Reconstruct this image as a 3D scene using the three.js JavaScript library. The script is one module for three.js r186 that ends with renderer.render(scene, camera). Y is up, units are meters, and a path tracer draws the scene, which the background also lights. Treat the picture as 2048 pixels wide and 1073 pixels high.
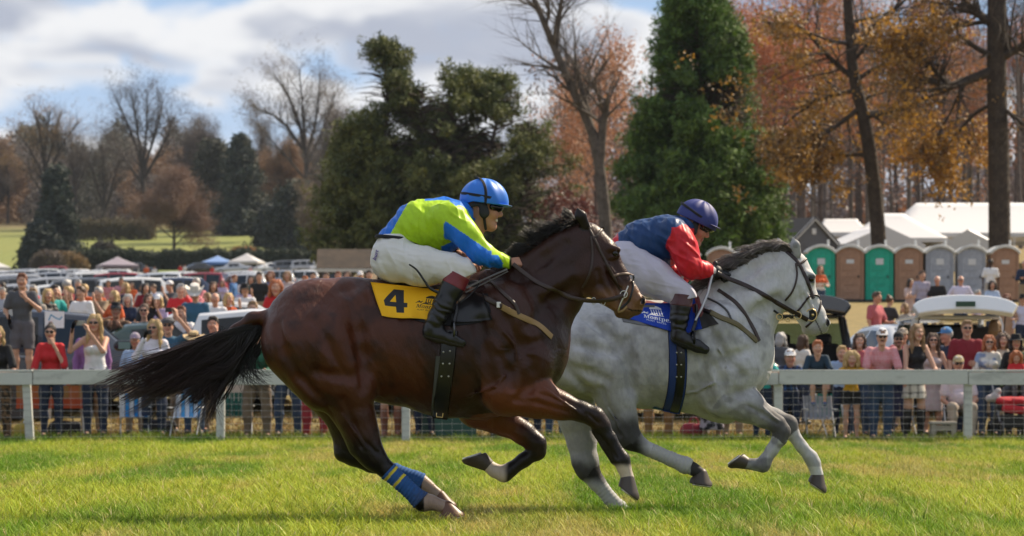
import * as THREE from 'three';
import { RoundedBoxGeometry } from 'three/addons/geometries/RoundedBoxGeometry.js';
import { mergeGeometries, mergeVertices } from 'three/addons/utils/BufferGeometryUtils.js';

// ---------------------------------------------------------------- camera, sky, sun, exposure
const W = 2048, H = 1073, F = 6600, EYE = 0.78, HORIZON = 782;   // long lens, kneeling photographer; picture size in pixels
const scene = new THREE.Scene();
const camera = new THREE.PerspectiveCamera(2 * Math.atan(H / 2 / F) * 180 / Math.PI, W / H, 0.5, 4000);
camera.position.set(0, EYE, 0);
camera.lookAt(0, EYE, -10);
camera.setViewOffset(W, H, 0, -(HORIZON - H / 2), W, H);          // shifted up: verticals stay vertical
camera.focus = 20.4; camera.userData.fStop = 5.6;
camera.updateProjectionMatrix();
const renderer = new THREE.WebGLRenderer({ antialias: true });
renderer.setSize(W, H);
renderer.toneMapping = THREE.LinearToneMapping;
renderer.toneMappingExposure = 1.6;
renderer.shadowMap.enabled = true;

// small deterministic noise kit
function rng(seed) { let s = seed >>> 0; return () => { s = (s + 0x6D2B79F5) >>> 0; let t = s; t = Math.imul(t ^ (t >>> 15), t | 1); t ^= t + Math.imul(t ^ (t >>> 7), t | 61); return ((t ^ (t >>> 14)) >>> 0) / 4294967296; }; }
function hash3(x, y, z) { let h = Math.imul(x, 374761393) + Math.imul(y, 668265263) + Math.imul(z, 2147483647 ^ 0x5bd1e995); h = Math.imul(h ^ (h >>> 13), 1274126177); return ((h ^ (h >>> 16)) >>> 0) / 4294967295; }
function vn(x, y, z) {
  const xi = Math.floor(x), yi = Math.floor(y), zi = Math.floor(z); let a = x - xi, b = y - yi, c = z - zi;
  a = a * a * (3 - 2 * a); b = b * b * (3 - 2 * b); c = c * c * (3 - 2 * c);
  const L = (p, q, t) => p + (q - p) * t, h = hash3;
  return L(L(L(h(xi, yi, zi), h(xi + 1, yi, zi), a), L(h(xi, yi + 1, zi), h(xi + 1, yi + 1, zi), a), b),
    L(L(h(xi, yi, zi + 1), h(xi + 1, yi, zi + 1), a), L(h(xi, yi + 1, zi + 1), h(xi + 1, yi + 1, zi + 1), a), b), c);
}
function fbm(x, y, z, o = 4) { let s = 0, a = 0.5, n = 0; for (let i = 0; i < o; i++) { s += a * vn(x, y, z); n += a; a *= 0.5; x = x * 2.03 + 17.1; y = y * 2.03 + 5.3; z = z * 2.03 + 9.7; } return s / n; }
const clamp = (x, a = 0, b = 1) => Math.min(b, Math.max(a, x)), lerp = (a, b, t) => a + (b - a) * t;
const sstep = (a, b, x) => { const t = clamp((x - a) / (b - a)); return t * t * (3 - 2 * t); };
const mix3 = (a, b, t) => [lerp(a[0], b[0], t), lerp(a[1], b[1], t), lerp(a[2], b[2], t)];

{ // sky: broken cumulus over pale blue, the same weather all the way round
  const w = 4096, h = 2048, d = new Float32Array(w * h * 4);
  const cloud = (az, el) => {
    const u = az * 13, v = el * 40 / (0.55 + el * 1.6);
    const wx = fbm(u * 1.3 + 3, v * 1.3, 7.7, 3) - 0.5, wy = fbm(u * 1.3 + 31, v * 1.3 + 9, 2.2, 3) - 0.5;
    const c = fbm(u + wx * 1.1 + 11.3, v + wy * 0.9 + 4.1, 1.5, 6);
    const up = fbm(u + wx * 1.1 + 11.3 + 0.05, v + wy * 0.9 + 4.1 + 0.30, 1.5, 5);
    return [c, up];
  };
  const col = (az, el) => {
    const t = clamp(el / 1.2);
    let blue = mix3([0.34, 0.45, 0.59], [0.10, 0.21, 0.42], Math.pow(t, 0.5));
    blue = mix3([0.42, 0.50, 0.595], blue, sstep(0.0, 0.10, el));
    const [c, up] = cloud(az, el);
    const cov = sstep(0.40, 0.475, c);
    const thick = sstep(0.45, 0.58, up);
    const cl = mix3([0.585, 0.585, 0.59], [0.25, 0.275, 0.345], thick * 0.85);
    const r = mix3(blue, cl, cov * 0.96);
    return mix3(r, [0.45, 0.48, 0.53], 0.6 * (1 - sstep(0.03, 0.11, el)));
  };
  const row = (j) => (j + 0.5) / h * Math.PI - Math.PI / 2;
  for (let j = h / 2; j < h; j++) {
    const el = row(j), step = el < 0.20 ? 1 : el < 0.5 ? 4 : 16;
    if (step > 1 && (j % step) && j > h / 2 + step) { d.copyWithin(j * w * 4, (j - 1) * w * 4, j * w * 4); continue; }
    for (let i = 0; i < w; i += step) {
      const az = (i + 0.5) / w * 2 * Math.PI;
      // wrap softly so that the seam does not show
      let c = col(az, el); const e = 2 * Math.PI - az; if (e < 0.3) c = mix3(col(az - 2 * Math.PI, el), c, e / 0.3);
      for (let s = 0; s < step; s++) { const o = (j * w + i + s) * 4; d[o] = c[0]; d[o + 1] = c[1]; d[o + 2] = c[2]; d[o + 3] = 1; }
    }
  }
  for (let o = 0; o < w * (h / 2) * 4; o += 4) { d[o] = 0.20; d[o + 1] = 0.22; d[o + 2] = 0.16; d[o + 3] = 1; }
  const sky = new THREE.DataTexture(d, w, h, THREE.RGBAFormat, THREE.FloatType);
  sky.mapping = THREE.EquirectangularReflectionMapping; sky.magFilter = sky.minFilter = THREE.LinearFilter; sky.needsUpdate = true;
  scene.background = sky; scene.environment = sky;
}
const SUN = new THREE.Vector3(0.60, 0.74, -0.44).normalize();      // high, behind the horses and to the right
const sun = new THREE.DirectionalLight(0xffedd2, 5.0);
sun.position.copy(SUN).multiplyScalar(120).add(new THREE.Vector3(0, 0, -45));
sun.target.position.set(0, 0, -45); scene.add(sun, sun.target);
sun.castShadow = true; Object.assign(sun.shadow.camera, { left: -70, right: 70, top: 70, bottom: -70, near: 1, far: 400 }); sun.shadow.mapSize.set(2048, 2048);
scene.fog = new THREE.FogExp2(0xc9d3e2, 0.00006);

// ---------------------------------------------------------------- helpers
const at = (px, py, D) => new THREE.Vector3((px - W / 2) * D / F, EYE + (HORIZON - py) * D / F, -D);   // a pixel at a distance -> a point
const used = {};
function numbered(n) { const k = used[n] = (used[n] ?? -1) + 1; return k ? `${n}_${String(k).padStart(3, '0')}` : n; }
function shade(o) { o.castShadow = o.receiveShadow = true; return o; }
function thing(name, label, category, pos = [0, 0, 0], turn = 0, group) {
  const g = new THREE.Group(); g.name = numbered(name); g.position.set(...(pos.isVector3 ? pos.toArray() : pos)); g.rotation.y = turn;
  g.userData = { label, category }; if (group) g.userData.group = group; scene.add(g); return g;
}
function part(name, geo, mat, parent, label) {
  const m = shade(new THREE.Mesh(Array.isArray(geo) ? mg(geo) : geo, mat)); m.name = name; if (label) m.userData.label = label; parent.add(m); return m;
}
function single(name, geo, mat, label, category, pos, turn = 0, group) {
  const m = shade(new THREE.Mesh(Array.isArray(geo) ? mg(geo) : geo, mat)); m.name = numbered(name); m.userData = { label, category }; if (group) m.userData.group = group;
  if (pos) m.position.set(...(pos.isVector3 ? pos.toArray() : pos)); m.rotation.y = turn; scene.add(m); return m;
}
function structure(name, geo, mat, kind = 'structure') { const m = shade(new THREE.Mesh(geo, mat)); m.name = name; m.userData.kind = kind; scene.add(m); return m; }
function copyOf(o, name, label, pos, turn) { const c = o.clone(); c.name = numbered(name); c.userData = { ...o.userData, label }; if (pos) c.position.set(...(pos.isVector3 ? pos.toArray() : pos)); if (turn !== undefined) c.rotation.y = turn; scene.add(c); return c; }
function mg(list) {
  list = list.flat(9).map((g) => g.index ? g : mergeVertices(g));
  const names = ['position', 'normal', 'uv', 'color'].filter((n) => list.every((g) => g.attributes[n]));
  for (const g of list) for (const n of Object.keys(g.attributes)) if (!names.includes(n)) g.deleteAttribute(n);
  return list.length === 1 ? list[0] : mergeGeometries(list);
}
const lin = (c) => Array.isArray(c) ? new THREE.Color().setRGB(...c) : new THREE.Color(c);
const mats = {};
function mat(color, rough = 0.8, o = {}) {
  const key = JSON.stringify([color, rough, o.vertexColors, o.metalness, o.transmission, o.clearcoat, o.key, o.sheen]);
  if (mats[key]) return mats[key];
  const { key: _k, ...rest } = o;
  const phys = 'transmission' in o || 'clearcoat' in o || 'sheen' in o || 'specularIntensity' in o;
  return mats[key] = new (phys ? THREE.MeshPhysicalMaterial : THREE.MeshStandardMaterial)({ color: lin(color), roughness: rough, side: THREE.DoubleSide, ...rest });
}
function dataTex(n, f, srgb = false) {
  const d = new Uint8Array(n * n * 4);
  for (let j = 0; j < n; j++) for (let i = 0; i < n; i++) { const c = f(i / n, j / n), o = (j * n + i) * 4; for (let k = 0; k < 3; k++) d[o + k] = clamp(Array.isArray(c) ? c[k] : c) * 255; d[o + 3] = 255; }
  const t = new THREE.DataTexture(d, n, n); t.wrapS = t.wrapT = THREE.RepeatWrapping; t.magFilter = t.minFilter = THREE.LinearFilter; if (srgb) t.colorSpace = THREE.SRGBColorSpace; t.needsUpdate = true; return t;
}
function tileNoise(u, v, f, seed, o = 4) { // wraps
  let s = 0, a = 0.5, n = 0;
  for (let k = 0; k < o; k++) {
    const x = u * f, y = v * f, xi = Math.floor(x), yi = Math.floor(y); let p = x - xi, q = y - yi; p = p * p * (3 - 2 * p); q = q * q * (3 - 2 * q);
    const h = (i, j) => hash3((i % f + f) % f, (j % f + f) % f, seed + k);
    s += a * lerp(lerp(h(xi, yi), h(xi + 1, yi), p), lerp(h(xi, yi + 1), h(xi + 1, yi + 1), p), q); n += a; a *= 0.55; f *= 2;
  }
  return s / n;
}
const box = (w, h, d, x = 0, y = 0, z = 0, r = 0) => { const g = r ? new RoundedBoxGeometry(w, h, d, 2, r) : new THREE.BoxGeometry(w, h, d); g.translate(x, y, z); return g; };
const cyl = (r0, r1, h, n = 12, x = 0, y = 0, z = 0) => { const g = new THREE.CylinderGeometry(r0, r1, h, n); g.translate(x, y, z); return g; };
const V = (x, y, z) => new THREE.Vector3(x, y, z);
function rod(a, b, r0, r1 = r0, n = 6) { // straight round bar between two points
  a = Array.isArray(a) ? V(...a) : a; b = Array.isArray(b) ? V(...b) : b;
  const d = b.clone().sub(a), g = new THREE.CylinderGeometry(r1, r0, d.length(), n, 1);
  g.applyQuaternion(new THREE.Quaternion().setFromUnitVectors(V(0, 1, 0), d.clone().normalize())); g.translate(...a.clone().add(b).multiplyScalar(0.5).toArray()); return g;
}
function beam(a, b, w, h) { // square bar
  a = Array.isArray(a) ? V(...a) : a; b = Array.isArray(b) ? V(...b) : b;
  const d = b.clone().sub(a), g = new THREE.BoxGeometry(w, d.length(), h);
  g.applyQuaternion(new THREE.Quaternion().setFromUnitVectors(V(0, 1, 0), d.clone().normalize())); g.translate(...a.clone().add(b).multiplyScalar(0.5).toArray()); return g;
}
function rawGeo(pos, idx, col) {
  const g = new THREE.BufferGeometry(); g.setAttribute('position', new THREE.Float32BufferAttribute(pos, 3)); g.setIndex(idx);
  const uv = new Float32Array(pos.length / 3 * 2); for (let i = 0; i < pos.length / 3; i++) { uv[2 * i] = pos[3 * i]; uv[2 * i + 1] = pos[3 * i + 1]; }
  g.setAttribute('uv', new THREE.Float32BufferAttribute(uv, 2)); if (col) g.setAttribute('color', new THREE.Float32BufferAttribute(col, 3));
  g.computeVertexNormals(); return g;
}
// tapered tubes and flat strands, many in one geometry
class Tubes {
  constructor(colors = false) { this.p = []; this.n = []; this.i = []; this.c = colors ? [] : null; }
  tube(pts, radii, sides = 5, color) {
    const base = this.p.length / 3, N = pts.length; let u = null;
    for (let k = 0; k < N; k++) {
      const a = pts[Math.max(0, k - 1)], b = pts[Math.min(N - 1, k + 1)]; let tx = b[0] - a[0], ty = b[1] - a[1], tz = b[2] - a[2]; const l = Math.hypot(tx, ty, tz) || 1; tx /= l; ty /= l; tz /= l;
      if (!u) u = Math.abs(ty) < 0.9 ? [tz, 0, -tx] : [0, -tz, ty];
      let dp = u[0] * tx + u[1] * ty + u[2] * tz; u = [u[0] - dp * tx, u[1] - dp * ty, u[2] - dp * tz]; const ul = Math.hypot(...u) || 1; u = [u[0] / ul, u[1] / ul, u[2] / ul];
      const v = [ty * u[2] - tz * u[1], tz * u[0] - tx * u[2], tx * u[1] - ty * u[0]];
      for (let s = 0; s < sides; s++) {
        const t = s / sides * 2 * Math.PI, c = Math.cos(t), sn = Math.sin(t), nx = u[0] * c + v[0] * sn, ny = u[1] * c + v[1] * sn, nz = u[2] * c + v[2] * sn, r = radii[k];
        this.p.push(pts[k][0] + nx * r, pts[k][1] + ny * r, pts[k][2] + nz * r); this.n.push(nx, ny, nz); if (this.c) { const cc = Array.isArray(color[0]) ? color[k] : color; this.c.push(cc[0], cc[1], cc[2]); }
      }
    }
    for (let k = 0; k < N - 1; k++) for (let s = 0; s < sides; s++) { const a = base + k * sides + s, b = base + k * sides + (s + 1) % sides, c = a + sides, d = b + sides; this.i.push(a, b, c, b, d, c); }
  }
  geo() {
    const g = new THREE.BufferGeometry(); g.setAttribute('position', new THREE.Float32BufferAttribute(this.p, 3)); g.setAttribute('normal', new THREE.Float32BufferAttribute(this.n, 3));
    const uv = new Float32Array(this.p.length / 3 * 2); for (let i = 0; i < this.p.length / 3; i++) { uv[2 * i] = this.p[3 * i] + this.p[3 * i + 2]; uv[2 * i + 1] = this.p[3 * i + 1]; } g.setAttribute('uv', new THREE.Float32BufferAttribute(uv, 2));
    if (this.c) g.setAttribute('color', new THREE.Float32BufferAttribute(this.c, 3)); g.setIndex(this.i); return g;
  }
}
// ---------------------------------------------------------------- distance-field modeller
// a primitive is a tapered capsule a(ra) -> b(rb), in axes stretched by sc, blended with what came before over k
function cap(a, b, ra, rb = ra, o = {}) { return { a, b, ra, rb, ...o }; }
function chain(list, o = {}) { const r = []; for (let i = 0; i < list.length - 1; i++) r.push(cap(list[i].slice(0, 3), list[i + 1].slice(0, 3), list[i][3], list[i + 1][3], o)); return r; }
const ball = (c, r, o = {}) => cap(c, c, r, r, o);
function prep(list, k0) {
  return list.flat(9).map((p) => {
    const sc = p.sc ?? [1, 1, 1], a = p.a.map((v, i) => v / sc[i]), b = p.b.map((v, i) => v / sc[i]);
    const ba = [b[0] - a[0], b[1] - a[1], b[2] - a[2]], l2 = ba[0] ** 2 + ba[1] ** 2 + ba[2] ** 2, rr = p.ra - p.rb;
    let q = { sx: 1 / sc[0], sy: 1 / sc[1], sz: 1 / sc[2], m: Math.min(...sc), ax: a[0], ay: a[1], az: a[2], bx: ba[0], by: ba[1], bz: ba[2], l2, rr, a2: l2 - rr * rr, ra: p.ra, rb: p.rb, k: p.k ?? k0, neg: !!p.neg, tag: p.tag ?? 0, sph: false };
    if (l2 < 1e-9 || q.a2 <= 1e-9) { q.sph = true; if (p.rb > p.ra) { q.ax = b[0]; q.ay = b[1]; q.az = b[2]; q.ra = p.rb; } }
    return q;
  });
}
function dist1(q, x, y, z) {
  const px = x * q.sx - q.ax, py = y * q.sy - q.ay, pz = z * q.sz - q.az;
  if (q.sph) return (Math.sqrt(px * px + py * py + pz * pz) - q.ra) * q.m;
  const l2 = q.l2, rr = q.rr, yy = px * q.bx + py * q.by + pz * q.bz, zz = yy - l2, ex = px * l2 - q.bx * yy, ey = py * l2 - q.by * yy, ez = pz * l2 - q.bz * yy;
  const x2 = ex * ex + ey * ey + ez * ez, y2 = yy * yy * l2, z2 = zz * zz * l2, kk = Math.sign(rr) * rr * rr * x2;
  if (Math.sign(zz) * q.a2 * z2 > kk) return (Math.sqrt(x2 + z2) / l2 - q.rb) * q.m;
  if (Math.sign(yy) * q.a2 * y2 < kk) return (Math.sqrt(x2 + y2) / l2 - q.ra) * q.m;
  return ((Math.sqrt(x2 * q.a2 / l2) + yy * rr) / l2 - q.ra) * q.m;
}
function field(qs, x, y, z) {
  let d = 1e9;
  for (let i = 0; i < qs.length; i++) {
    const q = qs[i], e = dist1(q, x, y, z), k = q.k;
    if (q.neg) { const h = k - Math.abs(d + e); d = Math.max(d, -e) + (h > 0 ? h * h / k / 4 : 0); }
    else if (d > 1e8) d = e;
    else { const h = k - Math.abs(d - e); d = Math.min(d, e) - (h > 0 && k > 0 ? h * h / k / 4 : 0); }
  }
  return d;
}
// naive surface nets over the field, with blocks far from the surface skipped. opt: k, clip(x,y,z), disp(x,y,z), color(x,y,z,tag,nx,ny,nz)
function skin(list, cell, opt = {}) {
  const qs = prep(list, opt.k ?? cell * 3); const lo = [1e9, 1e9, 1e9], hi = [-1e9, -1e9, -1e9];
  list.flat(9).forEach((p) => { if (p.neg) return; const sc = p.sc ?? [1, 1, 1]; for (let i = 0; i < 3; i++) { lo[i] = Math.min(lo[i], p.a[i] - p.ra * sc[i], p.b[i] - p.rb * sc[i]); hi[i] = Math.max(hi[i], p.a[i] + p.ra * sc[i], p.b[i] + p.rb * sc[i]); } });
  const pad = cell * 2.5 + (opt.pad ?? 0), n = [0, 0, 0]; for (let i = 0; i < 3; i++) { lo[i] -= pad; n[i] = Math.ceil((hi[i] + pad - lo[i]) / cell) + 1; }
  const [nx, ny, nz] = n, f = new Float32Array(nx * ny * nz).fill(1), B = 8, bx = Math.ceil(nx / B), by = Math.ceil(ny / B), bz = Math.ceil(nz / B), lists = new Array(bx * by * bz);
  const hd = B * cell * 0.8661, kmax = Math.max(...qs.map((q) => q.k)), dm = opt.dispMax ?? 0;
  const evalAt = (L, x, y, z) => { let d = field(L, x, y, z); if (opt.disp && Math.abs(d) < cell * 4 + dm) d += opt.disp(x, y, z); if (opt.clip) d = Math.max(d, opt.clip(x, y, z)); return d; };
  for (let K = 0; K < bz; K++) for (let J = 0; J < by; J++) for (let I = 0; I < bx; I++) {
    const cx = lo[0] + (I * B + B / 2 - 0.5) * cell, cy = lo[1] + (J * B + B / 2 - 0.5) * cell, cz = lo[2] + (K * B + B / 2 - 0.5) * cell, L = []; let mn = 1e9;
    for (const q of qs) { const e = dist1(q, cx, cy, cz); if (e - hd < kmax + 2 * cell + dm) L.push(q); if (!q.neg) mn = Math.min(mn, e); }
    if (mn > hd + kmax + dm + cell || !L.some((q) => !q.neg)) continue;
    lists[(K * by + J) * bx + I] = L;
    for (let k = K * B; k < Math.min(nz, K * B + B); k++) for (let j = J * B; j < Math.min(ny, J * B + B); j++) for (let i = I * B; i < Math.min(nx, I * B + B); i++) f[(k * ny + j) * nx + i] = evalAt(L, lo[0] + i * cell, lo[1] + j * cell, lo[2] + k * cell);
  }
  const vi = new Int32Array(nx * ny * nz).fill(-1), pos = [], idx = [], off = []; for (let c = 0; c < 8; c++) off.push((c & 1) + ((c >> 1) & 1) * nx + ((c >> 2) & 1) * nx * ny);
  const E = [[0, 1], [2, 3], [4, 5], [6, 7], [0, 2], [1, 3], [4, 6], [5, 7], [0, 4], [1, 5], [2, 6], [3, 7]], g = new Float32Array(8), blk = [];
  for (let k = 0; k < nz - 1; k++) for (let j = 0; j < ny - 1; j++) for (let i = 0; i < nx - 1; i++) {
    const o = (k * ny + j) * nx + i; let m = 0; for (let c = 0; c < 8; c++) { g[c] = f[o + off[c]]; if (g[c] < 0) m |= 1 << c; }
    if (m === 0 || m === 255) continue;
    let sx = 0, sy = 0, sz = 0, cnt = 0;
    for (const [a, b] of E) { const A = g[a], Bv = g[b]; if ((A < 0) === (Bv < 0)) continue; const t = A / (A - Bv); sx += (a & 1) + t * ((b & 1) - (a & 1)); sy += ((a >> 1) & 1) + t * (((b >> 1) & 1) - ((a >> 1) & 1)); sz += ((a >> 2) & 1) + t * (((b >> 2) & 1) - ((a >> 2) & 1)); cnt++; }
    vi[o] = pos.length / 3; pos.push(lo[0] + (i + sx / cnt) * cell, lo[1] + (j + sy / cnt) * cell, lo[2] + (k + sz / cnt) * cell);
    let L = lists[(Math.floor(k / B) * by + Math.floor(j / B)) * bx + Math.floor(i / B)]; if (!L) for (let c = 1; c < 8 && !L; c++) L = lists[(Math.floor(Math.min(nz - 1, k + (c >> 2)) / B) * by + Math.floor(Math.min(ny - 1, j + ((c >> 1) & 1)) / B)) * bx + Math.floor(Math.min(nx - 1, i + (c & 1)) / B)];
    blk.push(L ?? qs);
  }
  const quad = (a, b, c, d, fl) => { if (a < 0 || b < 0 || c < 0 || d < 0) return; if (fl) idx.push(a, c, b, b, c, d); else idx.push(a, b, c, b, d, c); };
  for (let k = 1; k < nz - 1; k++) for (let j = 1; j < ny - 1; j++) for (let i = 1; i < nx - 1; i++) {
    const o = (k * ny + j) * nx + i, s = f[o] < 0;
    if (s !== (f[o + 1] < 0)) quad(vi[o - nx - nx * ny], vi[o - nx * ny], vi[o - nx], vi[o], !s);
    if (s !== (f[o + nx] < 0)) quad(vi[o - 1 - nx * ny], vi[o - nx * ny], vi[o - 1], vi[o], s);
    if (s !== (f[o + nx * ny] < 0)) quad(vi[o - 1 - nx], vi[o - nx], vi[o - 1], vi[o], !s);
  }
  const N = pos.length / 3, nor = new Float32Array(N * 3), col = opt.color ? new Float32Array(N * 3) : null, uv = new Float32Array(N * 2), e = cell * (opt.smooth ?? 0.6);
  for (let v = 0; v < N; v++) {
    const x = pos[3 * v], y = pos[3 * v + 1], z = pos[3 * v + 2], L = blk[v];
    const a = evalAt(L, x + e, y - e, z - e), b = evalAt(L, x - e, y - e, z + e), c = evalAt(L, x - e, y + e, z - e), d = evalAt(L, x + e, y + e, z + e);
    let X = a - b - c + d, Y = -a - b + c + d, Z = -a + b - c + d; const l = Math.hypot(X, Y, Z) || 1; X /= l; Y /= l; Z /= l; nor[3 * v] = X; nor[3 * v + 1] = Y; nor[3 * v + 2] = Z; uv[2 * v] = x + z * 0.35; uv[2 * v + 1] = y + z * 0.2;
    if (col) { let best = 1e9, tag = 0; for (const q of L) { if (q.neg || q.tag === 99) continue; const s = dist1(q, x, y, z); if (s < best) { best = s; tag = q.tag; } } const cc = opt.color(x, y, z, tag, X, Y, Z); col[3 * v] = cc[0]; col[3 * v + 1] = cc[1]; col[3 * v + 2] = cc[2]; }
  }
  const G = new THREE.BufferGeometry(); G.setAttribute('position', new THREE.Float32BufferAttribute(pos, 3)); G.setAttribute('normal', new THREE.BufferAttribute(nor, 3)); G.setAttribute('uv', new THREE.BufferAttribute(uv, 2)); if (col) G.setAttribute('color', new THREE.BufferAttribute(col, 3)); G.setIndex(idx); return G;
}
// ---------------------------------------------------------------- the lie of the land: flat course, then a long rise
function land(x, D) {
  const t = sstep(-0.06, 0.10, x / Math.max(D, 1));
  const piece = (P) => { for (let i = 1; i < P.length; i++) if (D < P[i][0]) { const k = (D - P[i - 1][0]) / (P[i][0] - P[i - 1][0]); return lerp(P[i - 1][1], P[i][1], k); } return P[P.length - 1][1] + (D - P[P.length - 1][0]) * 0.03; };
  const L = piece([[-50, 0], [50.6, 0], [54, 0.16], [58, 0.5], [62, 0.9], [72, 1.4], [92, 2.28], [118, 3.15], [143, 3.9], [330, 11.5], [420, 16], [470, 18], [600, 30], [700, 38], [1000, 44]]), R = piece([[-50, 0], [50.6, 0], [54, 0.1], [130, 4.18], [200, 7.9], [300, 16], [420, 20], [1000, 34]]);
  return lerp(L, R, t) + (D > 56 ? (fbm(x * 0.03, D * 0.03, 4.4, 3) - 0.5) * 0.5 * sstep(56, 120, D) : 0);
}
{
  const Ds = []; for (let D = -40; D < 14; D += 6) Ds.push(D); for (let D = 14; D < 56; D += 0.7) Ds.push(D); for (let D = 56; D < 160; D += 2) Ds.push(D); for (let D = 160; D < 720; D += 8) Ds.push(D); for (let D = 720; D <= 2600; D += 100) Ds.push(D);
  const nx = 120, pos = [], col = [], idx = [], uv = [];
  for (const D of Ds) for (let i = 0; i <= nx; i++) {
    const u = i / nx * 2 - 1, hw = 60 + Math.max(0, D) * 0.7, x = Math.sign(u) * Math.pow(Math.abs(u), 1.7) * hw; pos.push(x, land(x, D), -D); uv.push(x, D);
    const n = fbm(x * 0.25, D * 0.25, 1.1, 4), m = fbm(x * 0.02, D * 0.02, 7.1, 4);
    const turf = mix3([0.055, 0.085, 0.014], [0.12, 0.12, 0.03], n), dry = mix3([0.32, 0.22, 0.075], [0.22, 0.18, 0.05], m), green = mix3([0.16, 0.24, 0.03], [0.26, 0.25, 0.05], m), litter = mix3([0.14, 0.085, 0.04], [0.19, 0.12, 0.05], n);
    let c = mix3(turf, dry, sstep(50.6, 52.5, D + (n - 0.5) * 1.5));
    const px = W / 2 + x / Math.max(D, 1) * F; const left = 1 - sstep(520, 760, px);
    c = mix3(c, mix3(mix3(dry, green, 0.35), green, sstep(380, 430, D)), sstep(230, 330, D) * left);
    c = mix3(c, litter, sstep(560, 640, D) * left * 0.8); c = mix3(c, litter, sstep(225, 260, D) * (1 - left) * 0.85);
    if (left < 0.5 && D > 285 && D < 320) c = mix3(c, [0.33, 0.27, 0.05], 0.7);
    col.push(...c);
  }
  for (let j = 0; j < Ds.length - 1; j++) for (let i = 0; i < nx; i++) { const a = j * (nx + 1) + i; idx.push(a, a + 1, a + nx + 1, a + 1, a + nx + 2, a + nx + 1); }
  const g = new THREE.BufferGeometry(); g.setAttribute('position', new THREE.Float32BufferAttribute(pos, 3)); g.setAttribute('color', new THREE.Float32BufferAttribute(col, 3)); g.setAttribute('uv', new THREE.Float32BufferAttribute(uv, 2)); g.setIndex(idx); g.computeVertexNormals();
  const tx = dataTex(512, (u, v) => { const a = tileNoise(u, v, 8, 1, 6), b = tileNoise(u, v, 64, 4, 3); return 0.72 + 0.5 * (a - 0.5) + 0.5 * (b - 0.5); }); tx.repeat.set(0.35, 0.35);
  structure('ground', g, new THREE.MeshStandardMaterial({ vertexColors: true, roughness: 0.95, map: tx, bumpMap: tx, bumpScale: 0.03 }));
}
// ---------------------------------------------------------------- white rail fence with wire netting
const RAIL_D = 50;
{
  const white = mat([0.58, 0.59, 0.57], 0.7, { key: 'railpaint', map: dataTex(256, (u, v) => { const a = tileNoise(u, v, 4, 21, 5), b = tileNoise(u * 1, v * 1, 48, 33, 2); const s = 0.93 - 0.22 * sstep(0.55, 0.8, a) - 0.08 * b; return [s, s, s * 0.96]; }) });
  const f = thing('fence', 'white wooden rail fence with wire netting along the far edge of the racecourse', 'fence', [0, 0, -RAIL_D]);
  const k = RAIL_D / F, X = (px) => (px - W / 2) * k, top = 1.06, bot = 0.87;
  const joints = [-420, 66, 440, 812, 1180, 1557, 1936, 2320]; // post centres
  const uvm = (g, r) => { const p = g.attributes.position, u = g.attributes.uv; for (let i = 0; i < p.count; i++) u.setXY(i, p.getX(i) * 0.6 + r, p.getY(i) * 1.2 + p.getZ(i) + r); return g; };
  for (let i = 0; i < joints.length - 1; i++) { const a = X(joints[i]), b = X(joints[i + 1]); part('rail', uvm(box(b - a - 0.012, top - bot, 0.05, (a + b) / 2, (top + bot) / 2 + (i % 2 ? 0.004 : -0.003), 0.07, 0.008), i * 0.37), white, f); part('rail_cap', uvm(box(b - a - 0.012, 0.035, 0.13, (a + b) / 2, top + 0.02, 0.03, 0.008), i * 0.61), white, f); }
  for (const [i, j] of joints.entries()) { const lean = i === 1 ? 0.06 : 0.005 * Math.sin(i * 5); const g = box(0.125, 1.1, 0.11, 0, 0.48, -0.02, 0.01); g.rotateZ(lean); g.translate(X(j) - lean * 0.9, 0, 0); part('post', uvm(g, i * 0.29), white, f); }
  const wire = mat([0.36, 0.36, 0.36], 0.45, { metalness: 0.6 }), T = new Tubes(); const r = rng(5);
  for (let y = 0.08; y < 0.86; y += 0.098) { const pts = []; for (let x = X(-420); x <= X(2320); x += 0.35) pts.push([x, y + 0.006 * Math.sin(x * 1.9 + y * 7), 0.045]); T.tube(pts, pts.map(() => 0.0022), 4); }
  for (let x = X(-420); x < X(2320); x += 0.152) T.tube([[x, 0.02, 0.045], [x + 0.004 * (r() - 0.5), 0.45, 0.047], [x, 0.84, 0.045]], [0.0017, 0.0017, 0.0017], 4);
  const net = part('wire_netting', T.geo(), wire, f); net.userData.kind = 'stuff';
}
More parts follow.
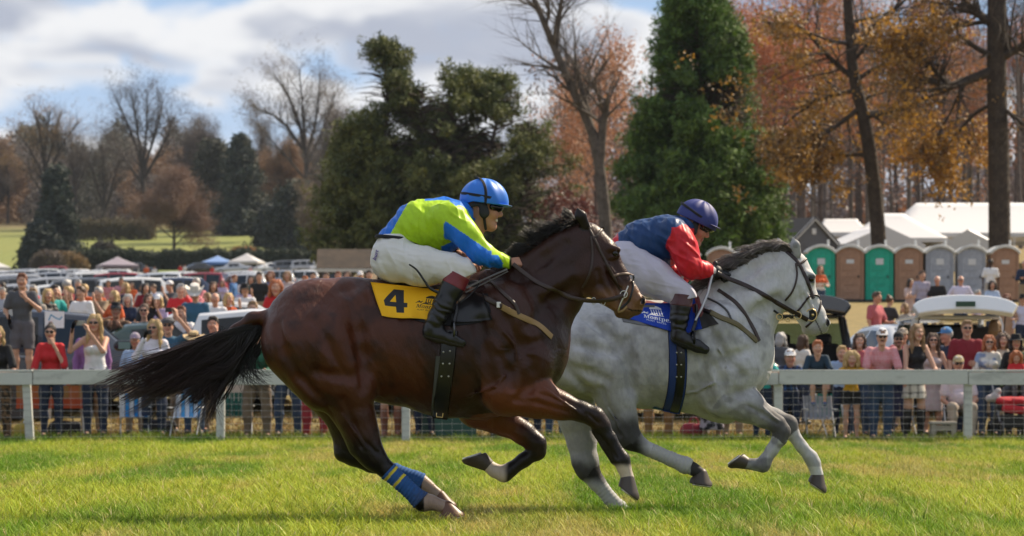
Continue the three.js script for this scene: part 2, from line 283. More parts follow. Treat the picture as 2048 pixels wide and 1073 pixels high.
// ---------------------------------------------------------------- trees: limbs grown by branching, leaves as clumps through the crown
const BARK = dataTex(256, (u, v) => { const a = tileNoise(u, v * 0.3, 24, 2, 4), b = tileNoise(u, v, 6, 8, 4); const s = 0.55 + 0.6 * (a - 0.4) + 0.5 * (b - 0.5); return [s, s * 0.97, s * 0.93]; });
const barkMat = (c) => mat(c, 0.95, { map: BARK, bumpMap: BARK, bumpScale: 0.03, key: 'bark' });
const LEAFM = (tr) => mat([1, 1, 1], 0.8, { transmission: tr, key: 'leaf' });
function clumpGeo(n, spread, leaf, seed, long = 1) { // a handful of small bent leaves
  const r = rng(seed), pos = [], idx = [];
  for (let i = 0; i < n; i++) {
    const c = [(r() - 0.5) * spread, (r() - 0.5) * spread, (r() - 0.5) * spread], a = V(r() - 0.5, r() - 0.5, r() - 0.5).normalize().multiplyScalar(leaf * (0.7 + 0.6 * r()) * long), b = V(r() - 0.5, r() - 0.5, r() - 0.5).cross(a).normalize().multiplyScalar(leaf * 0.5), k = pos.length / 3, m = a.clone().cross(b).normalize().multiplyScalar(leaf * 0.18);
    pos.push(c[0] - a.x / 2, c[1] - a.y / 2, c[2] - a.z / 2, c[0] + b.x / 2 + m.x, c[1] + b.y / 2 + m.y, c[2] + b.z / 2 + m.z, c[0] - b.x / 2 + m.x, c[1] - b.y / 2 + m.y, c[2] - b.z / 2 + m.z, c[0] + a.x / 2, c[1] + a.y / 2, c[2] + a.z / 2); idx.push(k, k + 1, k + 2, k + 1, k + 3, k + 2);
  }
  return rawGeo(pos, idx);
}
function scatter(name, geo, material, list, parent, pick) { // list of [x, y, z, size, colour]
  const m = new THREE.InstancedMesh(geo, material, list.length), M = new THREE.Matrix4(), Q = new THREE.Quaternion(), r = rng(list.length * 7 + 3), c = new THREE.Color();
  list.forEach((p, i) => { Q.setFromEuler(new THREE.Euler(r() * 6.3, r() * 6.3, r() * 6.3)); M.compose(V(p[0], p[1], p[2]), Q, V(p[3], p[3], p[3])); m.setMatrixAt(i, M); m.setColorAt(i, c.setRGB(...p[4])); });
  m.name = name; m.userData.kind = 'stuff'; shade(m); parent.add(m); return m;
}
// grow limbs: returns tubes and the fine ends for leaves. All in metres from the foot of the trunk.
function grow(o) {
  const r = rng(o.seed), T = new Tubes(), ends = [], G = V(0, 1, 0);
  const limb = (p, d, len, rad, lev) => {
    const n = lev === 0 ? 9 : lev < 2 ? 6 : 4, pts = [p.toArray()], rr = [rad]; let q2 = p.clone(), dir = d.clone(); const taper = lev === 0 ? (o.trunkTaper ?? 0.45) : 0.35;
    for (let i = 1; i <= n; i++) {
      dir.add(V((r() - 0.5), (r() - 0.5) * 0.7, (r() - 0.5)).multiplyScalar((o.twist ?? 0.22) * (lev === 0 ? 0.35 : 1))); dir.addScaledVector(G, lev === 0 ? 0.06 : (o.lift ?? 0.05)); dir.normalize(); q2 = q2.clone().addScaledVector(dir, len / n); pts.push(q2.toArray()); rr.push(rad * lerp(1, taper, i / n));
      if (lev < o.levels) {
        const from = lev === 0 ? (o.bare ?? 0.35) : 0.2; if (i / n < from) continue;
        const kids = lev === 0 ? (o.kids0 ?? 1.6) : (o.kids ?? 1.3); let k = Math.floor(kids) + (r() < kids % 1 ? 1 : 0); if (i === n) k = Math.max(k, 2);
        for (let j = 0; j < k; j++) {
          const az = r() * 6.283, tilt = (o.tilt ?? 0.85) * (0.65 + 0.6 * r()) * (i === n ? 0.6 : 1), side = V(Math.cos(az), 0, Math.sin(az)); side.addScaledVector(dir, -side.dot(dir)).normalize();
          const nd = dir.clone().multiplyScalar(Math.cos(tilt)).addScaledVector(side, Math.sin(tilt)).normalize(); if (lev === 0 && o.flat) { nd.y = lerp(nd.y, 0.15, o.flat); nd.normalize(); }
          const shrink = lev === 0 ? (o.len1 ?? 0.42) * (o.shape ? o.shape(i / n) : 1.15 - 0.6 * i / n) : (o.lenk ?? 0.58);
          limb(q2, nd, len * shrink * (0.7 + 0.6 * r()), rr[i] * (lev === 0 ? 0.5 : 0.6), lev + 1);
        }
      }
      if (lev >= o.levels - 1) ends.push([q2.x, q2.y, q2.z, lev]);
    }
    if (rad > (o.minR ?? 0.004)) T.tube(pts, rr, lev === 0 ? 10 : lev === 1 ? 6 : lev === 2 ? 4 : 3);
  };
  if (o.trunk) { // given limbs: list of {pts:[[x,y,z]], r0, r1}
    for (const t of o.trunk) { const cv = new THREE.CatmullRomCurve3(t.pts.map((p) => V(...p))), n = 14, P = cv.getPoints(n), R = P.map((_, i) => lerp(t.r0, t.r1, i / n)); T.tube(P.map((p) => p.toArray()), R, 10); for (let i = Math.floor(n * (t.from ?? 0.4)); i <= n; i++) for (let k = 0; k < (t.kids ?? 2); k++) { const dir = P[Math.min(n, i)].clone().sub(P[i - 1]).normalize(), az = r() * 6.283, side = V(Math.cos(az), 0, Math.sin(az)); side.addScaledVector(dir, -side.dot(dir)).normalize(); const tl = (t.tilt ?? o.tilt ?? 0.9) * (0.7 + 0.6 * r()), nd = dir.clone().multiplyScalar(Math.cos(tl)).addScaledVector(side, Math.sin(tl)).normalize(); limb(P[i], nd, (t.len ?? 3) * (0.5 + 0.8 * r()) * (1.1 - 0.4 * i / n), R[i] * 0.42, t.lev ?? 1); } }
  } else limb(V(0, -0.2, 0), V(o.lean ?? 0, 1, 0).normalize(), o.h, o.r, 0);
  if (!o.trunk) { let m = 0; for (const e of ends) m = Math.max(m, e[1]); const k = o.h / m; for (let i = 0; i < T.p.length; i++) T.p[i] *= k; for (const e of ends) { e[0] *= k; e[1] *= k; e[2] *= k; } }
  return { T, ends, r };
}
function tree(name, label, o, px, D, extra = {}) {
  const x = (px - W / 2) * D / F, t = thing(name, label, 'tree', [x, land(x, D), -D], extra.turn ?? 0, extra.group);
  const g = grow(o); part('trunk', g.T.geo(), barkMat(o.bark ?? [0.12, 0.10, 0.085]), t);
  if (o.leaf) {
    const L = [], r = g.r; for (const e of g.ends) { let n = o.leaf.n * (0.4 + 1.2 * vn(e[0] * 0.5, e[1] * 0.5, e[2] * 0.5)); n = Math.floor(n) + (r() < n % 1 ? 1 : 0); for (let i = 0; i < n; i++) { if (o.leaf.gap && vn(e[0] * 0.45 + 9, e[1] * 0.45, e[2] * 0.45) < o.leaf.gap) break; const s = o.leaf.spread; const c = mix3(o.leaf.c0, o.leaf.c1, r()); L.push([e[0] + (r() - 0.5) * s, e[1] + (r() - 0.5) * s, e[2] + (r() - 0.5) * s, 0.6 + 0.8 * r(), c]); } }
    if (globalThis.LOG) console.log(px, 'ends', g.ends.length, 'leaves', L.length, 'tris', g.T.i.length / 3);
    if (L.length) scatter('crown', o.leaf.geo, LEAFM(o.leaf.tr ?? 0.35), L, t);
  }
  return t;
}
const G_TWIG = clumpGeo(7, 1.1, 0.10, 3, 8), G_OAK = clumpGeo(6, 0.42, 0.20, 5), G_SPRIG = clumpGeo(12, 0.42, 0.13, 7, 1.8), G_FAR = clumpGeo(6, 1.0, 0.42, 9), G_FIR = clumpGeo(10, 0.7, 0.20, 11, 2.0), G_RUST = clumpGeo(6, 0.9, 0.20, 13), G_HAZE = clumpGeo(5, 1.4, 0.10, 15, 7);
// evergreen cones and mounds: sprays of needles along drooping boughs
function evergreen(name, label, o, px, D) {
  const x = (px - W / 2) * D / F, t = thing(name, label, 'tree', [x, land(x, D), -D], 0, o.group), r = rng(o.seed), T = new Tubes(), L = [];
  for (const s of o.stems) {
    const [sx, top, r0, sp] = s, n = 10, pts = [], rr = []; for (let i = 0; i <= n; i++) { pts.push([sx + (s[4] ?? 0) * i / n + 0.15 * Math.sin(i * 1.3 + sx), top * i / n - 0.2, 0.1 * Math.cos(i + sx) + (s[5] ?? 0)]); rr.push(r0 * (1 - 0.93 * i / n)); } T.tube(pts, rr, 8);
    const nb = o.boughs; for (let b = 0; b < nb; b++) {
      const u = Math.pow(r(), 0.85), k = lerp(o.low ?? 0.06, 0.99, u), y = top * k, i = Math.min(n - 1, Math.floor(k * n)), bx = lerp(pts[i][0], pts[i + 1][0], k * n - i), az = r() * 6.283; const reach = sp * o.prof(k) * (o.rag ? 0.3 + 0.95 * r() : 0.55 + 0.6 * r()) + 0.25; if (reach < 0.2) continue;
      const up = o.up ?? 0.25, e = [bx + Math.cos(az) * reach, y + reach * (up * (r() - 0.15)), (s[5] ?? 0) + Math.sin(az) * reach]; T.tube([[bx, y, (s[5] ?? 0)], [lerp(bx, e[0], 0.5), lerp(y, e[1], 0.5) + reach * 0.06, lerp((s[5] ?? 0), e[2], 0.5)], e], [0.02 + reach * 0.012, 0.014 + reach * 0.006, 0.006], 4);
      const m = Math.ceil(o.sprays * (0.3 + reach / sp)); const tone = r(), hole = vn(bx * 0.6 + Math.cos(az) * reach * 0.5, y * 0.55, Math.sin(az) * reach * 0.5);
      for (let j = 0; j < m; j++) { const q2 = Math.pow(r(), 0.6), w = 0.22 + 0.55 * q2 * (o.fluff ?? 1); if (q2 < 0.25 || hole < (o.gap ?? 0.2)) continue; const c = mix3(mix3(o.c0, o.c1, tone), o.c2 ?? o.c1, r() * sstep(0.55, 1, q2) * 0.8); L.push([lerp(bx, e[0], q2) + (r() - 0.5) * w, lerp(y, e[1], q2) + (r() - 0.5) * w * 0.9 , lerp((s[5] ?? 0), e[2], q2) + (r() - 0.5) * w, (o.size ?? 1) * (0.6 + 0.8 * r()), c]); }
    }
  }
  part('trunk', T.geo(), barkMat(o.bark ?? [0.10, 0.075, 0.06]), t); scatter('crown', o.geo ?? G_SPRIG, LEAFM(0.2), L, t); return t;
}
// a tree whose main limbs are given in picture pixels at its own distance
const limbTree = (name, label, px, D, list, seed, leaf, extra = {}) => { const k = D / F, g0 = land((px - W / 2) * k, D), X = (p) => (p - px) * k, Y = (p) => EYE + (HORIZON - p) * k - g0; tree(name, label, { seed, levels: 4, kids: 1.05, tilt: 0.95, twist: 0.42, lift: 0.01, minR: 0.0045, bark: [0.085, 0.066, 0.052], ...extra, leaf, trunk: list.map((t) => ({ ...t, pts: t.pts.map((p) => [X(p[0]), p[1] > 900 ? -0.3 : Y(p[1]), (p[2] ?? 0)]) })) }, px, D); };
{ // the two big junipers behind the riders
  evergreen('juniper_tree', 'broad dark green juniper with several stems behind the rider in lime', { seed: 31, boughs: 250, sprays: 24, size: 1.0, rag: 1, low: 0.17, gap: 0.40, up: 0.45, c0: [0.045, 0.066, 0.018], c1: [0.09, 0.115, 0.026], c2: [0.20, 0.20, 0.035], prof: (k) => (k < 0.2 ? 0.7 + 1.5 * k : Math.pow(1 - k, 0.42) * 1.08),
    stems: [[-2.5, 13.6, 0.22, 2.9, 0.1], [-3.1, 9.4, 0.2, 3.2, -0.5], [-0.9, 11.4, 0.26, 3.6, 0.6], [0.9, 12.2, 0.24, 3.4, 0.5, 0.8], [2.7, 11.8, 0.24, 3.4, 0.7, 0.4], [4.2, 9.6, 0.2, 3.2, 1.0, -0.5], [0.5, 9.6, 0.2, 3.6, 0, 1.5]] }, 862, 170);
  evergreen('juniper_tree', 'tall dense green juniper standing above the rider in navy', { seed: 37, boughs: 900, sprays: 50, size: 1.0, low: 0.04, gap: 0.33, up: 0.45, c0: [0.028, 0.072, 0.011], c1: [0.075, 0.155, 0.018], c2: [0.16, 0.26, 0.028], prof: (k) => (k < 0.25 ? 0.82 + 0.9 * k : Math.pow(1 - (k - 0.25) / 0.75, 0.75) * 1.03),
    stems: [[0, 15.6, 0.3, 3.3, 0.1], [0.9, 12, 0.2, 2.6, 0.4, 0.5]] }, 1395, 152);
}
{ // bare tree with a forked trunk between the junipers
  const D = 145, k = D / F, X = (p) => (p - 1215) * k, Y = (p) => EYE + (HORIZON - p) * k - land((1215 - W / 2) * k, D);
  tree('bare_tree', 'bare grey tree with a forked trunk between the two junipers', { seed: 41, levels: 4, kids: 1.5, tilt: 0.8, twist: 0.3, lift: 0.03, minR: 0.0012, bark: [0.15, 0.13, 0.115], trunk: [
    { pts: [[0, -0.3, 0], [X(1212), Y(470), 0], [X(1205), Y(380), 0], [X(1186), Y(270), 0.1], [X(1150), Y(190), 0.2], [X(1108), Y(95), 0.2], [X(1078), Y(20), 0], [X(1040), Y(-60), -0.3]], r0: 0.33, r1: 0.10, from: 0.5, kids: 2, len: 3.2, lev: 2 },
    { pts: [[X(1200), Y(330), 0.05], [X(1206), Y(250), 0.2], [X(1215), Y(200), 0.4]], r0: 0.22, r1: 0.14, from: 0.5, kids: 1, len: 2.6, lev: 2 }, { pts: [[X(1186), Y(270), 0], [X(1172), Y(210), -0.2], [X(1150), Y(122), -0.4]], r0: 0.18, r1: 0.12, from: 0.6, kids: 1, len: 2.4, lev: 2 }, { pts: [[X(1112), Y(100), 0.2], [X(1120), Y(20), 0.2], [X(1140), Y(-70), 0.2]], r0: 0.13, r1: 0.06, from: 0.3, kids: 2, len: 2.6, lev: 2 }] }, 1215, D);
}
{ // oaks by the tents, still holding brown leaves
  const oakLeaf = { n: 0.36, spread: 0.8, c0: [0.13, 0.075, 0.02], c1: [0.52, 0.28, 0.03], geo: G_OAK, tr: 0.5, gap: 0.62 };
  limbTree('oak_tree', 'oak with a leaning trunk and rusty leaves left of the thick upright oak', 1764, 142, [
    { pts: [[1764, 999], [1757, 470], [1744, 330], [1727, 230], [1708, 150], [1700, 60], [1692, -60]], r0: 0.36, r1: 0.2, from: 0.5, kids: 1, len: 3.6, lev: 2, tilt: 1.2 },
    { pts: [[1728, 235], [1765, 228, 0.5], [1850, 200, 0.8], [1920, 160, 1]], r0: 0.12, r1: 0.06, from: 0.2, kids: 2, len: 2.6, lev: 2 }, { pts: [[1722, 215], [1660, 262, 0.6], [1590, 300, 1.2], [1555, 330, 1.4]], r0: 0.12, r1: 0.03, from: 0.2, kids: 2, len: 2.2, lev: 2 }, { pts: [[1710, 160], [1650, 110, 0.5], [1600, 60, 0.8], [1530, 50, 1]], r0: 0.13, r1: 0.05, from: 0.2, kids: 2, len: 2.8, lev: 2 }, { pts: [[1735, 310], [1680, 310, -0.6], [1640, 330, -1], [1600, 345, -1]], r0: 0.1, r1: 0.03, from: 0.2, kids: 2, len: 1.8, lev: 2 }, { pts: [[1704, 110], [1740, 60, -0.5], [1800, 10, -0.8], [1850, -40, -1]], r0: 0.12, r1: 0.05, from: 0.2, kids: 2, len: 2.6, lev: 2 }, { pts: [[1712, 180], [1660, 190, -1], [1610, 215, -1.8], [1570, 250, -2]], r0: 0.1, r1: 0.03, from: 0.2, kids: 2, len: 2.2, lev: 2 }], 53, oakLeaf);
  limbTree('oak_tree', 'oak with a thick upright trunk and golden brown leaves behind the tan portable toilet', 1998, 140, [
    { pts: [[2000, 999], [2000, 480], [1998, 300], [1994, 150], [1996, -80]], r0: 0.50, r1: 0.40, from: 0.85, kids: 1, len: 4, lev: 2 },
    { pts: [[1992, 140], [1940, 160, 0.4], [1890, 175, 0.7], [1850, 165, 0.9], [1800, 190, 1.2]], r0: 0.24, r1: 0.08, from: 0.3, kids: 2, len: 2.6, lev: 2 }, { pts: [[1890, 172, 0.7], [1850, 130, 1], [1800, 95, 1.2]], r0: 0.12, r1: 0.05, from: 0.2, kids: 2, len: 2.4, lev: 2 }, { pts: [[1996, 120], [2060, 90, 0.6], [2130, 110, 1]], r0: 0.2, r1: 0.08, from: 0.2, kids: 2, len: 3, lev: 2 }, { pts: [[1998, 200], [1950, 230, -0.8], [1910, 280, -1.2], [1890, 310, -1.4]], r0: 0.1, r1: 0.03, from: 0.3, kids: 2, len: 1.8, lev: 2 }, { pts: [[1995, 60], [1950, 30, 0.3], [1900, 20, 0.5]], r0: 0.16, r1: 0.06, from: 0.2, kids: 2, len: 2.6, lev: 2 }, { pts: [[1999, 210], [2040, 250, 0.8], [2080, 290, 1.2]], r0: 0.1, r1: 0.03, from: 0.2, kids: 2, len: 2, lev: 2 }], 59, { ...oakLeaf, c0: [0.15, 0.085, 0.02], c1: [0.62, 0.33, 0.03] });
}
{ // the wood behind the tents: bare trunks, rusty crowns between them
  const rust = { n: 0.75, spread: 1.6, c0: [0.36, 0.12, 0.035], c1: [0.42, 0.19, 0.06], geo: G_RUST, tr: 0.45, gap: 0.34 };
  const rw = rng(77), protos = [];
  const spec = (i) => ({ seed: 200 + i, h: 20 + 5 * rw(), r: 0.22 + 0.1 * rw(), levels: 3, kids0: 1.4, kids: 1.2, bare: 0.42, tilt: 0.62, len1: 0.34, lift: 0.06, twist: 0.22, minR: 0.006, bark: i % 2 ? [0.19, 0.16, 0.15] : [0.14, 0.115, 0.105] });
  for (let i = 0; i < 5; i++) { const px = [1560, 1650, 1840, 1930, 1130][i], D = [250, 275, 262, 290, 300][i]; protos.push(tree('woodland_tree', 'tall bare trunk in the wood behind the white tents', spec(i), px, D, { group: 'bare trunks in the wood behind the tents' })); }
  for (let i = 0; i < 104; i++) { const D = 232 + 170 * Math.pow(rw(), 0.8), px = i < 88 ? 1470 + rw() * 620 : 1090 + rw() * 400, x = (px - W / 2) * D / F; const c = copyOf(protos[i % 5], 'woodland_tree', protos[0].userData.label, [x, land(x, D), -D], rw() * 6.28); const s = 0.75 + 0.5 * rw(); c.scale.set(s * 0.95, s, s * 0.95); }
  const orange = (px, D, h, label, seed, lf = {}) => tree('autumn_tree', label, { seed, h, r: 0.24, levels: 3, kids0: 2, kids: 1.5, bare: 0.22, tilt: 0.8, len1: 0.42, lift: 0.04, minR: 0.006, bark: [0.14, 0.11, 0.10], leaf: { ...rust, ...lf } }, px, D);
  orange(1190, 215, 17, 'pinkish orange autumn tree behind the forked bare tree', 61, { c0: [0.42, 0.17, 0.07], c1: [0.46, 0.25, 0.12], gap: 0.36 });
  orange(1120, 250, 13, 'pale rusty tree beyond the right edge of the broad juniper', 62, { c0: [0.30, 0.16, 0.10], c1: [0.38, 0.20, 0.11], gap: 0.42, n: 1 });
  orange(1556, 225, 18, 'rust red leafy tree right of the tall green juniper', 63, { c0: [0.40, 0.11, 0.03], c1: [0.44, 0.19, 0.07], gap: 0.28, n: 1.3 });
  orange(1640, 235, 21, 'orange leafy tree behind the oak with the leaning trunk', 64); orange(1500, 240, 22, 'orange leafy tree behind the top of the tall juniper', 67);
  orange(1880, 245, 21, 'bronze leafy tree between the two oaks', 65, { c0: [0.32, 0.16, 0.04], c1: [0.36, 0.13, 0.05], gap: 0.4 }); orange(2050, 250, 18, 'orange leafy tree at the wood edge behind the thick oak trunk', 66, { gap: 0.4 });
  tree('autumn_tree', 'small dark red leafed tree under the forked bare tree', { seed: 71, h: 5.5, r: 0.1, levels: 3, kids0: 2, kids: 1.4, bare: 0.3, tilt: 0.8, len1: 0.5, minR: 0.003, bark: [0.10, 0.08, 0.07], leaf: { n: 0.7, spread: 0.6, c0: [0.10, 0.026, 0.02], c1: [0.17, 0.05, 0.03], geo: G_OAK, tr: 0.4, gap: 0.4 } }, 1155, 168);
  for (const [px, D, h, s, l] of [[1480, 175, 7, 81, 'slender leafless sapling left of the grey shed'], [1532, 165, 9, 82, 'leafless sapling with pale stems in front of the grey shed'], [1090, 185, 8, 83, 'thin leafless tree under the right side of the broad juniper'], [1040, 178, 6, 84, 'twiggy leafless shrub tree behind the dark bay horse mane']]) tree('bare_tree', l, { seed: s, h, r: 0.1, levels: 4, kids0: 1.8, kids: 1.4, bare: 0.2, tilt: 0.75, len1: 0.5, twist: 0.3, minR: 0.002, bark: [0.17, 0.14, 0.12] }, px, D);
  // forest floor mass far behind the trunks
  const L = [], r = rng(91); for (let i = 0; i < 15000; i++) { const D = 330 + r() * 180, px = 1060 + r() * 1060, x = (px - W / 2) * D / F, hh = Math.pow(r(), 1.3) * 21, n = fbm(px * 0.01, hh * 0.12, 3, 3); if (n < 0.42 + hh * 0.004) continue; const c = n > 0.6 ? mix3([0.20, 0.10, 0.06], [0.36, 0.16, 0.07], r()) : mix3([0.13, 0.10, 0.095], [0.21, 0.165, 0.16], r()); L.push([x, land(x, D) + hh, -D, 1.2 + 1.2 * r(), c]); }
  const g = new THREE.Group(); const m = scatter('woodland', G_FAR, LEAFM(0.3), L, g); m.name = 'woodland'; m.userData.label = 'dim brown wood behind the tents'; scene.add(m);
}
{ // the far skyline on the left
  const twig = { n: 0.5, spread: 1.3, c0: [0.075, 0.058, 0.05], c1: [0.11, 0.085, 0.07], geo: G_HAZE, tr: 0.3, gap: 0.3 };
  const far = (label, px, D, h, seed, o = {}) => tree(o.name ?? 'bare_tree', label, { seed, h, r: h * 0.030, levels: 4, kids0: 1.7, kids: 1.35, bare: 0.28, tilt: 0.66, len1: 0.46, lenk: 0.6, lift: 0.07, twist: 0.24, minR: 0.010, bark: [0.075, 0.062, 0.055], leaf: { ...twig, ...o.leaf }, ...o.grow }, px, D);
  const L1 = (pts, r0 = 0.32, r1 = 0.09, kids = 2, len = 4.6) => ({ pts, r0, r1, from: 0.3, kids, len, lev: 2, tilt: 0.62 }), FE = { lift: 0.08, twist: 0.3, bark: [0.075, 0.062, 0.055], minR: 0.012, kids: 1.2 };
  limbTree('autumn_tree', 'tall far tree with sparse golden leaves at the left of the skyline', 92, 620, [L1([[92, 999], [90, 400], [88, 330], [80, 270], [66, 214]], 0.6, 0.1), L1([[88, 335], [92, 280], [100, 222]]), L1([[89, 345], [104, 290], [120, 228]]), L1([[90, 370], [118, 300], [155, 245]]), L1([[88, 360], [60, 300], [30, 262]]), L1([[90, 400], [60, 350], [28, 330]], 0.2, 0.06)], 101, { ...twig, n: 0.16, c0: [0.34, 0.20, 0.06], c1: [0.22, 0.14, 0.07], gap: 0.45, geo: G_RUST }, FE);
  limbTree('bare_tree', 'tall far bare grey tree standing above the brown round tree', 285, 610, [L1([[286, 999], [286, 380], [280, 320], [255, 250], [232, 196]], 0.6, 0.1), L1([[284, 330], [272, 250], [262, 188]]), L1([[285, 340], [292, 260], [294, 188]]), L1([[285, 345], [312, 260], [326, 200]]), L1([[286, 360], [325, 290], [348, 232]]), L1([[286, 370], [250, 320], [218, 270]])], 102, { ...twig, n: 0.12 }, FE);
  limbTree('bare_tree', 'bare far tree with a dark trunk on the lawn bank', 207, 585, [L1([[208, 999], [208, 470], [206, 420], [190, 360], [176, 318]], 0.55, 0.1), L1([[207, 425], [208, 360], [204, 300]]), L1([[208, 430], [224, 370], [238, 318]])], 103, { ...twig, n: 0.15 }, FE);
  limbTree('bare_tree', 'tallest far tree with thin yellowing twigs left of the broad juniper', 606, 560, [L1([[606, 999], [610, 400], [612, 312], [598, 250], [575, 190], [548, 150]], 0.6, 0.1), L1([[611, 320], [606, 230], [598, 138]]), L1([[612, 312], [630, 250], [640, 150]]), L1([[613, 330], [650, 250], [668, 190]]), L1([[606, 300], [560, 240], [510, 215]]), L1([[611, 360], [560, 300], [515, 250]], 0.22, 0.07)], 104, { ...twig, n: 0.14, c0: [0.20, 0.14, 0.08], c1: [0.13, 0.10, 0.07] }, FE);
  far('round reddish brown twiggy tree beside the far hedge', 348, 500, 14, 105, { name: 'autumn_tree', leaf: { c0: [0.17, 0.09, 0.06], c1: [0.22, 0.13, 0.08], gap: 0.12, n: 0.6 }, grow: { bare: 0.12, tilt: 0.9, lift: 0.03 } });
  far('grey far tree with bare crown behind the left edge of the broad juniper', 690, 520, 24, 106, { leaf: { gap: 0.36 } }); far('leafless far tree leaning over the car park by the broad juniper', 650, 430, 13, 107, { leaf: { gap: 0.52, c0: [0.22, 0.15, 0.08] } });
  far('low far tree with rusty leaves at the left picture edge', 15, 640, 17, 108, { name: 'autumn_tree', leaf: { c0: [0.24, 0.12, 0.05], gap: 0.36, geo: G_RUST, n: 0.6 } }); far('rounded far tree with orange leaves among the evergreens', 560, 590, 17, 109, { name: 'autumn_tree', leaf: { c0: [0.30, 0.15, 0.05], c1: [0.2, 0.13, 0.08], gap: 0.3, n: 0.9, geo: G_RUST } }); far('bare far tree between the round brown tree and the pines', 400, 640, 22, 110, { leaf: { gap: 0.44 } });
  const bare = scene.children.filter((c) => c.name.startsWith('bare_tree') && c.position.z < -550); // more of the same far trees, turned and smaller
  [[150, 640, 0.66, 'bare far tree between the golden tree and the tall bare grey tree'], [352, 650, 0.74, 'bare far tree rising behind the round brown tree'], [395, 660, 0.7, 'bare far tree left of the dark pines'], [455, 640, 0.62, 'bare far tree top showing between the two pines'], [525, 650, 0.72, 'bare far tree just right of the slanting pine'], [560, 630, 0.6, 'bare far tree under the left limbs of the tallest far tree'], [665, 600, 0.75, 'bare far tree beside the left edge of the broad juniper'], [-8, 640, 0.7, 'bare far tree cut by the left picture edge']].forEach(([px, D, k, label], i) => { const x = (px - W / 2) * D / F, c = copyOf(bare[i % bare.length], 'bare_tree', label, [x, land(x, D), -D], 1 + i * 1.7); c.scale.setScalar(k); });
  const conifer = (label, px, D, h, w, seed, c0, c1, prof) => evergreen('conifer_tree', label, { seed, boughs: 300, sprays: 9, size: 2.6, fluff: 1.6, low: 0.01, gap: 0.12, up: -0.1, c0, c1, geo: G_FIR, prof: prof ?? ((k) => 1.02 - k), stems: [[0, h, h * 0.02, w]] }, px, D);
  conifer('dark blue green conifer with a broad skirt on the left lawn', 112, 455, 13.6, 3.9, 111, [0.014, 0.026, 0.020], [0.028, 0.045, 0.030]); conifer('low dark conifer bush at the foot of the tall dark conifer', 80, 452, 5.5, 2.2, 116, [0.014, 0.026, 0.020], [0.026, 0.042, 0.030], (k) => Math.sqrt(Math.max(0, 1 - k)));
  conifer('tall dark green pine right of the round brown tree', 428, 600, 16, 4.6, 112, [0.034, 0.038, 0.022], [0.06, 0.062, 0.034], (k) => Math.sqrt(Math.max(0, 1 - k * k * 0.98)) * (k < 0.2 ? 0.6 : 1)); conifer('dark green pine with a slanting edge in the middle of the skyline', 482, 580, 17, 6, 113, [0.026, 0.040, 0.030], [0.045, 0.06, 0.04], (k) => Math.pow(Math.max(0, 1 - k), 0.7)); conifer('rounded dark evergreen just left of the tallest far tree', 592, 500, 11, 4.2, 114, [0.022, 0.034, 0.020], [0.04, 0.05, 0.03], (k) => Math.sqrt(Math.max(0, 1 - k * k))); conifer('evergreen behind the far orange shrub', 538, 540, 6, 2.4, 115, [0.016, 0.024, 0.018], [0.03, 0.04, 0.026]);
  const L = [], r = rng(93); // brown wood that closes the view below the tall trees
  for (let i = 0; i < 30000; i++) { const D = 640 + r() * 110, px = -60 + r() * 860, x = (px - W / 2) * D / F, top = 9 + 8 * vn(px * 0.02, 3, 1) + 5 * vn(px * 0.09, 5, 1), hh = Math.pow(r(), 1.25) * top, n = fbm(px * 0.012, hh * 0.1, 9, 3); const c = n > 0.62 ? mix3([0.20, 0.115, 0.06], [0.26, 0.14, 0.06], r()) : n < 0.47 ? mix3([0.045, 0.052, 0.038], [0.085, 0.085, 0.06], r()) : mix3([0.10, 0.083, 0.074], [0.15, 0.125, 0.11], r()); L.push([x, land(x, D) + hh, -D, 1 + 1.2 * r(), c]); }
  const g = new THREE.Group(), m = scatter('woodland', G_FAR, LEAFM(0.3), L, g); m.name = 'woodland_001'; m.userData.label = 'brown wood on the far skyline'; scene.add(m);
  const bush = (name, label, px, D, w, h, d, n, c0, c1, size = 1.6) => { const x = (px - W / 2) * D / F, t = thing(name, label, name === 'hedge' ? 'hedge' : 'shrub', [x, land(x, D), -D]), r2 = rng(px + n), B = [], T = new Tubes(); for (let i = 0; i < n; i++) { let u = r2() * 2 - 1, v = Math.pow(r2(), 0.7), ww = r2() * 2 - 1; const k = name === 'hedge' ? 1 : Math.sqrt(Math.max(0, 1 - u * u * 0.9)); B.push([u * w / 2, v * h * k * (0.85 + 0.3 * vn(u * w * 0.6, 2, 3)), ww * d / 2 * k, size * (0.6 + 0.6 * r2()), mix3(c0, c1, r2())]); } for (let i = 0; i < Math.max(4, w / 1.5); i++) { const u = (i + 0.5) / Math.max(4, w / 1.5) - 0.5; T.tube([[u * w, -0.1, 0], [u * w * 1.05, h * 0.5, 0.1]], [0.07, 0.03], 5); } part('stem', T.geo(), barkMat([0.08, 0.06, 0.05]), t).userData.kind = 'stuff'; scatter('foliage', G_FIR, LEAFM(0.2), B, t); };
  bush('hedge', 'long clipped dark green hedge behind the far car park', 420, 452, 38, 2.3, 2.2, 9000, [0.020, 0.034, 0.016], [0.034, 0.05, 0.022]);
  bush('shrub', 'bright orange shrub at the right end of the far hedge', 488, 458, 6, 2.6, 3, 1200, [0.40, 0.17, 0.05], [0.34, 0.20, 0.07]); bush('shrub', 'yellow brown shrub beside the foot of the dark conifer', 135, 448, 5, 1.9, 2.5, 900, [0.30, 0.17, 0.05], [0.16, 0.12, 0.06]); bush('shrub', 'brown shrub left of the far purple canopy', 95, 440, 4, 2.2, 2.5, 800, [0.10, 0.075, 0.06], [0.15, 0.11, 0.08]); bush('shrub', 'round dark shrub on the lawn bank under the dark trunk', 208, 490, 4.4, 2.6, 3, 900, [0.04, 0.035, 0.03], [0.07, 0.06, 0.045]);
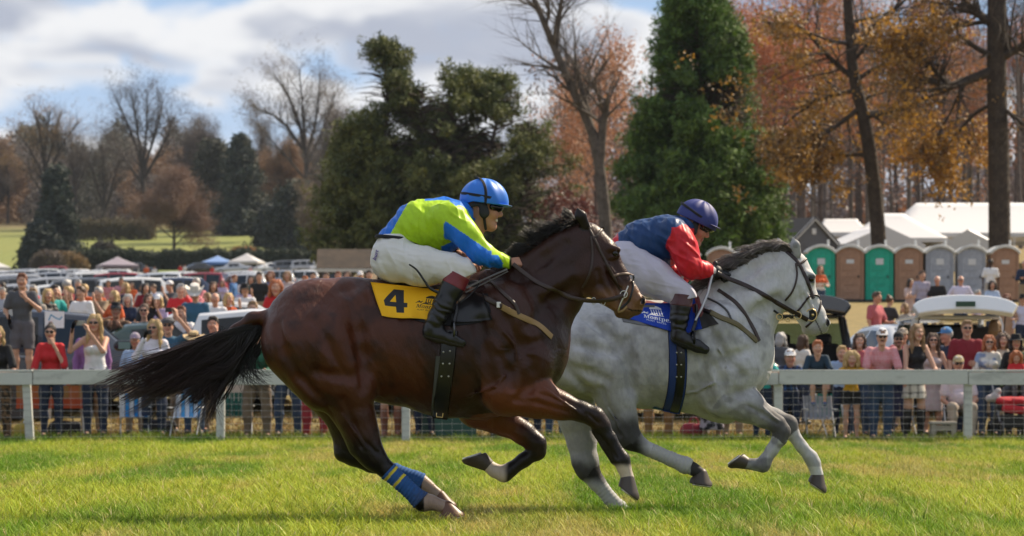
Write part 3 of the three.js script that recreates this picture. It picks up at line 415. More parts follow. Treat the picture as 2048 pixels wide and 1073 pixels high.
  bush('hedge', 'low ochre hedge at the top of the lawn bank', 225, 560, 14, 3, 3, 1500, [0.13, 0.10, 0.045], [0.10, 0.085, 0.045]);
}
// ---------------------------------------------------------------- portable toilets, tents, shed, shelter
{
  const D = 130, mould = dataTex(128, (u, v) => 0.8 + 0.2 * (tileNoise(u, v, 10, 4, 4) - 0.5) * 2), WHITEP = mat([0.72, 0.73, 0.72], 0.55, { key: 'mould', map: mould }), sk = mat([0.03, 0.03, 0.03], 0.9);
  const colors = { g: [0.006, 0.40, 0.27], t: [0.38, 0.215, 0.135], y: [0.37, 0.40, 0.47] };
  const arch = (w, h, r, d) => { const s = new THREE.Shape(); s.moveTo(-w / 2, 0); s.lineTo(w / 2, 0); s.lineTo(w / 2, h - r); s.quadraticCurveTo(w / 2 * 0.75, h, 0, h); s.quadraticCurveTo(-w / 2 * 0.75, h, -w / 2, h - r); s.closePath(); return new THREE.ExtrudeGeometry(s, { depth: d, bevelEnabled: true, bevelSize: 0.012, bevelThickness: 0.012, bevelSegments: 1, curveSegments: 10 }); };
  const make = (px, kind, label) => {
    const x = (px - W / 2) * D / F, t = thing('portable_toilet', label, 'portable toilet', [x, land(x, D) - 0.03, -D], 0.05 * Math.sin(px), 'portable toilets in a row on the rise'), m = mat(colors[kind], 0.62, { key: 'mould', map: mould });
    const wg = arch(1.08, 2.06, 0.2, 1.04); wg.translate(0, 0.1, -1.1); part('wall', wg, m, t); part('base', box(1.12, 0.12, 1.14, 0, 0.06, -0.56, 0.02), sk, t);
    const dg = arch(0.8, 1.9, 0.16, 0.02); dg.translate(0, 0.14, -0.05); const door = part('door', dg, m, t); for (const y of [0.42, 0.72, 1.02, 1.3]) part('rib', box(kind === 't' ? 0.5 : 0.34, 0.045, 0.02, 0, y, -0.012, 0.008), m, door);
    for (const s of [-1, 1]) part('jamb', box(0.06, 1.8, 0.05, 0.46 * s, 1.0, -0.035, 0.012), m, t);
    part('sign', box(0.3, kind === 't' ? 0.16 : 0.24, 0.012, 0, 1.62, -0.008, 0.004), mat([0.55, 0.56, 0.58], 0.6), t); part('latch', box(0.05, 0.11, 0.04, 0.32, 1.02, -0.005, 0.01), sk, door);
    const rs = new THREE.Shape(); rs.moveTo(-0.6, 0); rs.quadraticCurveTo(-0.42, 0.26, 0, 0.29); rs.quadraticCurveTo(0.42, 0.26, 0.6, 0); rs.lineTo(0.55, -0.05); rs.quadraticCurveTo(0.38, 0.17, 0, 0.2); rs.quadraticCurveTo(-0.38, 0.17, -0.55, -0.05); rs.closePath();
    const rg = new THREE.ExtrudeGeometry(rs, { depth: 1.2, bevelEnabled: true, bevelSize: 0.015, bevelThickness: 0.015, bevelSegments: 1, curveSegments: 10 }); rg.translate(0, 2.0, -1.16); part('roof', rg, WHITEP, t); part('vent_pipe', cyl(0.045, 0.045, 0.4, 10, 0.36, 2.32, -0.85), WHITEP, t);
  };
  make(1643, 'g', 'green portable toilet at the left end of the row by the grey horse head'); make(1701, 't', 'tan portable toilet between the two green portable toilets'); make(1760, 'g', 'green portable toilet between two tan portable toilets'); make(1819, 't', 'tan portable toilet between the green and the grey portable toilets'); make(1881, 'y', 'grey portable toilet beside the tan one left of its grey twin'); make(1945, 'y', 'grey portable toilet left of the last tan portable toilet'); make(2012, 't', 'tan portable toilet at the right end of the row under the thick oak');
  make(1443, 't', 'tan portable toilet behind the arms of the rider in navy and red'); make(1372, 'g', 'green portable toilet half hidden behind the rider in navy and red'); make(1502, 't', 'tan portable toilet hidden behind the grey horse mane');
}
{
  const PVC = mat([0.60, 0.60, 0.61], 0.6, { transmission: 0.18, key: 'pvc' }), POLE = mat([0.6, 0.6, 0.6], 0.4, { metalness: 0.5 });
  const tent = (label, px, D, w, d, eave, peak, ridge, turn = 0, name = 'marquee', cat = 'tent', cover = PVC, gable = false) => {
    const x = (px - W / 2) * D / F, t = thing(name, label, cat, [x, land(x, D), -D - d / 2], turn), pos = [], idx = [], n = 14, m = 10;
    const surf = (u, v) => { const X = u * w / 2, Z = v * d / 2, ex = ridge / 2; const hx = gable ? 0 : clamp((Math.abs(X) - ex) / Math.max(0.01, w / 2 - ex)), hz = Math.abs(v), h = Math.max(hx, hz); return [X, lerp(peak, eave, Math.pow(h, 0.86)), Z]; };
    for (let j = 0; j <= m * 2; j++) for (let i = 0; i <= n * 2; i++) pos.push(...surf(i / n - 1, j / m - 1)); const w1 = n * 2 + 1; for (let j = 0; j < m * 2; j++) for (let i = 0; i < n * 2; i++) { const a = j * w1 + i; idx.push(a, a + w1, a + 1, a + 1, a + w1, a + w1 + 1); }
    part('roof', rawGeo(pos, idx), cover, t); for (const s of [-1, 1]) { part('valance', box(w, 0.26, 0.02, 0, eave - 0.13, d / 2 * s), cover, t); part('valance', box(0.02, 0.26, d, w / 2 * s, eave - 0.13, 0), cover, t); }
    if (gable) for (const s of [-1, 1]) { const sh = new THREE.Shape(); sh.moveTo(-d / 2, 0); sh.lineTo(d / 2, 0); sh.lineTo(0, peak - eave - 0.03); const g = new THREE.ExtrudeGeometry(sh, { depth: 0.02, bevelEnabled: false }); g.rotateY(Math.PI / 2); g.translate(w / 2 * s, eave, 0); part('gable', g, cover, t); }
    const np = Math.max(1, Math.round(w / 4)); for (let i = 0; i <= np; i++) for (const s of [-1, 1]) part('pole', cyl(0.04, 0.04, eave, 8, (i / np - 0.5) * (w - 0.1), eave / 2, (d / 2 - 0.05) * s), POLE, t);
    return t;
  };
  tent('largest white marquee behind the portable toilets with the highest ridge', 2030, 205, 15.0, 12, 2.4, 4.6, 11.2);
  tent('white marquee with a sloping left end beside the largest marquee', 1800, 200, 6.0, 8, 2.2, 3.9, 1.6);
  tent('white frame tent with an open gable left of the leaning oak trunk', 1752, 178, 4.4, 4.6, 2.05, 3.05, 4.4, Math.PI / 2 + 0.25, 'frame_tent', 'tent', PVC, true);
  tent('small white frame tent behind the grey portable toilets', 1955, 172, 3.2, 3.4, 2.0, 2.9, 3.2, Math.PI / 2 - 0.3, 'frame_tent', 'tent', PVC, true);
  tent('low white tent seen between the rider in navy and the grey shed', 1490, 205, 4.5, 5, 2.0, 3.2, 2); tent('white tent top just left of the leaning oak trunk foot', 1690, 215, 3.4, 5, 2.0, 3.0, 2.2);
  tent('small white tent glimpsed behind the dark bay horse ears', 1205, 175, 1.6, 1.6, 2.4, 4.0, 0.1);
  const cloth = (c) => mat(c, 0.8, { transmission: 0.25, key: 'canopy' });
  tent('purple grey pop up canopy above the far rows of cars', 230, 318, 3.6, 3.4, 1.9, 2.75, 0.2, 0.3, 'canopy', 'canopy', cloth([0.26, 0.22, 0.28])); tent('blue and white pop up canopy in the far car park', 432, 396, 3.9, 3.6, 1.5, 2.3, 0.2, 0.1, 'canopy', 'canopy', cloth([0.16, 0.30, 0.62])); tent('pale grey pop up canopy beside the blue one in the far car park', 491, 392, 3.6, 3.4, 1.6, 2.6, 0.2, -0.2, 'canopy', 'canopy', cloth([0.55, 0.54, 0.56]));
  tent('white pop up canopy cut by the left picture edge above the cars', -25, 300, 3.4, 3.4, 1.8, 2.6, 0.2, 0.2, 'canopy', 'canopy', cloth([0.6, 0.6, 0.6]));
  { // grey shed, gable towards us
    const D = 178, px = 1628, x = (px - W / 2) * D / F, t = thing('shed', 'grey shed with white gable trim and a small vent behind the grey horse head', 'shed', [x, land(x, D), -D], 0.5), w = 3.1, d = 5.2, e = 2.05, p = 3.45;
    const sid = mat([0.115, 0.115, 0.125], 0.8), trim = mat([0.62, 0.61, 0.6], 0.6), roof = mat([0.035, 0.032, 0.032], 0.9), sh = new THREE.Shape(); sh.moveTo(-w / 2, 0); sh.lineTo(w / 2, 0); sh.lineTo(w / 2, e); sh.lineTo(0, p - 0.06); sh.lineTo(-w / 2, e); sh.closePath(); const g = new THREE.ExtrudeGeometry(sh, { depth: d, bevelEnabled: false }); g.translate(0, 0, -d); part('wall', g, sid, t);
    for (let y = 0.25; y < e; y += 0.22) part('siding_board', box(w - 0.04, 0.205, 0.02, 0, y, 0.012, 0.004), sid, t);
    for (const s of [-1, 1]) { part('roof_slope', beam([0.0, p + 0.02, -d / 2], [s * (w / 2 + 0.24), e - 0.16, -d / 2], 0.08, d + 0.4), roof, t); part('barge_board', beam([s * 0.02, p - 0.03, 0.16], [s * (w / 2 + 0.22), e - 0.2, 0.16], 0.17, 0.05), trim, t); }
    part('vent', box(0.26, 0.3, 0.05, 0, 2.72, 0.03, 0.01), trim, t); part('door', box(1.1, 1.85, 0.04, 0, 0.93, 0.035), mat([0.09, 0.09, 0.1], 0.7), t);
  }
  { // open shelter with a brown roof
    const D = 152, px = 735, x = (px - W / 2) * D / F, t = thing('shelter', 'long open shelter with a brown roof and white fascia behind the lime rider', 'shelter', [x, land(x, D) - 0.2, -D], 0.04), w = 4.7, roof = mat([0.055, 0.037, 0.024], 0.95, { key: 'shingle', map: BARK }), trim = mat([0.5, 0.49, 0.46], 0.7);
    part('roof_slope', beam([0, 2.28, 0.7], [0, 3.25, -1.6], w, 0.06), roof, t); part('roof_slope', beam([0, 3.25, -1.6], [0, 2.28, -3.9], w, 0.06), roof, t); part('fascia', box(w + 0.02, 0.16, 0.05, 0, 2.2, 0.76), trim, t); for (const s of [-1, -0.33, 0.33, 1]) for (const z of [0.6, -3.8]) part('post', box(0.1, 2.25, 0.1, s * (w / 2 - 0.15), 1.12, z), mat([0.08, 0.06, 0.045], 0.9), t);
  }
}
// ---------------------------------------------------------------- cars: bodies lofted from side profiles
const GLASS = mat([0.012, 0.015, 0.017], 0.06), TYRE = mat([0.012, 0.012, 0.012], 0.9), RIM = mat([0.5, 0.5, 0.5], 0.3, { metalness: 1 }), LAMP = mat([0.75, 0.75, 0.72], 0.15), TAIL = mat([0.25, 0.008, 0.008], 0.2), DARKIN = mat([0.02, 0.02, 0.022], 0.8);
const PROFILES = { // x from the tail, roofline y, belt y, half width low and top; flags: s side glass after this station, t top glass after it
  sedan: { L: 4.7, st: [[0, 0.72, 0.66, 0.74, 0.7], [0.08, 0.98, 0.9, 0.84, 0.74], [0.75, 1.06, 0.93, 0.89, 0.68, 0, 1], [1.5, 1.40, 0.95, 0.91, 0.58, 1], [2.2, 1.46, 0.94, 0.92, 0.58, 1], [2.75, 1.43, 0.93, 0.92, 0.58, 0, 1], [3.45, 1.02, 0.92, 0.91, 0.72], [4.3, 0.88, 0.80, 0.87, 0.74], [4.62, 0.74, 0.66, 0.80, 0.7], [4.7, 0.58, 0.52, 0.72, 0.66]], wheels: [0.95, 3.72] },
  suv: { L: 4.75, st: [[0, 0.85, 0.8, 0.8, 0.76], [0.06, 1.1, 0.98, 0.88, 0.76, 0, 1], [0.30, 1.66, 1.04, 0.92, 0.66, 1], [1.15, 1.74, 1.05, 0.94, 0.66, 1], [2.05, 1.74, 1.04, 0.94, 0.66, 1], [2.85, 1.67, 1.03, 0.94, 0.66, 0, 1], [3.45, 1.14, 1.02, 0.93, 0.78], [4.45, 1.02, 0.92, 0.89, 0.78], [4.68, 0.84, 0.76, 0.84, 0.76], [4.75, 0.6, 0.55, 0.76, 0.72]], wheels: [0.98, 3.78] },
};
function carGroup(name, label, kind, paint, pos, turn, group, far) {
  const P = PROFILES[kind], t = thing(name, label, 'car', pos, turn, group), S = P.st, n = S.length, c0 = P.L / 2;
  const sec = (s) => [[s[3] * 0.86, 0.24], [s[3] * 0.985, 0.42], [s[3], lerp(0.42, s[2], 0.55)], [s[3] * 0.965, s[2]], [Math.min(s[4] + (s[1] - s[2] < 0.2 ? 0.1 : 0.02), s[3] * 0.95), Math.max(s[2] + 0.02, s[1] - 0.07)], [s[4] * 0.86, s[1] - 0.012], [0, s[1] + 0.012]];
  const B = { pos: [], idx: [] }, wins = [];
  const quad = (T, a, b, c, d) => { const k = T.pos.length / 3; T.pos.push(...a, ...b, ...c, ...d); T.idx.push(k, k + 1, k + 2, k, k + 2, k + 3); };
  for (let i = 0; i < n - 1; i++) { const A = sec(S[i]), Z = sec(S[i + 1]), xa = S[i][0] - c0, xb = S[i + 1][0] - c0;
    for (const sd of [1, -1]) for (let j = 0; j < 6; j++) { const a = [xa, A[j][1], A[j][0] * sd], b = [xb, Z[j][1], Z[j][0] * sd], c = [xb, Z[j + 1][1], Z[j + 1][0] * sd], d = [xa, A[j + 1][1], A[j + 1][0] * sd]; const pil = 0.05;
      if (j === 3 && S[i][5]) { const T = { pos: [], idx: [] }, L = (p, q2, k) => p.map((v, m) => lerp(v, q2[m], k)), off = (p) => [p[0], p[1], p[2] + 0.004 * sd]; quad(B, a, b, c, d); quad(T, off(L(L(a, b, pil), L(d, c, pil), 0.08)), off(L(L(a, b, 1 - pil), L(d, c, 1 - pil), 0.08)), off(L(L(a, b, 1 - pil), L(d, c, 1 - pil), 0.9)), off(L(L(a, b, pil), L(d, c, pil), 0.9))); wins.push(T); }
      else quad(B, a, b, c, d); } }
  for (let i = 0; i < n - 1; i++) if (S[i][6]) { const A = sec(S[i]), Z = sec(S[i + 1]), T = { pos: [], idx: [] }, xa = S[i][0] - c0, xb = S[i + 1][0] - c0, P2 = (k, j, sd) => { const x = lerp(xa, xb, k), y = lerp(A[j][1], Z[j][1], k), z = lerp(A[j][0], Z[j][0], k); return [x + (Z[5][1] < A[5][1] ? 0.006 : -0.006), y + 0.008, z * sd * 0.97]; }; quad(T, P2(0.06, 5, 1), P2(0.94, 5, 1), P2(0.94, 5, -1), P2(0.06, 5, -1)); wins.push(T); }
  for (const i of [0, n - 1]) { const A = sec(S[i]), x = S[i][0] - c0; for (let j = 0; j < 6; j++) quad(B, [x, A[j][1], A[j][0]], [x, A[j + 1][1], A[j + 1][0]], [x, A[j + 1][1], -A[j + 1][0]], [x, A[j][1], -A[j][0]]); }
  const smooth = (T) => { let g = rawGeo(T.pos, T.idx); g.deleteAttribute('normal'); g.deleteAttribute('uv'); g = mergeVertices(g, 1e-3); g.computeVertexNormals(); return g; };
  part('body', smooth(B), paint, t); for (const T of wins) part('window', rawGeo(T.pos, T.idx), GLASS, t);
  for (const wx of P.wheels) for (const s of [1, -1]) { const g = new THREE.CylinderGeometry(0.34, 0.34, 0.22, far ? 14 : 24); g.rotateX(Math.PI / 2); g.translate(wx - c0, 0.34, 0.83 * s); const wl = part('wheel', g, TYRE, t); const r2 = new THREE.CylinderGeometry(0.21, 0.21, 0.235, far ? 10 : 18); r2.rotateX(Math.PI / 2); r2.translate(wx - c0, 0.34, 0.83 * s); part('rim', r2, RIM, wl); }
  for (const s of [1, -1]) { part('headlight', box(0.16, 0.13, 0.34, c0 - 0.12, S[n - 2][2] - 0.06, 0.58 * s, 0.03), LAMP, t); part('tail_light', box(0.1, 0.2, 0.22, -c0 + 0.06, S[1][2] - 0.08, 0.66 * s, 0.03), TAIL, t); }
  part('bumper', box(0.12, 0.22, 1.5, c0 - 0.04, 0.4, 0, 0.04), DARKIN, t);
  return t;
}
const carPaint = (c, k = 0) => mat(c, 0.22, { clearcoat: 0.8, clearcoatRoughness: 0.08, metalness: k });
{ // the far car park
  const PC = { white: carPaint([0.72, 0.73, 0.74]), silver: carPaint([0.42, 0.43, 0.45], 0.35), grey: carPaint([0.12, 0.125, 0.135], 0.3), black: carPaint([0.014, 0.015, 0.017]), 'dark blue': carPaint([0.02, 0.035, 0.08]), red: carPaint([0.28, 0.012, 0.018]) };
  const proto = {}; const ord = ['first', 'second', 'third', 'fourth', 'fifth', 'sixth', 'seventh', 'eighth', 'ninth', 'tenth', 'eleventh', 'twelfth'];
  const rows = [[138, 30, 88, 5, 0.2, 'row right behind the left crowd', 'swgwb'], [156, -20, 80, 6, 0.3, 'row behind the checked shirt men', 'wgswrw'], // [D, first px, step px, how many, turn, name of the row, colours]
    [176, -18, 70, 5, 0.25, 'nearest left row of the car park', 'wswbw'], [200, 8, 62, 5, 0.2, 'second left row of the car park', 'wwswr'], [226, -12, 54, 6, 0.15, 'third left row of the car park', 'swgwsr'], [256, 6, 48, 6, 0.2, 'fourth left row of the car park', 'wswgwr'], [290, 20, 44, 6, 0.1, 'fifth left row of the car park', 'bswwgw'],
    [330, 120, 40, 4, 0.25, 'row below the purple canopy', 'rwsw'], [205, 322, 66, 4, 2.9, 'near right row of the car park', 'wswb'], [228, 316, 58, 4, 2.95, 'second right row of the car park', 'gwsw'], [180, 300, 78, 3, 2.85, 'front right row of the car park', 'wrw'], [395, 405, 66, 1, 0.3, 'line below the blue canopy', 'k'], [388, 461, 66, 1, 3.3, 'line below the pale canopy', 's'], [400, 545, 36, 4, 0.4, 'top line left of the shelter', 'wgsw'], [372, 268, 40, 1, 0.2, 'lawn by the purple canopy', 'k'], [240, 540, 44, 3, 2.9, 'row beside the bay rump', 'swg']];
  const nm = { w: 'white', s: 'silver', g: 'grey', b: 'dark blue', k: 'black', r: 'red' }; const r = rng(303);
  for (const [D, p0, st, n, turn, rowName, cs] of rows) for (let i = 0; i < n; i++) {
    const px = p0 + st * i + (r() - 0.5) * 8, x = (px - W / 2) * D / F, kind = r() < 0.55 ? 'suv' : 'sedan', key = kind, c = nm[cs[i]], z = -D - 1.2 * r(), rot = turn + (r() - 0.5) * 0.25, y = land(x, D) - 0.03;
    const label = n > 1 ? `${c} ${kind === 'suv' ? 'tall' : 'low'} car, ${ord[i]} from left in the ${rowName}` : `${c} ${kind === 'suv' ? 'tall' : 'low'} car in the ${rowName}`;
    let t; if (!proto[key]) t = proto[key] = carGroup('parked_car', label, kind, PC[c], [x, y, z], rot, 'cars parked on the far rise', true); else { t = copyOf(proto[key], 'parked_car', label, [x, y, z], rot); }
    t.traverse((o) => { if (o.isMesh && o.name === 'body') o.material = PC[c]; }); t.rotation.z = 0.04 * Math.cos(rot);
  }
}
{ // tailgate cars close behind the rail
  const open = (label, px, D, turn, col, gateY, o = {}) => { // seen from behind with the tailgate up
    const x = (px - W / 2) * D / F, t = thing('sport_utility_car', label, 'car', [x, land(x, D), -D], turn), p = carPaint(col), w = 1.86, h = 1.76, L = 4.6;
    for (const s of [1, -1]) { part('side_panel', box(0.09, 0.72, L, s * (w / 2 - 0.045), 0.68, -L / 2, 0.03), p, t); part('pillar', beam([s * (w / 2 - 0.07), 1.0, -0.05], [s * (w / 2 - 0.2), h - 0.05, -0.42], 0.13, 0.16), p, t); part('pillar', beam([s * (w / 2 - 0.07), 1.0, -3.2], [s * (w / 2 - 0.2), h - 0.05, -2.5], 0.1, 0.1), p, t); part('window', beam([s * (w / 2 - 0.05), 1.05, -1.6], [s * (w / 2 - 0.17), h - 0.12, -1.6], 0.02, 2.0), GLASS, t); part('tail_light', box(0.13, 0.42, 0.08, s * (w / 2 - 0.09), 0.98, 0.02, 0.03), TAIL, t);
      for (const z of [-0.85, -3.7]) { const g = new THREE.CylinderGeometry(0.36, 0.36, 0.24, 24); g.rotateZ(Math.PI / 2); g.translate(s * (w / 2 - 0.1), 0.36, z); part('wheel', g, TYRE, t); } }
    part('roof', box(w - 0.34, 0.07, 3.0, 0, h, -1.75, 0.03), p, t); part('bumper', box(w, 0.26, 0.24, 0, 0.52, 0.04, 0.08), p, t); part('cargo_floor', box(w - 0.2, 0.06, L - 0.4, 0, 0.62, -L / 2), DARKIN, t); part('bonnet', box(w - 0.1, 0.3, 1.2, 0, 0.92, -L + 0.5, 0.1), p, t);
    for (const z of [-1.25, -2.35]) for (const s of [1, -1]) { const seat = part('seat_back', box(0.56, 0.62, 0.16, s * 0.38, 0.98, z, 0.06), DARKIN, t); part('head_restraint', box(0.26, 0.18, 0.1, s * 0.38, 1.38, z, 0.04), DARKIN, seat); }
    if (!o.pane) part('seat_row', box(w - 0.26, 0.95, 0.14, 0, 1.12, -0.75, 0.05), DARKIN, t);
    part('dashboard', box(w - 0.2, 0.3, 0.3, 0, 0.95, -3.3, 0.05), DARKIN, t); part('windscreen', beam([0, 1.05, -3.35], [0, h - 0.08, -2.75], w - 0.4, 0.015), o.pane ? mat([0.45, 0.55, 0.5], 0.05, { transmission: 0.8, key: 'pane' }) : GLASS, t);
    const gs = new THREE.Shape(), gw = (w - 0.1) / 2; gs.moveTo(-gw, -0.02); gs.quadraticCurveTo(-gw * 0.9, 0.12, -gw * 0.4, 0.17); gs.quadraticCurveTo(0, 0.2, gw * 0.4, 0.17); gs.quadraticCurveTo(gw * 0.9, 0.12, gw, -0.02); gs.lineTo(gw - 0.08, -0.15); gs.quadraticCurveTo(0, 0.02, -gw + 0.08, -0.15); gs.closePath();
    const gg = new THREE.ExtrudeGeometry(gs, { depth: 0.09, bevelEnabled: true, bevelSize: 0.03, bevelThickness: 0.03, bevelSegments: 3, curveSegments: 20 }); gg.rotateX(-0.55); gg.translate(0, h + 0.14, 0.62); const gate = part('tailgate', gg, p, t); const gp = box(w - 0.24, 0.05, 1.15, 0, h + 0.10, 0.10, 0.02); part('tailgate_window', gp, GLASS, gate);
    part('number_plate_recess', box(0.34, 0.09, 0.02, 0, h + 0.21, 0.775), mat([0.02, 0.06, 0.035], 0.5), gate); for (const s of [1, -1]) part('gas_strut', rod([s * 0.78, 1.35, -0.1], [s * 0.74, h + 0.1, 0.5], 0.012), DARKIN, t);
    return t;
  };
  open('white sport utility car with its raised tailgate behind the maroon T-shirt man', 1920, 58, 0.0, [0.74, 0.75, 0.75]);
  open('black sport utility car with raised tailgate behind the boys on the rail', 1600, 58.5, -0.12, [0.02, 0.021, 0.023], 0, { pane: 1 });
  const side = (name, label, kind, col, px, D, turn) => { const x = (px - W / 2) * D / F; return carGroup(name, label, kind, carPaint(col), [x, land(x, D), -D], turn); };
  side('parked_car', 'dark blue sport utility car parked behind the woman in the white camisole', 'suv', [0.03, 0.035, 0.05], 124, 57.2, 0.08); side('parked_car', 'black sport utility car at the left edge behind the boy in grey', 'suv', [0.014, 0.015, 0.017], -160, 56.4, 0.05); side('parked_car', 'silver car between the woman in black and the open white car', 'sedan', [0.5, 0.51, 0.53], 1795, 63, 1.9); side('parked_car', 'white car behind the boy and the baby left of the bay horse rump', 'sedan', [0.5, 0.5, 0.5], 470, 66, 0.1); side('parked_car', 'dark green car behind the woman photographing in a white shirt', 'sedan', [0.012, 0.03, 0.025], 335, 58.5, 0.35); side('parked_car', 'white car behind the jeans and red trousers under the rail', 'suv', [0.7, 0.7, 0.7], 640, 57.5, 0.05); side('parked_car', 'black car behind the legs under the bay horse belly', 'suv', [0.012, 0.012, 0.014], 900, 57.5, 0.03); side('parked_car', 'dark grey car behind the legs under the grey horse belly', 'suv', [0.04, 0.04, 0.045], 1300, 57.5, -0.03);
}
// ---------------------------------------------------------------- heads and hands shared by every person (metres; a head looks along +z, its origin between the ears)
function headPrims(o = {}) {
  const f = o.sex === 'f', L = [], J = f ? 0.9 : 1; // tags: 1 skin, 2 lips, 3 eye, 4 brow
  L.push(ball([0, 0.028, -0.014], 0.1, { sc: [0.765, 0.87, 0.95], k: 0.03 }), cap([0, 0.0, 0.03], [0, -0.075, 0.042], 0.062, 0.042, { sc: [0.95, 1, 1], k: 0.04 }), cap([0, -0.098, 0.068], [0, -0.098, 0.062], 0.018 * J, 0.018 * J, { k: 0.02 }));
  for (const s of [1, -1]) L.push(cap([0.05 * s * J, -0.05, 0.005], [0.012 * s, -0.099, 0.058], 0.024, 0.017, { k: 0.03 }), ball([0.037 * s, -0.026, 0.06], 0.026, { k: 0.025 }), cap([0.014 * s, 0.03, 0.084], [0.04 * s, 0.028, 0.068], 0.013, 0.011, { k: 0.014 }), ball([0.076 * s, -0.008, -0.012], 0.03, { sc: [0.36, 1, 0.62], k: 0.006 }), ball([0.011 * s, -0.03, 0.094], 0.0095, { k: 0.01 }));
  L.push(cap([0, 0.016, 0.085], [0, -0.024, 0.106], 0.009, 0.0125, { k: 0.014 }), cap([-0.017, -0.0555, 0.0835], [0.017, -0.0555, 0.0835], 0.0085, 0.0085, { k: 0.006, tag: 2 }), cap([-0.013, -0.066, 0.083], [0.013, -0.066, 0.083], 0.0085, 0.0085, { k: 0.006, tag: 2 }));
  L.push(cap([0, -0.05, -0.02], [0, -0.19, -0.045], f ? 0.046 : 0.054, f ? 0.048 : 0.058, { k: 0.03 }));
  for (const s of [1, -1]) L.push(ball([0.032 * s, 0.01, 0.093], 0.015, { k: 0.014, neg: true }));
  for (const s of [1, -1]) L.push(ball([0.031 * s, 0.009, 0.073], 0.0135, { k: 0.003, tag: 3 }));
  if (o.open) L.push(cap([-0.012, -0.061, 0.1], [0.012, -0.061, 0.1], 0.009 * o.open, 0.009 * o.open, { k: 0.003, neg: true }));
  return L;
}
function headGeo(o, cell) {
  const sk = o.skin, hc = o.hairCol ?? [0.05, 0.03, 0.02];
  return skin(headPrims(o), cell, { k: 0.02, color: (x, y, z, tag) => {
    const n = vn(x * 60, y * 60, z * 60); let c = [sk[0] * (0.94 + 0.12 * n), sk[1] * (0.94 + 0.12 * n), sk[2] * (0.94 + 0.12 * n)];
    const ch = Math.exp(-(((Math.abs(x) - 0.042) ** 2 + (y + 0.028) ** 2) / 0.0005)) * (z > 0.03 ? 1 : 0); c = mix3(c, [sk[0] * 1.02, sk[1] * 0.72, sk[2] * 0.68], 0.45 * ch);
    if (tag === 2 && z > 0.075) c = o.teeth && Math.abs(y + 0.061) < 0.006 ? [0.6, 0.56, 0.5] : mix3(c, o.sex === 'f' ? [0.36, 0.09, 0.085] : [0.32, 0.13, 0.105], 0.75);
    if (tag === 3 && z > 0.08) { const r = Math.hypot(Math.abs(x) - 0.031, y - 0.009); c = r < 0.0062 ? [0.02, 0.014, 0.01] : r < 0.012 ? [0.5, 0.47, 0.45] : c; }
    if (z > 0.055 && y > 0.026 && y < 0.035 && Math.abs(x) > 0.013 && Math.abs(x) < 0.05) c = mix3(c, hc, 0.75);
    if (o.beard && z > 0.02 && y < -0.035 && tag !== 2) c = mix3(c, hc, 0.6); if (o.moustache && z > 0.08 && y < -0.036 && y > -0.053 && Math.abs(x) < 0.03) c = hc;
    return c;
  } });
}
// a hand: wrist at the origin, fingers along +y, palm facing +z, thumb on +x; curl bends the fingers towards the palm
function handPrims(curl, spread = 0, thumbIn = 0.5) {
  const L = []; L.push(cap([0, -0.05, 0], [0, 0.012, 0], 0.024, 0.025, { sc: [1, 1, 0.75], k: 0.012 }));
  const fx = [0.03, 0.0105, -0.0105, -0.03], ln = [0.94, 1.05, 0.98, 0.78], sp = [0.1, 0.03, -0.04, -0.12];
  for (let i = 0; i < 4; i++) {
    L.push(cap([fx[i] * 0.55, 0.012, 0], [fx[i], 0.088, 0.002], 0.014, 0.0125, { k: 0.012 }));
    let p = [fx[i], 0.09 - Math.abs(i - 1.2) * 0.004, 0.001], a = curl * (0.75 + 0.1 * i); const seg = [0.042, 0.027, 0.021].map((v) => v * ln[i]), rr = [0.0092, 0.0084, 0.0077, 0.0068], t = sp[i] * (0.6 + spread);
    for (let k = 0; k < 3; k++) { const d = [Math.sin(t) * Math.cos(a), Math.cos(t) * Math.cos(a), Math.sin(a)], e = [p[0] + d[0] * seg[k], p[1] + d[1] * seg[k], p[2] + d[2] * seg[k]]; L.push(cap(p, e, rr[k], rr[k + 1], { k: 0.004 })); p = e; a += curl * (k === 0 ? 1.0 : 0.75); }
  }
  const th = [[0.026, 0.022, 0.006], [0.048, 0.05, 0.016 + 0.012 * thumbIn], [0.056 - 0.016 * thumbIn, 0.078, 0.026 + 0.016 * thumbIn], [0.052 - 0.03 * thumbIn, 0.1, 0.034 + 0.018 * thumbIn]];
  L.push(cap([0.014, 0.01, 0.004], th[1], 0.017, 0.0115, { k: 0.012 }), cap(th[1], th[2], 0.0112, 0.0095, { k: 0.005 }), cap(th[2], th[3], 0.0095, 0.0075, { k: 0.004 }));
  return L;
}
const handCache = {};
function handGeo(curl, cell, thumbIn = 0.5) { const k = `${curl},${cell},${thumbIn}`; return (handCache[k] ??= skin(handPrims(curl, 0, thumbIn), cell, { k: 0.005 })).clone(); }
// put local geometry at p with its +y along dir and its +z as near as possible to nz; flip mirrors x
function orient(g, p, dir, nz, s = 1, flip = false) {
  const y = V(...dir).normalize(), z = V(...nz).addScaledVector(y, -V(...nz).dot(y)).normalize(), x = y.clone().cross(z);
  if (flip) x.negate();
  const m = new THREE.Matrix4().makeBasis(x.multiplyScalar(s), y.multiplyScalar(s), z.multiplyScalar(s)); m.setPosition(...p); g.applyMatrix4(m); return g;
}
function paint(g, c) { const n = g.attributes.position.count, a = new Float32Array(n * 3); for (let i = 0; i < n; i++) { a[3 * i] = c[0]; a[3 * i + 1] = c[1]; a[3 * i + 2] = c[2]; } g.setAttribute('color', new THREE.BufferAttribute(a, 3)); return g; }
const SKIN = new THREE.MeshPhysicalMaterial({ vertexColors: true, roughness: 0.55, side: THREE.DoubleSide, specularIntensity: 0.5 });
const CLOTHC = new THREE.MeshStandardMaterial({ vertexColors: true, roughness: 0.85, side: THREE.DoubleSide });
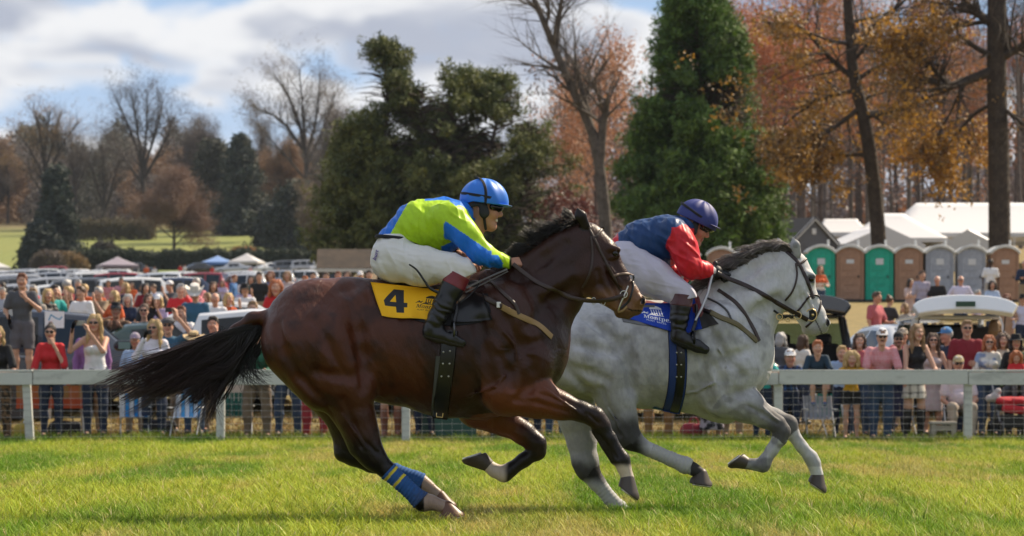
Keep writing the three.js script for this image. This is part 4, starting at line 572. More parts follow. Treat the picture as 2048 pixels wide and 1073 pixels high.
const headMatrix = (p, yaw, pitch, roll = 0, s = 1) => new THREE.Matrix4().compose(V(...p), new THREE.Quaternion().setFromEuler(new THREE.Euler(pitch, yaw, roll, 'YXZ')), V(s, s, s));
// ---------------------------------------------------------------- spectators: one continuous body each, clothes and hair as its parts
const TONES = { fair: [0.50, 0.29, 0.205], rosy: [0.50, 0.255, 0.18], tan: [0.38, 0.20, 0.13], brown: [0.16, 0.08, 0.05], dark: [0.06, 0.032, 0.022] };
const HAIRS = { blond: [0.42, 0.28, 0.12], darkblond: [0.22, 0.13, 0.06], brown: [0.07, 0.036, 0.02], dark: [0.02, 0.013, 0.01], red: [0.34, 0.10, 0.03], grey: [0.36, 0.35, 0.34], white: [0.6, 0.58, 0.55], auburn: [0.16, 0.055, 0.025] };
const cset = {}; const clothMat = (c, r = 0.88) => mat(c, r, { key: 'cloth', bumpMap: cset.b ??= (() => { const t = dataTex(128, (u, v) => 0.5 + 0.6 * (tileNoise(u, v, 6, 12, 4) - 0.5)); t.repeat.set(2, 2); return t; })(), bumpScale: 0.012 });
const LENS = mat([0.01, 0.01, 0.012], 0.1), LENSFRAME = mat([0.02, 0.015, 0.012], 0.3), SHOE = mat([0.03, 0.025, 0.022], 0.6);
function hairGeo(style, cell) { // head frame
  const cap0 = [ball([0, 0.036, -0.018], 0.11, { sc: [0.80, 0.87, 0.96] })], disp = (x, y, z) => 0.004 * Math.sin(Math.atan2(x, z + 0.02) * 22 + y * 30) + 0.007 * (vn(x * 40, y * 22, z * 40) - 0.5);
  const face = [ball([0, -0.03, 0.105], 0.088, { sc: [0.78, 1.12, 0.9], neg: true, k: 0.012 })]; let L = [cap0];
  if (style === 'short') { L.push(cap([-0.03, 0.1, 0.05], [0.03, 0.1, 0.05], 0.028, 0.028, { k: 0.02 })); face.push(ball([0, -0.12, -0.02], 0.1, { neg: true, k: 0.012 })); for (const s of [1, -1]) face.push(ball([0.09 * s, -0.05, 0.02], 0.045, { neg: true, k: 0.01 })); }
  if (style === 'thin') { L = [[ball([0, 0.03, -0.025], 0.105, { sc: [0.82, 0.86, 0.95] })]]; face.push(ball([0, -0.11, 0.0], 0.1, { neg: true, k: 0.012 }), ball([0, 0.12, 0.05], 0.075, { neg: true, k: 0.02 })); }
  if (style === 'long' || style === 'mid' || style === 'curly') { const b = style === 'mid' ? -0.15 : style === 'curly' ? -0.13 : -0.30, wv = style === 'curly' ? 0.025 : 0; for (const s of [1, -1]) L.push(chain([[0.05 * s, 0.1, -0.0, 0.034], [0.084 * s, 0.02, 0.005, 0.036 + wv], [0.092 * s, -0.08, 0.005, 0.034 + wv], [0.10 * s, b * 0.7, 0.02, 0.032 + wv * 0.6], [0.105 * s, b, 0.035, 0.016]], { k: 0.025, sc: [0.75, 1, 1] })); L.push(chain([[0, 0.03, -0.07, 0.06], [0, -0.08, -0.085, 0.062], [0, b, -0.07, 0.045]], { k: 0.03, sc: [1.35, 1, 0.7] })); }
  if (style === 'bun') { L.push(ball([0, 0.12, -0.075], 0.04)); face.push(ball([0, -0.13, -0.02], 0.1, { neg: true, k: 0.012 })); for (const s of [1, -1]) face.push(ball([0.09 * s, -0.05, 0.02], 0.045, { neg: true, k: 0.01 })); }
  if (style === 'tail') { L.push(chain([[0, 0.06, -0.11, 0.03], [0, 0.0, -0.15, 0.03], [0.01, -0.12, -0.14, 0.014]], { k: 0.02 })); face.push(ball([0, -0.13, -0.02], 0.1, { neg: true, k: 0.012 })); }
  return skin([...L, face], cell, { k: 0.02, disp, dispMax: 0.008 });
}
function hatGeo(kind, cell) { // [crown, brim, band]
  if (kind === 'cap') return [skin([ball([0, 0.052, -0.008], 0.108, { sc: [0.84, 0.9, 1.0] })], cell, { clip: (x, y, z) => 0.038 - y }), skin([cap([-0.03, 0.046, 0.1], [0.03, 0.046, 0.1], 0.062, 0.062, { sc: [0.95, 0.09, 1.1] })], cell * 0.7, { clip: (x, y, z) => 0.078 - z })];
  if (kind === 'flat') return [skin([ball([0, 0.07, 0.0], 0.12, { sc: [0.86, 0.48, 1.02] })], cell), skin([cap([-0.03, 0.05, 0.1], [0.03, 0.05, 0.1], 0.05, 0.05, { sc: [1, 0.12, 0.9] })], cell * 0.7, { clip: (x, y, z) => 0.08 - z })];
  const R = { wide: [0.20, 0.105, 0.10], cowboy: [0.19, 0.11, 0.13], sun: [0.21, 0.1, 0.085], bucket: [0.16, 0.1, 0.09], fedora: [0.155, 0.1, 0.105] }[kind];
  const pts = [[0.001, 0.05 + R[2]], [R[1] * 0.75, 0.048 + R[2]], [R[1] * 0.9, 0.035 + R[2]], [R[1], 0.055], [R[1] * 1.02, 0.05]].map((p) => new THREE.Vector2(...p)), c = new THREE.LatheGeometry(pts, 22); c.scale(0.86, 1, 1.0);
  const bp = [], n = 8; for (let i = 0; i <= n; i++) { const t = i / n; bp.push(new THREE.Vector2(lerp(R[1] * 0.96, R[0], t), 0.052 - (kind === 'bucket' ? 0.05 : 0.012) * t)); } for (let i = n; i >= 0; i--) { const t = i / n; bp.push(new THREE.Vector2(lerp(R[1] * 0.96, R[0], t), 0.048 - (kind === 'bucket' ? 0.05 : 0.012) * t)); }
  const b = new THREE.LatheGeometry(bp, 30); b.scale(0.9, 1, 1); if (kind === 'cowboy' || kind === 'sun') { const p = b.attributes.position; for (let i = 0; i < p.count; i++) { const x = p.getX(i), z = p.getZ(i), r = Math.hypot(x, z); p.setY(i, p.getY(i) + (kind === 'cowboy' ? 1.4 : 0.25) * Math.max(0, Math.abs(x) - 0.09) * Math.abs(x) / 0.16 - 0.1 * Math.max(0, Math.abs(z) - 0.1)); } b.computeVertexNormals(); }
  return [c, b];
}
const protoCache = {}; const cached = (k, f) => { const v = protoCache[k] ??= f(); return Array.isArray(v) ? v.map((g) => g.clone()) : v.clone(); };
// arm targets [elbow, wrist, curl, finger direction, palm direction] for the arm on the right of the picture (x > 0); mirrored for the other. Figures are for 1.75 m.
const ARMS = {
  down: () => [[0.245, 1.13, -0.01], [0.25, 0.88, 0.07], 0.35, [0.02, -1, 0.15], [-1, 0, 0]],
  rail: (k, ry) => [[0.27, ry + 0.04, 0.28], [0.06, ry + 0.03, 0.44], 0.5, [-0.8, -0.1, 0.35], [0, -1, 0.1]],
  hang: (k, ry) => [[0.24, ry + 0.08, 0.26], [0.13, ry + 0.04, 0.50], 0.5, [-0.3, -0.8, 0.4], [0, -0.4, -1]],
  chest: () => [[0.29, 1.17, 0.10], [0.09, 1.36, 0.28], 0.9, [-0.3, 0.8, 0.2], [-0.7, 0, -0.7]],
  chin: () => [[0.22, 1.14, 0.16], [0.06, 1.47, 0.16], 0.9, [-0.25, 1, -0.1], [-0.6, 0, -0.8]],
  phone: () => [[0.25, 1.20, 0.24], [0.09, 1.50, 0.33], 0.75, [-0.1, 1, 0.05], [-0.9, 0, -0.2]],
  wide: () => [[0.30, 1.27, 0.26], [0.20, 1.54, 0.34], 0.75, [0.1, 1, 0.05], [-0.9, 0, -0.2]],
  over: () => [[0.27, 1.40, 0.16], [0.22, 1.66, 0.24], 0.75, [-0.1, 1, 0.05], [-0.8, 0, -0.4]],
  fold: () => [[0.27, 1.14, 0.12], [-0.04, 1.17, 0.23], 0.4, [-1, 0.12, 0.0], [0, 0, -1]],
  hips: () => [[0.38, 1.12, -0.05], [0.17, 0.99, 0.09], 0.5, [-0.7, -0.6, 0.1], [-0.2, 0, -1]],
  front: () => [[0.26, 1.11, 0.10], [0.10, 1.10, 0.32], 0.7, [-0.5, 0.1, 0.9], [-0.6, 0, -0.4]],
  lap: () => [[0.26, 1.06, 0.10], [0.12, 0.93, 0.30], 0.4, [-0.4, -0.2, 0.8], [0, -1, 0]],
};
function person(o) {
  const D = o.D, x = (o.px - W / 2) * D / F, ground = o.base ?? land(x, D), topY = EYE + (HORIZON - o.head) * D / F, kid = o.kid ?? 0, tall = topY - ground, full = kid || o.base ? tall : clamp(tall, 1.52, 1.93);
  const k = o.sit ? (o.size ?? 1) : full / (1.76 + (o.hat && o.hat !== 'none' ? 0.03 : 0)); const f = o.sex === 'f', det = D < 57 ? 2 : D < 90 ? 1 : 0, cell = (det === 2 ? 0.017 : det === 1 ? 0.024 : 0.034) / Math.max(0.75, Math.min(1.1, k)), tone = TONES[o.skin ?? 'fair'], hc = HAIRS[o.hair?.[1] ?? 'brown'];
  if (globalThis.LOGP) console.log(o.px, 'height', (k * 1.75).toFixed(2), 'ground', ground.toFixed(2));
  const turn = Math.atan2(-x, D) * -1 * 0 + (o.turn ?? 0), t = thing('person', o.label, 'person', [x, ground, -D], turn, o.group);
  const dy = o.sit ? 0.46 / k - 0.93 : 0, lean = o.lean ?? ((o.arms ?? []).some((a) => a === 'rail' || a === 'hang') ? 0.32 : 0.02), hipY = 0.93 + dy, bd = o.build ?? 1;
  const R = (p) => { const y = p[1] + dy - hipY, z = p[2]; return y > 0 ? [p[0], hipY + y * Math.cos(lean) - z * Math.sin(lean), z * Math.cos(lean) + y * Math.sin(lean) + (o.back ?? 0)] : [p[0], p[1] + dy, z + (o.back ?? 0)]; };
  const sw = (f ? 0.152 : 0.178) * (kid ? 0.92 : 1) * (0.5 + 0.5 * bd), hs = kid ? 1 + 0.28 * kid : 1, ry = (1.02 - ground) / k;
  const headP = R([o.tilt ?? 0, 1.635 - (kid ? 0.02 : 0), 0.025]), HMx = headMatrix([headP[0], headP[1], headP[2] + 0.01], o.look ?? 0, (o.nod ?? 0.02) + lean * 0.25, (o.tilt ?? 0) * -1.2, hs);
  // limbs
  const arm = (a, s) => { const d = (ARMS[a] ?? ARMS.down)(k, ry), fix = a === 'rail' || a === 'hang'; const M = (p, rot) => { const q2 = [p[0] * s, p[1], p[2]]; return fix ? q2 : R(q2); }; return { sh: R([sw * s, 1.405, -0.005]), el: fix ? [d[0][0] * s, d[0][1], d[0][2] + (o.reach ?? 0)] : M(d[0]), wr: fix ? [d[1][0] * s + (o.shift ?? 0), d[1][1], d[1][2] + (o.reach ?? 0)] : M(d[1]), curl: d[2], fd: [d[3][0] * s, d[3][1], d[3][2]], pn: [d[4][0] * s, d[4][1], d[4][2]], s }; };
  const names = o.arms ?? ['down', 'down'], A = [arm(names[0], -1), arm(names[1] ?? names[0], 1)]; for (const [i, key] of [[0, 'handL'], [1, 'handR']]) if (o[key]) { A[i].wr = R(o[key][0]); if (o[key][1]) A[i].el = R(o[key][1]); if (o[key][2]) A[i].fd = o[key][2]; }
  const hw = f ? 0.088 : 0.083, st = o.stance ?? 0.02, sit = o.sit, legs = [-1, 1].map((s) => sit ? [[hw * s, hipY - 0.02, 0.03 + (o.back ?? 0)], [(0.10 + st) * s, hipY + 0.02, 0.44], [(0.09 + st) * s, hipY - 0.38, 0.46], [(0.09 + st) * s, hipY - 0.42, 0.56]] : [[hw * s, hipY - 0.02, (o.back ?? 0)], [(0.09 + st) * s, 0.50, 0.02 + (o.back ?? 0) * 0.6], [(0.09 + st) * s, 0.085, -0.03], [(0.10 + st * 1.3) * s, 0.03, 0.10]]);
  const bf = bd * (kid ? 0.86 : 1), torsoL = (e) => [cap(R([-0.065, 0.95, 0]), R([0.065, 0.95, 0]), (f ? 0.108 : 0.098) * bf + e, undefined, { sc: [1, 1, 0.88] }), cap(R([-0.03, 1.10, 0.0]), R([0.03, 1.10, 0.0]), (f ? 0.098 : 0.108) * bf + e, undefined, { sc: [1, 1, 0.84] }), cap(R([-0.07, 1.27, 0.0]), R([0.07, 1.27, 0.0]), (f ? 0.098 : 0.112) * bf + e, undefined, { sc: [1, 1, 0.84] }), cap(R([-sw * 0.8, 1.385, -0.005]), R([sw * 0.8, 1.385, -0.005]), 0.052 + e, undefined, { k: 0.06 }), ...(f && !kid ? [-1, 1].map((s) => ball(R([0.07 * s, 1.265, 0.07]), 0.062 + e * 0.7, { k: 0.04 })) : []), ...(o.belly ? [ball(R([0, 1.08, 0.06 + 0.04 * o.belly]), 0.13 + e, { k: 0.06 })] : [])].map((p) => (p.rb === undefined ? { ...p, rb: p.ra } : p));
  const ar = (f ? 0.9 : 1) * (kid ? 0.86 : 1) * (0.6 + 0.4 * bd), armL = (a, e, upto = 2) => { const L = [[...a.sh, 0.052 * ar + e], [...a.el, 0.038 * ar + e]]; if (upto === 2) L.push([...a.wr, 0.026 * ar + e]); return L; };
  const lr = (kid ? 0.86 : 1) * (0.5 + 0.5 * bd), legL = (l, e) => chain([[...l[0], 0.085 * lr + e], [...[0, 1, 2].map((i) => lerp(l[0][i], l[1][i], 0.5)), 0.074 * lr + e], [...l[1], 0.054 * lr + e], [...[0, 1, 2].map((i) => lerp(l[1][i], l[2][i], 0.35)), 0.055 * lr + e], [...l[2], 0.036 * lr + e]], { k: 0.04 });
  const neck = cap(R([0, 1.40, -0.015]), [headP[0], headP[1] - 0.06 * hs, headP[2] - 0.02], 0.058 * ar, 0.05 * ar, { k: 0.04 });
  const G = (g) => { g.scale(k, k, k); return g; }, H4 = (g) => { g.applyMatrix4(HMx); return G(g); };
  const bodyP = [torsoL(0), neck, ...A.map((a) => chain(armL(a, 0), { k: 0.03 })), ...legs.map((l) => [legL(l, 0), cap(l[2], l[3], 0.036, 0.026, { k: 0.02 })])];
  const pieces = [];
  if (det === 2) { pieces.push(skin(bodyP, cell, { k: 0.05, color: () => tone })); const hg = cached(`h${o.sex}${o.skin}${o.hair?.[1]}${o.open ?? 0}${o.moustache ?? ''}${o.teeth ?? ''}`, () => headGeo({ ...o, skin: tone, hairCol: hc }, 0.0075)); hg.applyMatrix4(HMx); pieces.push(hg); for (const a of A) pieces.push(paint(orient(handGeo(a.curl, 0.0062), a.wr, a.fd, a.pn, (f ? 0.9 : 1) * (kid ? 0.85 : 1) * 1.02, a.s < 0), tone)); }
  else { pieces.push(skin([...bodyP, ...A.map((a) => chain([[...a.wr, 0.026], [a.wr[0] + a.fd[0] * 0.07, a.wr[1] + a.fd[1] * 0.07, a.wr[2] + a.fd[2] * 0.07, 0.034], [a.wr[0] + a.fd[0] * 0.14, a.wr[1] + a.fd[1] * 0.14, a.wr[2] + a.fd[2] * 0.14, 0.02]], { k: 0.02 }))], cell, { k: 0.05, color: () => tone })); const hg = cached(`hl${o.sex}${o.skin}${o.hair?.[1]}`, () => headGeo({ ...o, skin: tone, hairCol: hc }, 0.014)); hg.applyMatrix4(HMx); pieces.push(hg); }
  part('body', G(mg(pieces)), SKIN, t);
  // clothes
  const fold = (sc, am) => (x, y, z) => am * clamp((fbm(x * sc + 5, y * sc * 0.6 + x * 3, z * sc, 3) - 0.5) * 3, -0.8, 1), T = o.top ?? { c: [0.5, 0.5, 0.5] };
  if (T.c || T.pat) {
    const sl = T.sl ?? 'short', P = [torsoL(0.016)]; if (!T.tank) P.push(cap(R([-0.05, 1.42, -0.012]), R([0.05, 1.42, -0.012]), 0.06, 0.06, { k: 0.05 }));
    for (const a of A) { if (sl === 'long') P.push(chain(armL(a, 0.016), { k: 0.03 })); else if (sl === 'short') { const u = 0.72, e = [0, 1, 2].map((i) => lerp(a.sh[i], a.el[i], u)); P.push(chain([[...a.sh, 0.052 * ar + 0.018], [...e, 0.044 * ar + 0.022]], { k: 0.03 })); } else if (sl === 'half') P.push(chain([[...a.sh, 0.052 * ar + 0.018], [...a.el, 0.04 * ar + 0.02]], { k: 0.03 })); }
    if (T.dress) P.push(cap([0, hipY - 0.02, 0], [0, hipY - T.dress, 0.01], 0.14 * bf, 0.17 * bf + 0.03, { sc: [1, 1, 0.8], k: 0.08 }));
    const hem = T.dress ? hipY - T.dress : hipY - (T.tuck ? -0.06 : T.hem ?? 0.06), nk = R([0, T.low ?? (T.tank ? 1.36 : 1.46), 0.03]), sc = R([0, 1.36, 0.13]);
    const clipf = (X, Y, Z) => { let c = hem - Y; if (T.tank) c = Math.max(c, Math.min(Y - nk[1] - Math.abs(X) * -0.3, 9)); else c = Math.max(c, Math.min(Y - (nk[1] + 0.02), 0.09 - Math.abs(X))); if (sl === 'none') c = Math.max(c, Math.abs(X) - sw - 0.006); return c; };
    const pat = T.pat, g = skin(P, cell, { k: 0.05, disp: fold(9, det ? 0.009 : 0.005), dispMax: 0.01, clip: clipf, color: pat ? (X, Y, Z) => pat(X, Y, Z) : undefined });
    part(T.name ?? (T.dress ? 'dress' : sl === 'long' ? 'shirt' : 'top'), G(g), pat ? CLOTHC : clothMat(T.c), t);
  }
  const Bt = o.bottom ?? { c: [0.03, 0.05, 0.10] };
  if (!T.dress && Bt.c) {
    if (Bt.skirt) { const P = sit ? [] : [cap([0, hipY + 0.04, 0], [0, hipY - Bt.skirt, 0.01], 0.125 * bf, 0.165 * bf + 0.02, { sc: [1.06, 1, 0.82] }), cap(R([-0.065, 0.95, 0]), R([0.065, 0.95, 0]), 0.122, 0.122, { sc: [1, 1, 0.9] })]; part('skirt', G(skin(P, cell, { k: 0.05, disp: fold(9, 0.006), dispMax: 0.007, clip: (X, Y) => Math.max(Y - hipY - 0.12, hipY - Bt.skirt - Y), color: Bt.pat })), Bt.pat ? CLOTHC : clothMat(Bt.c), t); }
    else { const sh = Bt.short, P = [cap(R([-0.065, 0.95, 0]), R([0.065, 0.95, 0]), (f ? 0.108 : 0.1) * bf + 0.01, (f ? 0.108 : 0.1) * bf + 0.01, { sc: [1, 1, 0.9] }), ...legs.map((l) => legL(l, sh ? 0.026 : Bt.tight ? 0.01 : 0.02))]; const cutY = sh ? (sit ? -9 : 0.93 - sh) : 0.05, cl = (X, Y, Z) => Math.max(Y - hipY - 0.13, sh && sit ? (Y < hipY - 0.1 ? 1 : Z - 0.38) : cutY - Y); part(sh ? 'shorts' : 'trousers', G(skin(P, cell, { k: 0.05, disp: fold(11, det ? 0.008 : 0.004), dispMax: 0.009, clip: cl, color: Bt.pat })), Bt.pat ? CLOTHC : clothMat(Bt.c), t); }
  }
  for (const l of legs) { const bt = o.boots, g = skin([cap([l[2][0], l[2][1] - 0.03, l[2][2] - 0.015], l[3], 0.048, 0.038, { k: 0.02 }), ...(bt ? [chain([[...[0, 1, 2].map((i) => lerp(l[1][i], l[2][i], 0.12)), 0.068], [...[0, 1, 2].map((i) => lerp(l[1][i], l[2][i], 0.4)), 0.066], [...l[2], 0.05]], { k: 0.03 })] : [])], Math.max(0.012, cell), { k: 0.02 }); part(bt ? 'boot' : 'shoe', G(g), o.shoeCol ? mat(o.shoeCol, 0.6) : SHOE, t); }
  // head things
  const hcell = det === 2 ? 0.0085 : 0.016; if (o.hair && o.hair[0] !== 'bald') part('hair', H4(cached(`hair${o.hair[0]}${hcell}`, () => hairGeo(o.hair[0], hcell))), mat(hc, 0.6, { key: 'hair' }), t);
  if (o.hat) { const [c, b] = cached(`hat${o.hat}${hcell}`, () => hatGeo(o.hat, hcell * 0.8)); const m = part('hat', H4(c), clothMat(o.hatCol), t); part('brim', H4(b), clothMat(o.brimCol ?? o.hatCol), m); if (o.hat !== 'cap' && o.hat !== 'flat' && o.bandCol) { const g = new THREE.CylinderGeometry(0.101, 0.107, 0.03, 22, 1, true); g.scale(0.88, 1, 1.02); g.translate(0, 0.075, 0); part('hat_band', H4(g), clothMat(o.bandCol), m); } if (o.badge) part('badge', H4(box(0.07, 0.045, 0.012, 0, 0.085, 0.094, 0.006)), clothMat(o.badge), m); }
  if (o.glasses) { const g = cached('gl', () => mg([-1, 1].map((s) => [skin([cap([0.022 * s, 0.008, 0.097], [0.044 * s, 0.008, 0.086], 0.021, 0.019, { sc: [1, 1, 0.4] })], 0.006, { k: 0.004 })]))); const m = part('sunglasses', H4(g), LENS, t); part('sunglasses_frame', H4(mg([beam([-0.02, 0.014, 0.1], [0.02, 0.014, 0.1], 0.006, 0.006), ...[-1, 1].map((s) => beam([0.058 * s, 0.012, 0.082], [0.08 * s, 0.008, -0.005], 0.006, 0.006))])), LENSFRAME, m); }
  const wp = (p) => { const q2 = V(p[0] * k, p[1] * k, p[2] * k).applyAxisAngle(V(0, 1, 0), turn); return q2.add(V(x, ground, -D)); };
  return { t, k, wristL: wp(A[0].wr), wristR: wp(A[1].wr), A, wp, turn, x, ground, D, cell, R, G };
}
const phoneAt = (p, label, turn = 0, flatWide = true, col = [0.015, 0.015, 0.017]) => { const t = thing('phone', label, 'phone', p, turn), w = flatWide ? 0.155 : 0.076, h = flatWide ? 0.076 : 0.155; part('case', box(w, h, 0.011, 0, 0, 0, 0.005), mat(col, 0.35), t); part('screen', box(w - 0.012, h - 0.01, 0.002, 0, 0, -0.0065), mat([0.02, 0.02, 0.025], 0.1), t); part('lens', cyl(0.007, 0.007, 0.004, 10).rotateX(Math.PI / 2).translate(w * 0.38, h * 0.2, 0.007), LENS, t); return t; };
const plaid = (a, b, s = 0.06) => (x, y, z) => { const u = Math.abs(((x + z * 0.4) / s % 1 + 1) % 1 - 0.5) < 0.16, v = Math.abs((y / s % 1 + 1) % 1 - 0.5) < 0.16; return u && v ? b : u || v ? mix3(a, b, 0.55) : a; };
const spots = (a, b, s = 26, th = 0.55) => (x, y, z) => mix3(a, b, sstep(th - 0.06, th + 0.06, vn(x * s, y * s, z * s)));
const C = { white: [0.68, 0.68, 0.70], offwhite: [0.62, 0.58, 0.54], black: [0.012, 0.012, 0.014], navy: [0.014, 0.024, 0.055], jeans: [0.035, 0.065, 0.125], darkjeans: [0.016, 0.026, 0.055], khaki: [0.26, 0.19, 0.12], tan: [0.36, 0.24, 0.14], grey: [0.075, 0.078, 0.088], red: [0.50, 0.02, 0.025], maroon: [0.20, 0.014, 0.024], pink: [0.56, 0.20, 0.22], rose: [0.42, 0.10, 0.12], teal: [0.02, 0.30, 0.28], purple: [0.22, 0.10, 0.27], lav: [0.40, 0.34, 0.52], blue: [0.05, 0.14, 0.34], denim: [0.035, 0.11, 0.19], ltblue: [0.30, 0.42, 0.62], yellow: [0.52, 0.28, 0.015], orange: [0.55, 0.10, 0.025], brown: [0.09, 0.05, 0.03], green: [0.02, 0.10, 0.06], cream: [0.55, 0.46, 0.36], stone: [0.36, 0.32, 0.28] };
// ---------------------------------------------------------------- the crowd
{ // along the rail, left
  const M = 'm', Fm = 'f';
  person({ px: -2, head: 648, D: 50.9, sex: Fm, hair: ['mid', 'blond'], glasses: 0, arms: ['rail', 'rail'], top: { c: C.black }, bottom: { c: [0.10, 0.06, 0.035], pat: spots([0.03, 0.02, 0.012], [0.16, 0.09, 0.045], 30, 0.5) }, look: 0.3, label: 'blond woman in a black top leaning on the rail at the left edge' });
  const boyStand = 1.42; person({ px: 44, head: 547, D: 55.5, base: 0.93, sex: M, hair: ['short', 'auburn'], arms: ['down', 'chest'], handL: [[-0.20, 1.02, 0.10], [-0.27, 1.16, 0.02]], top: { c: C.grey }, bottom: { c: [0.10, 0.095, 0.11], short: 0.40 }, label: 'auburn haired boy in grey T-shirt and shorts standing high on a box', shoeCol: [0.3, 0.3, 0.3] });
  person({ px: 102, head: 648, D: 51.2, sex: Fm, hair: ['bun', 'dark'], glasses: 1, arms: ['hang', 'chin'], lean: 0.12, reach: -0.06, shift: -0.12, top: { c: C.red, sl: 'half' }, bottom: { c: C.darkjeans, tight: 1 }, label: 'woman in a red top with her hand at her face by the rail' });
  const w1 = person({ px: 190, head: 622, D: 51.4, sex: Fm, hair: ['long', 'blond'], glasses: 1, arms: ['wide', 'phone'], handL: [[-0.28, 1.56, 0.34], [-0.33, 1.24, 0.22], [0.15, 1, 0]], handR: [[-0.05, 1.52, 0.34], [0.14, 1.24, 0.28], [-0.25, 1, 0.05]], look: -0.15, top: { c: C.white, sl: 'none', tank: 1, low: 1.33, name: 'camisole' }, bottom: { c: C.darkjeans, tight: 1 }, label: 'blond woman in a white camisole photographing with raised hands' });
  phoneAt(w1.wp([-0.17, 1.63, 0.36]), 'phone held up by the woman in the white camisole', 0, true, [0.3, 0.28, 0.24]);
  person({ px: 184, head: 640, D: 52.6, sex: M, hair: ['short', 'brown'], arms: ['down', 'down'], top: { c: C.purple, sl: 'long' }, bottom: { c: C.khaki }, build: 1.12, label: 'person in a purple shirt mostly hidden behind the white camisole woman' });
  const w2 = person({ px: 308, head: 640, D: 51.6, sex: Fm, hair: ['long', 'blond'], glasses: 1, arms: ['phone', 'down'], handL: [[-0.12, 1.47, 0.30], [-0.26, 1.20, 0.20]], look: -0.35, tilt: 0.01, top: { c: [0.66, 0.64, 0.72], sl: 'long' }, bottom: { c: C.darkjeans }, label: 'woman with long blond hair in a white shirt filming with a phone' });
  phoneAt(w2.wp([-0.07, 1.57, 0.32]), 'black phone of the long haired woman in the white shirt', -0.3);
  const m1 = person({ px: 336, head: 632, D: 52.7, sex: M, hair: ['short', 'dark'], hat: 'flat', hatCol: C.grey, glasses: 1, arms: ['down', 'over'], handR: [[0.16, 1.78, 0.30], [0.36, 1.52, 0.18]], top: { c: C.denim, sl: 'short' }, bottom: { c: C.khaki }, label: 'man in a grey flat cap holding a phone high above the crowd' });
  phoneAt(m1.wp([0.06, 1.87, 0.32]), 'black phone held high by the man in the flat cap', 0.2);
  person({ px: 388, head: 660, D: 52.2, sex: Fm, hair: ['mid', 'brown'], hat: 'sun', hatCol: [0.45, 0.33, 0.18], bandCol: C.brown, arms: ['down', 'down'], top: { c: C.lav }, bottom: { c: C.jeans }, nod: 0.25, label: 'person under a wide straw hat beside the bay horse tail' });
  person({ px: 426, head: 633, D: 52.6, sex: M, hair: ['short', 'dark'], arms: ['down', 'phone'], top: { c: C.rose }, bottom: { c: C.khaki }, skin: 'rosy', label: 'dark haired boy just above the top edge of the bay horse tail' });
  person({ px: 270, head: 664, D: 52.4, sex: Fm, hair: ['short', 'grey'], hat: 'cap', hatCol: [0.26, 0.22, 0.30], arms: ['down', 'front'], top: { c: C.ltblue }, bottom: { c: C.khaki }, skin: 'tan', label: 'person in a lavender cap and pale blue shirt left of the blond photographer' });
  person({ px: 232, head: 604, D: 58, sex: M, hair: ['short', 'dark'], hat: 'fedora', hatCol: C.black, bandCol: C.grey, arms: ['chest', 'chest'], top: { c: C.brown, sl: 'long' }, bottom: { c: C.darkjeans }, skin: 'tan', label: 'man in a black hat and brown jacket behind the white camisole woman' });
  person({ px: 288, head: 608, D: 58.5, sex: Fm, hair: ['tail', 'brown'], glasses: 1, arms: ['down', 'down'], top: { c: C.black, sl: 'none', tank: 1, low: 1.40 }, bottom: { c: C.jeans }, label: 'woman in a black sleeveless top and sunglasses behind the blond photographer' });
  person({ px: 362, head: 612, D: 58, sex: M, hair: ['short', 'auburn'], arms: ['phone', 'phone'], top: { c: C.white }, bottom: { c: C.khaki }, label: 'auburn haired youth in a white T-shirt below the denim shirt man' });
  person({ px: 390, head: 570, D: 62, sex: M, hair: ['short', 'brown'], hat: 'cowboy', hatCol: [0.6, 0.58, 0.54], bandCol: C.stone, nod: 0.45, arms: ['down', 'down'], top: { c: C.denim, sl: 'long' }, bottom: { c: C.tan }, build: 1.06, label: 'man in a white cowboy hat and teal denim shirt looking down' });
  person({ px: 430, head: 586, D: 64, sex: M, hair: ['thin', 'grey'], skin: 'rosy', arms: ['down', 'down'], top: { c: C.white, sl: 'long' }, bottom: { c: C.stone }, label: 'grey haired man in a white shirt right of the cowboy hat man' });
  person({ px: 412, head: 590, D: 70, sex: M, hair: ['short', 'dark'], arms: ['down', 'down'], top: { c: C.pink }, bottom: { c: C.khaki }, label: 'man in pink between the cowboy hat man and the white shirt man' });
  person({ px: 490, head: 567, D: 72, sex: M, hair: ['short', 'dark'], hat: 'fedora', hatCol: C.black, arms: ['down', 'front'], top: { c: C.white, sl: 'long' }, bottom: { c: C.darkjeans }, label: 'man in a black hat and white shirt left of the bay horse rump' });
  person({ px: 505, head: 604, D: 57.5, base: 0.85, sex: M, kid: 1, hair: ['short', 'darkblond'], arms: ['down', 'front'], top: { c: C.pink }, bottom: { c: C.pink }, label: 'toddler in pink lifted above the crowd beside the bay horse rump' });
  person({ px: 482, head: 618, D: 57.8, sex: M, hair: ['short', 'dark'], arms: ['down', 'front'], top: { c: C.rose, sl: 'long' }, bottom: { c: C.darkjeans }, label: 'person in rose holding up the toddler in pink' });
  person({ px: 466, head: 550, D: 118, sex: M, hair: ['short', 'auburn'], turn: 1.2, arms: ['down', 'down'], top: { c: C.blue, sl: 'long' }, bottom: { c: C.darkjeans }, label: 'red haired man in blue standing sideways before the car park' });
  person({ px: 518, head: 545, D: 92, sex: M, hair: ['short', 'dark'], arms: ['down', 'down'], top: { c: C.black }, bottom: { c: C.khaki }, label: 'man in a black T-shirt and khaki trousers left above the bay rump' });
  person({ px: 502, head: 552, D: 96, sex: Fm, hair: ['mid', 'dark'], arms: ['down', 'down'], top: { c: C.green, sl: 'long' }, bottom: { c: C.darkjeans }, label: 'woman in dark green left of the black T-shirt man' });
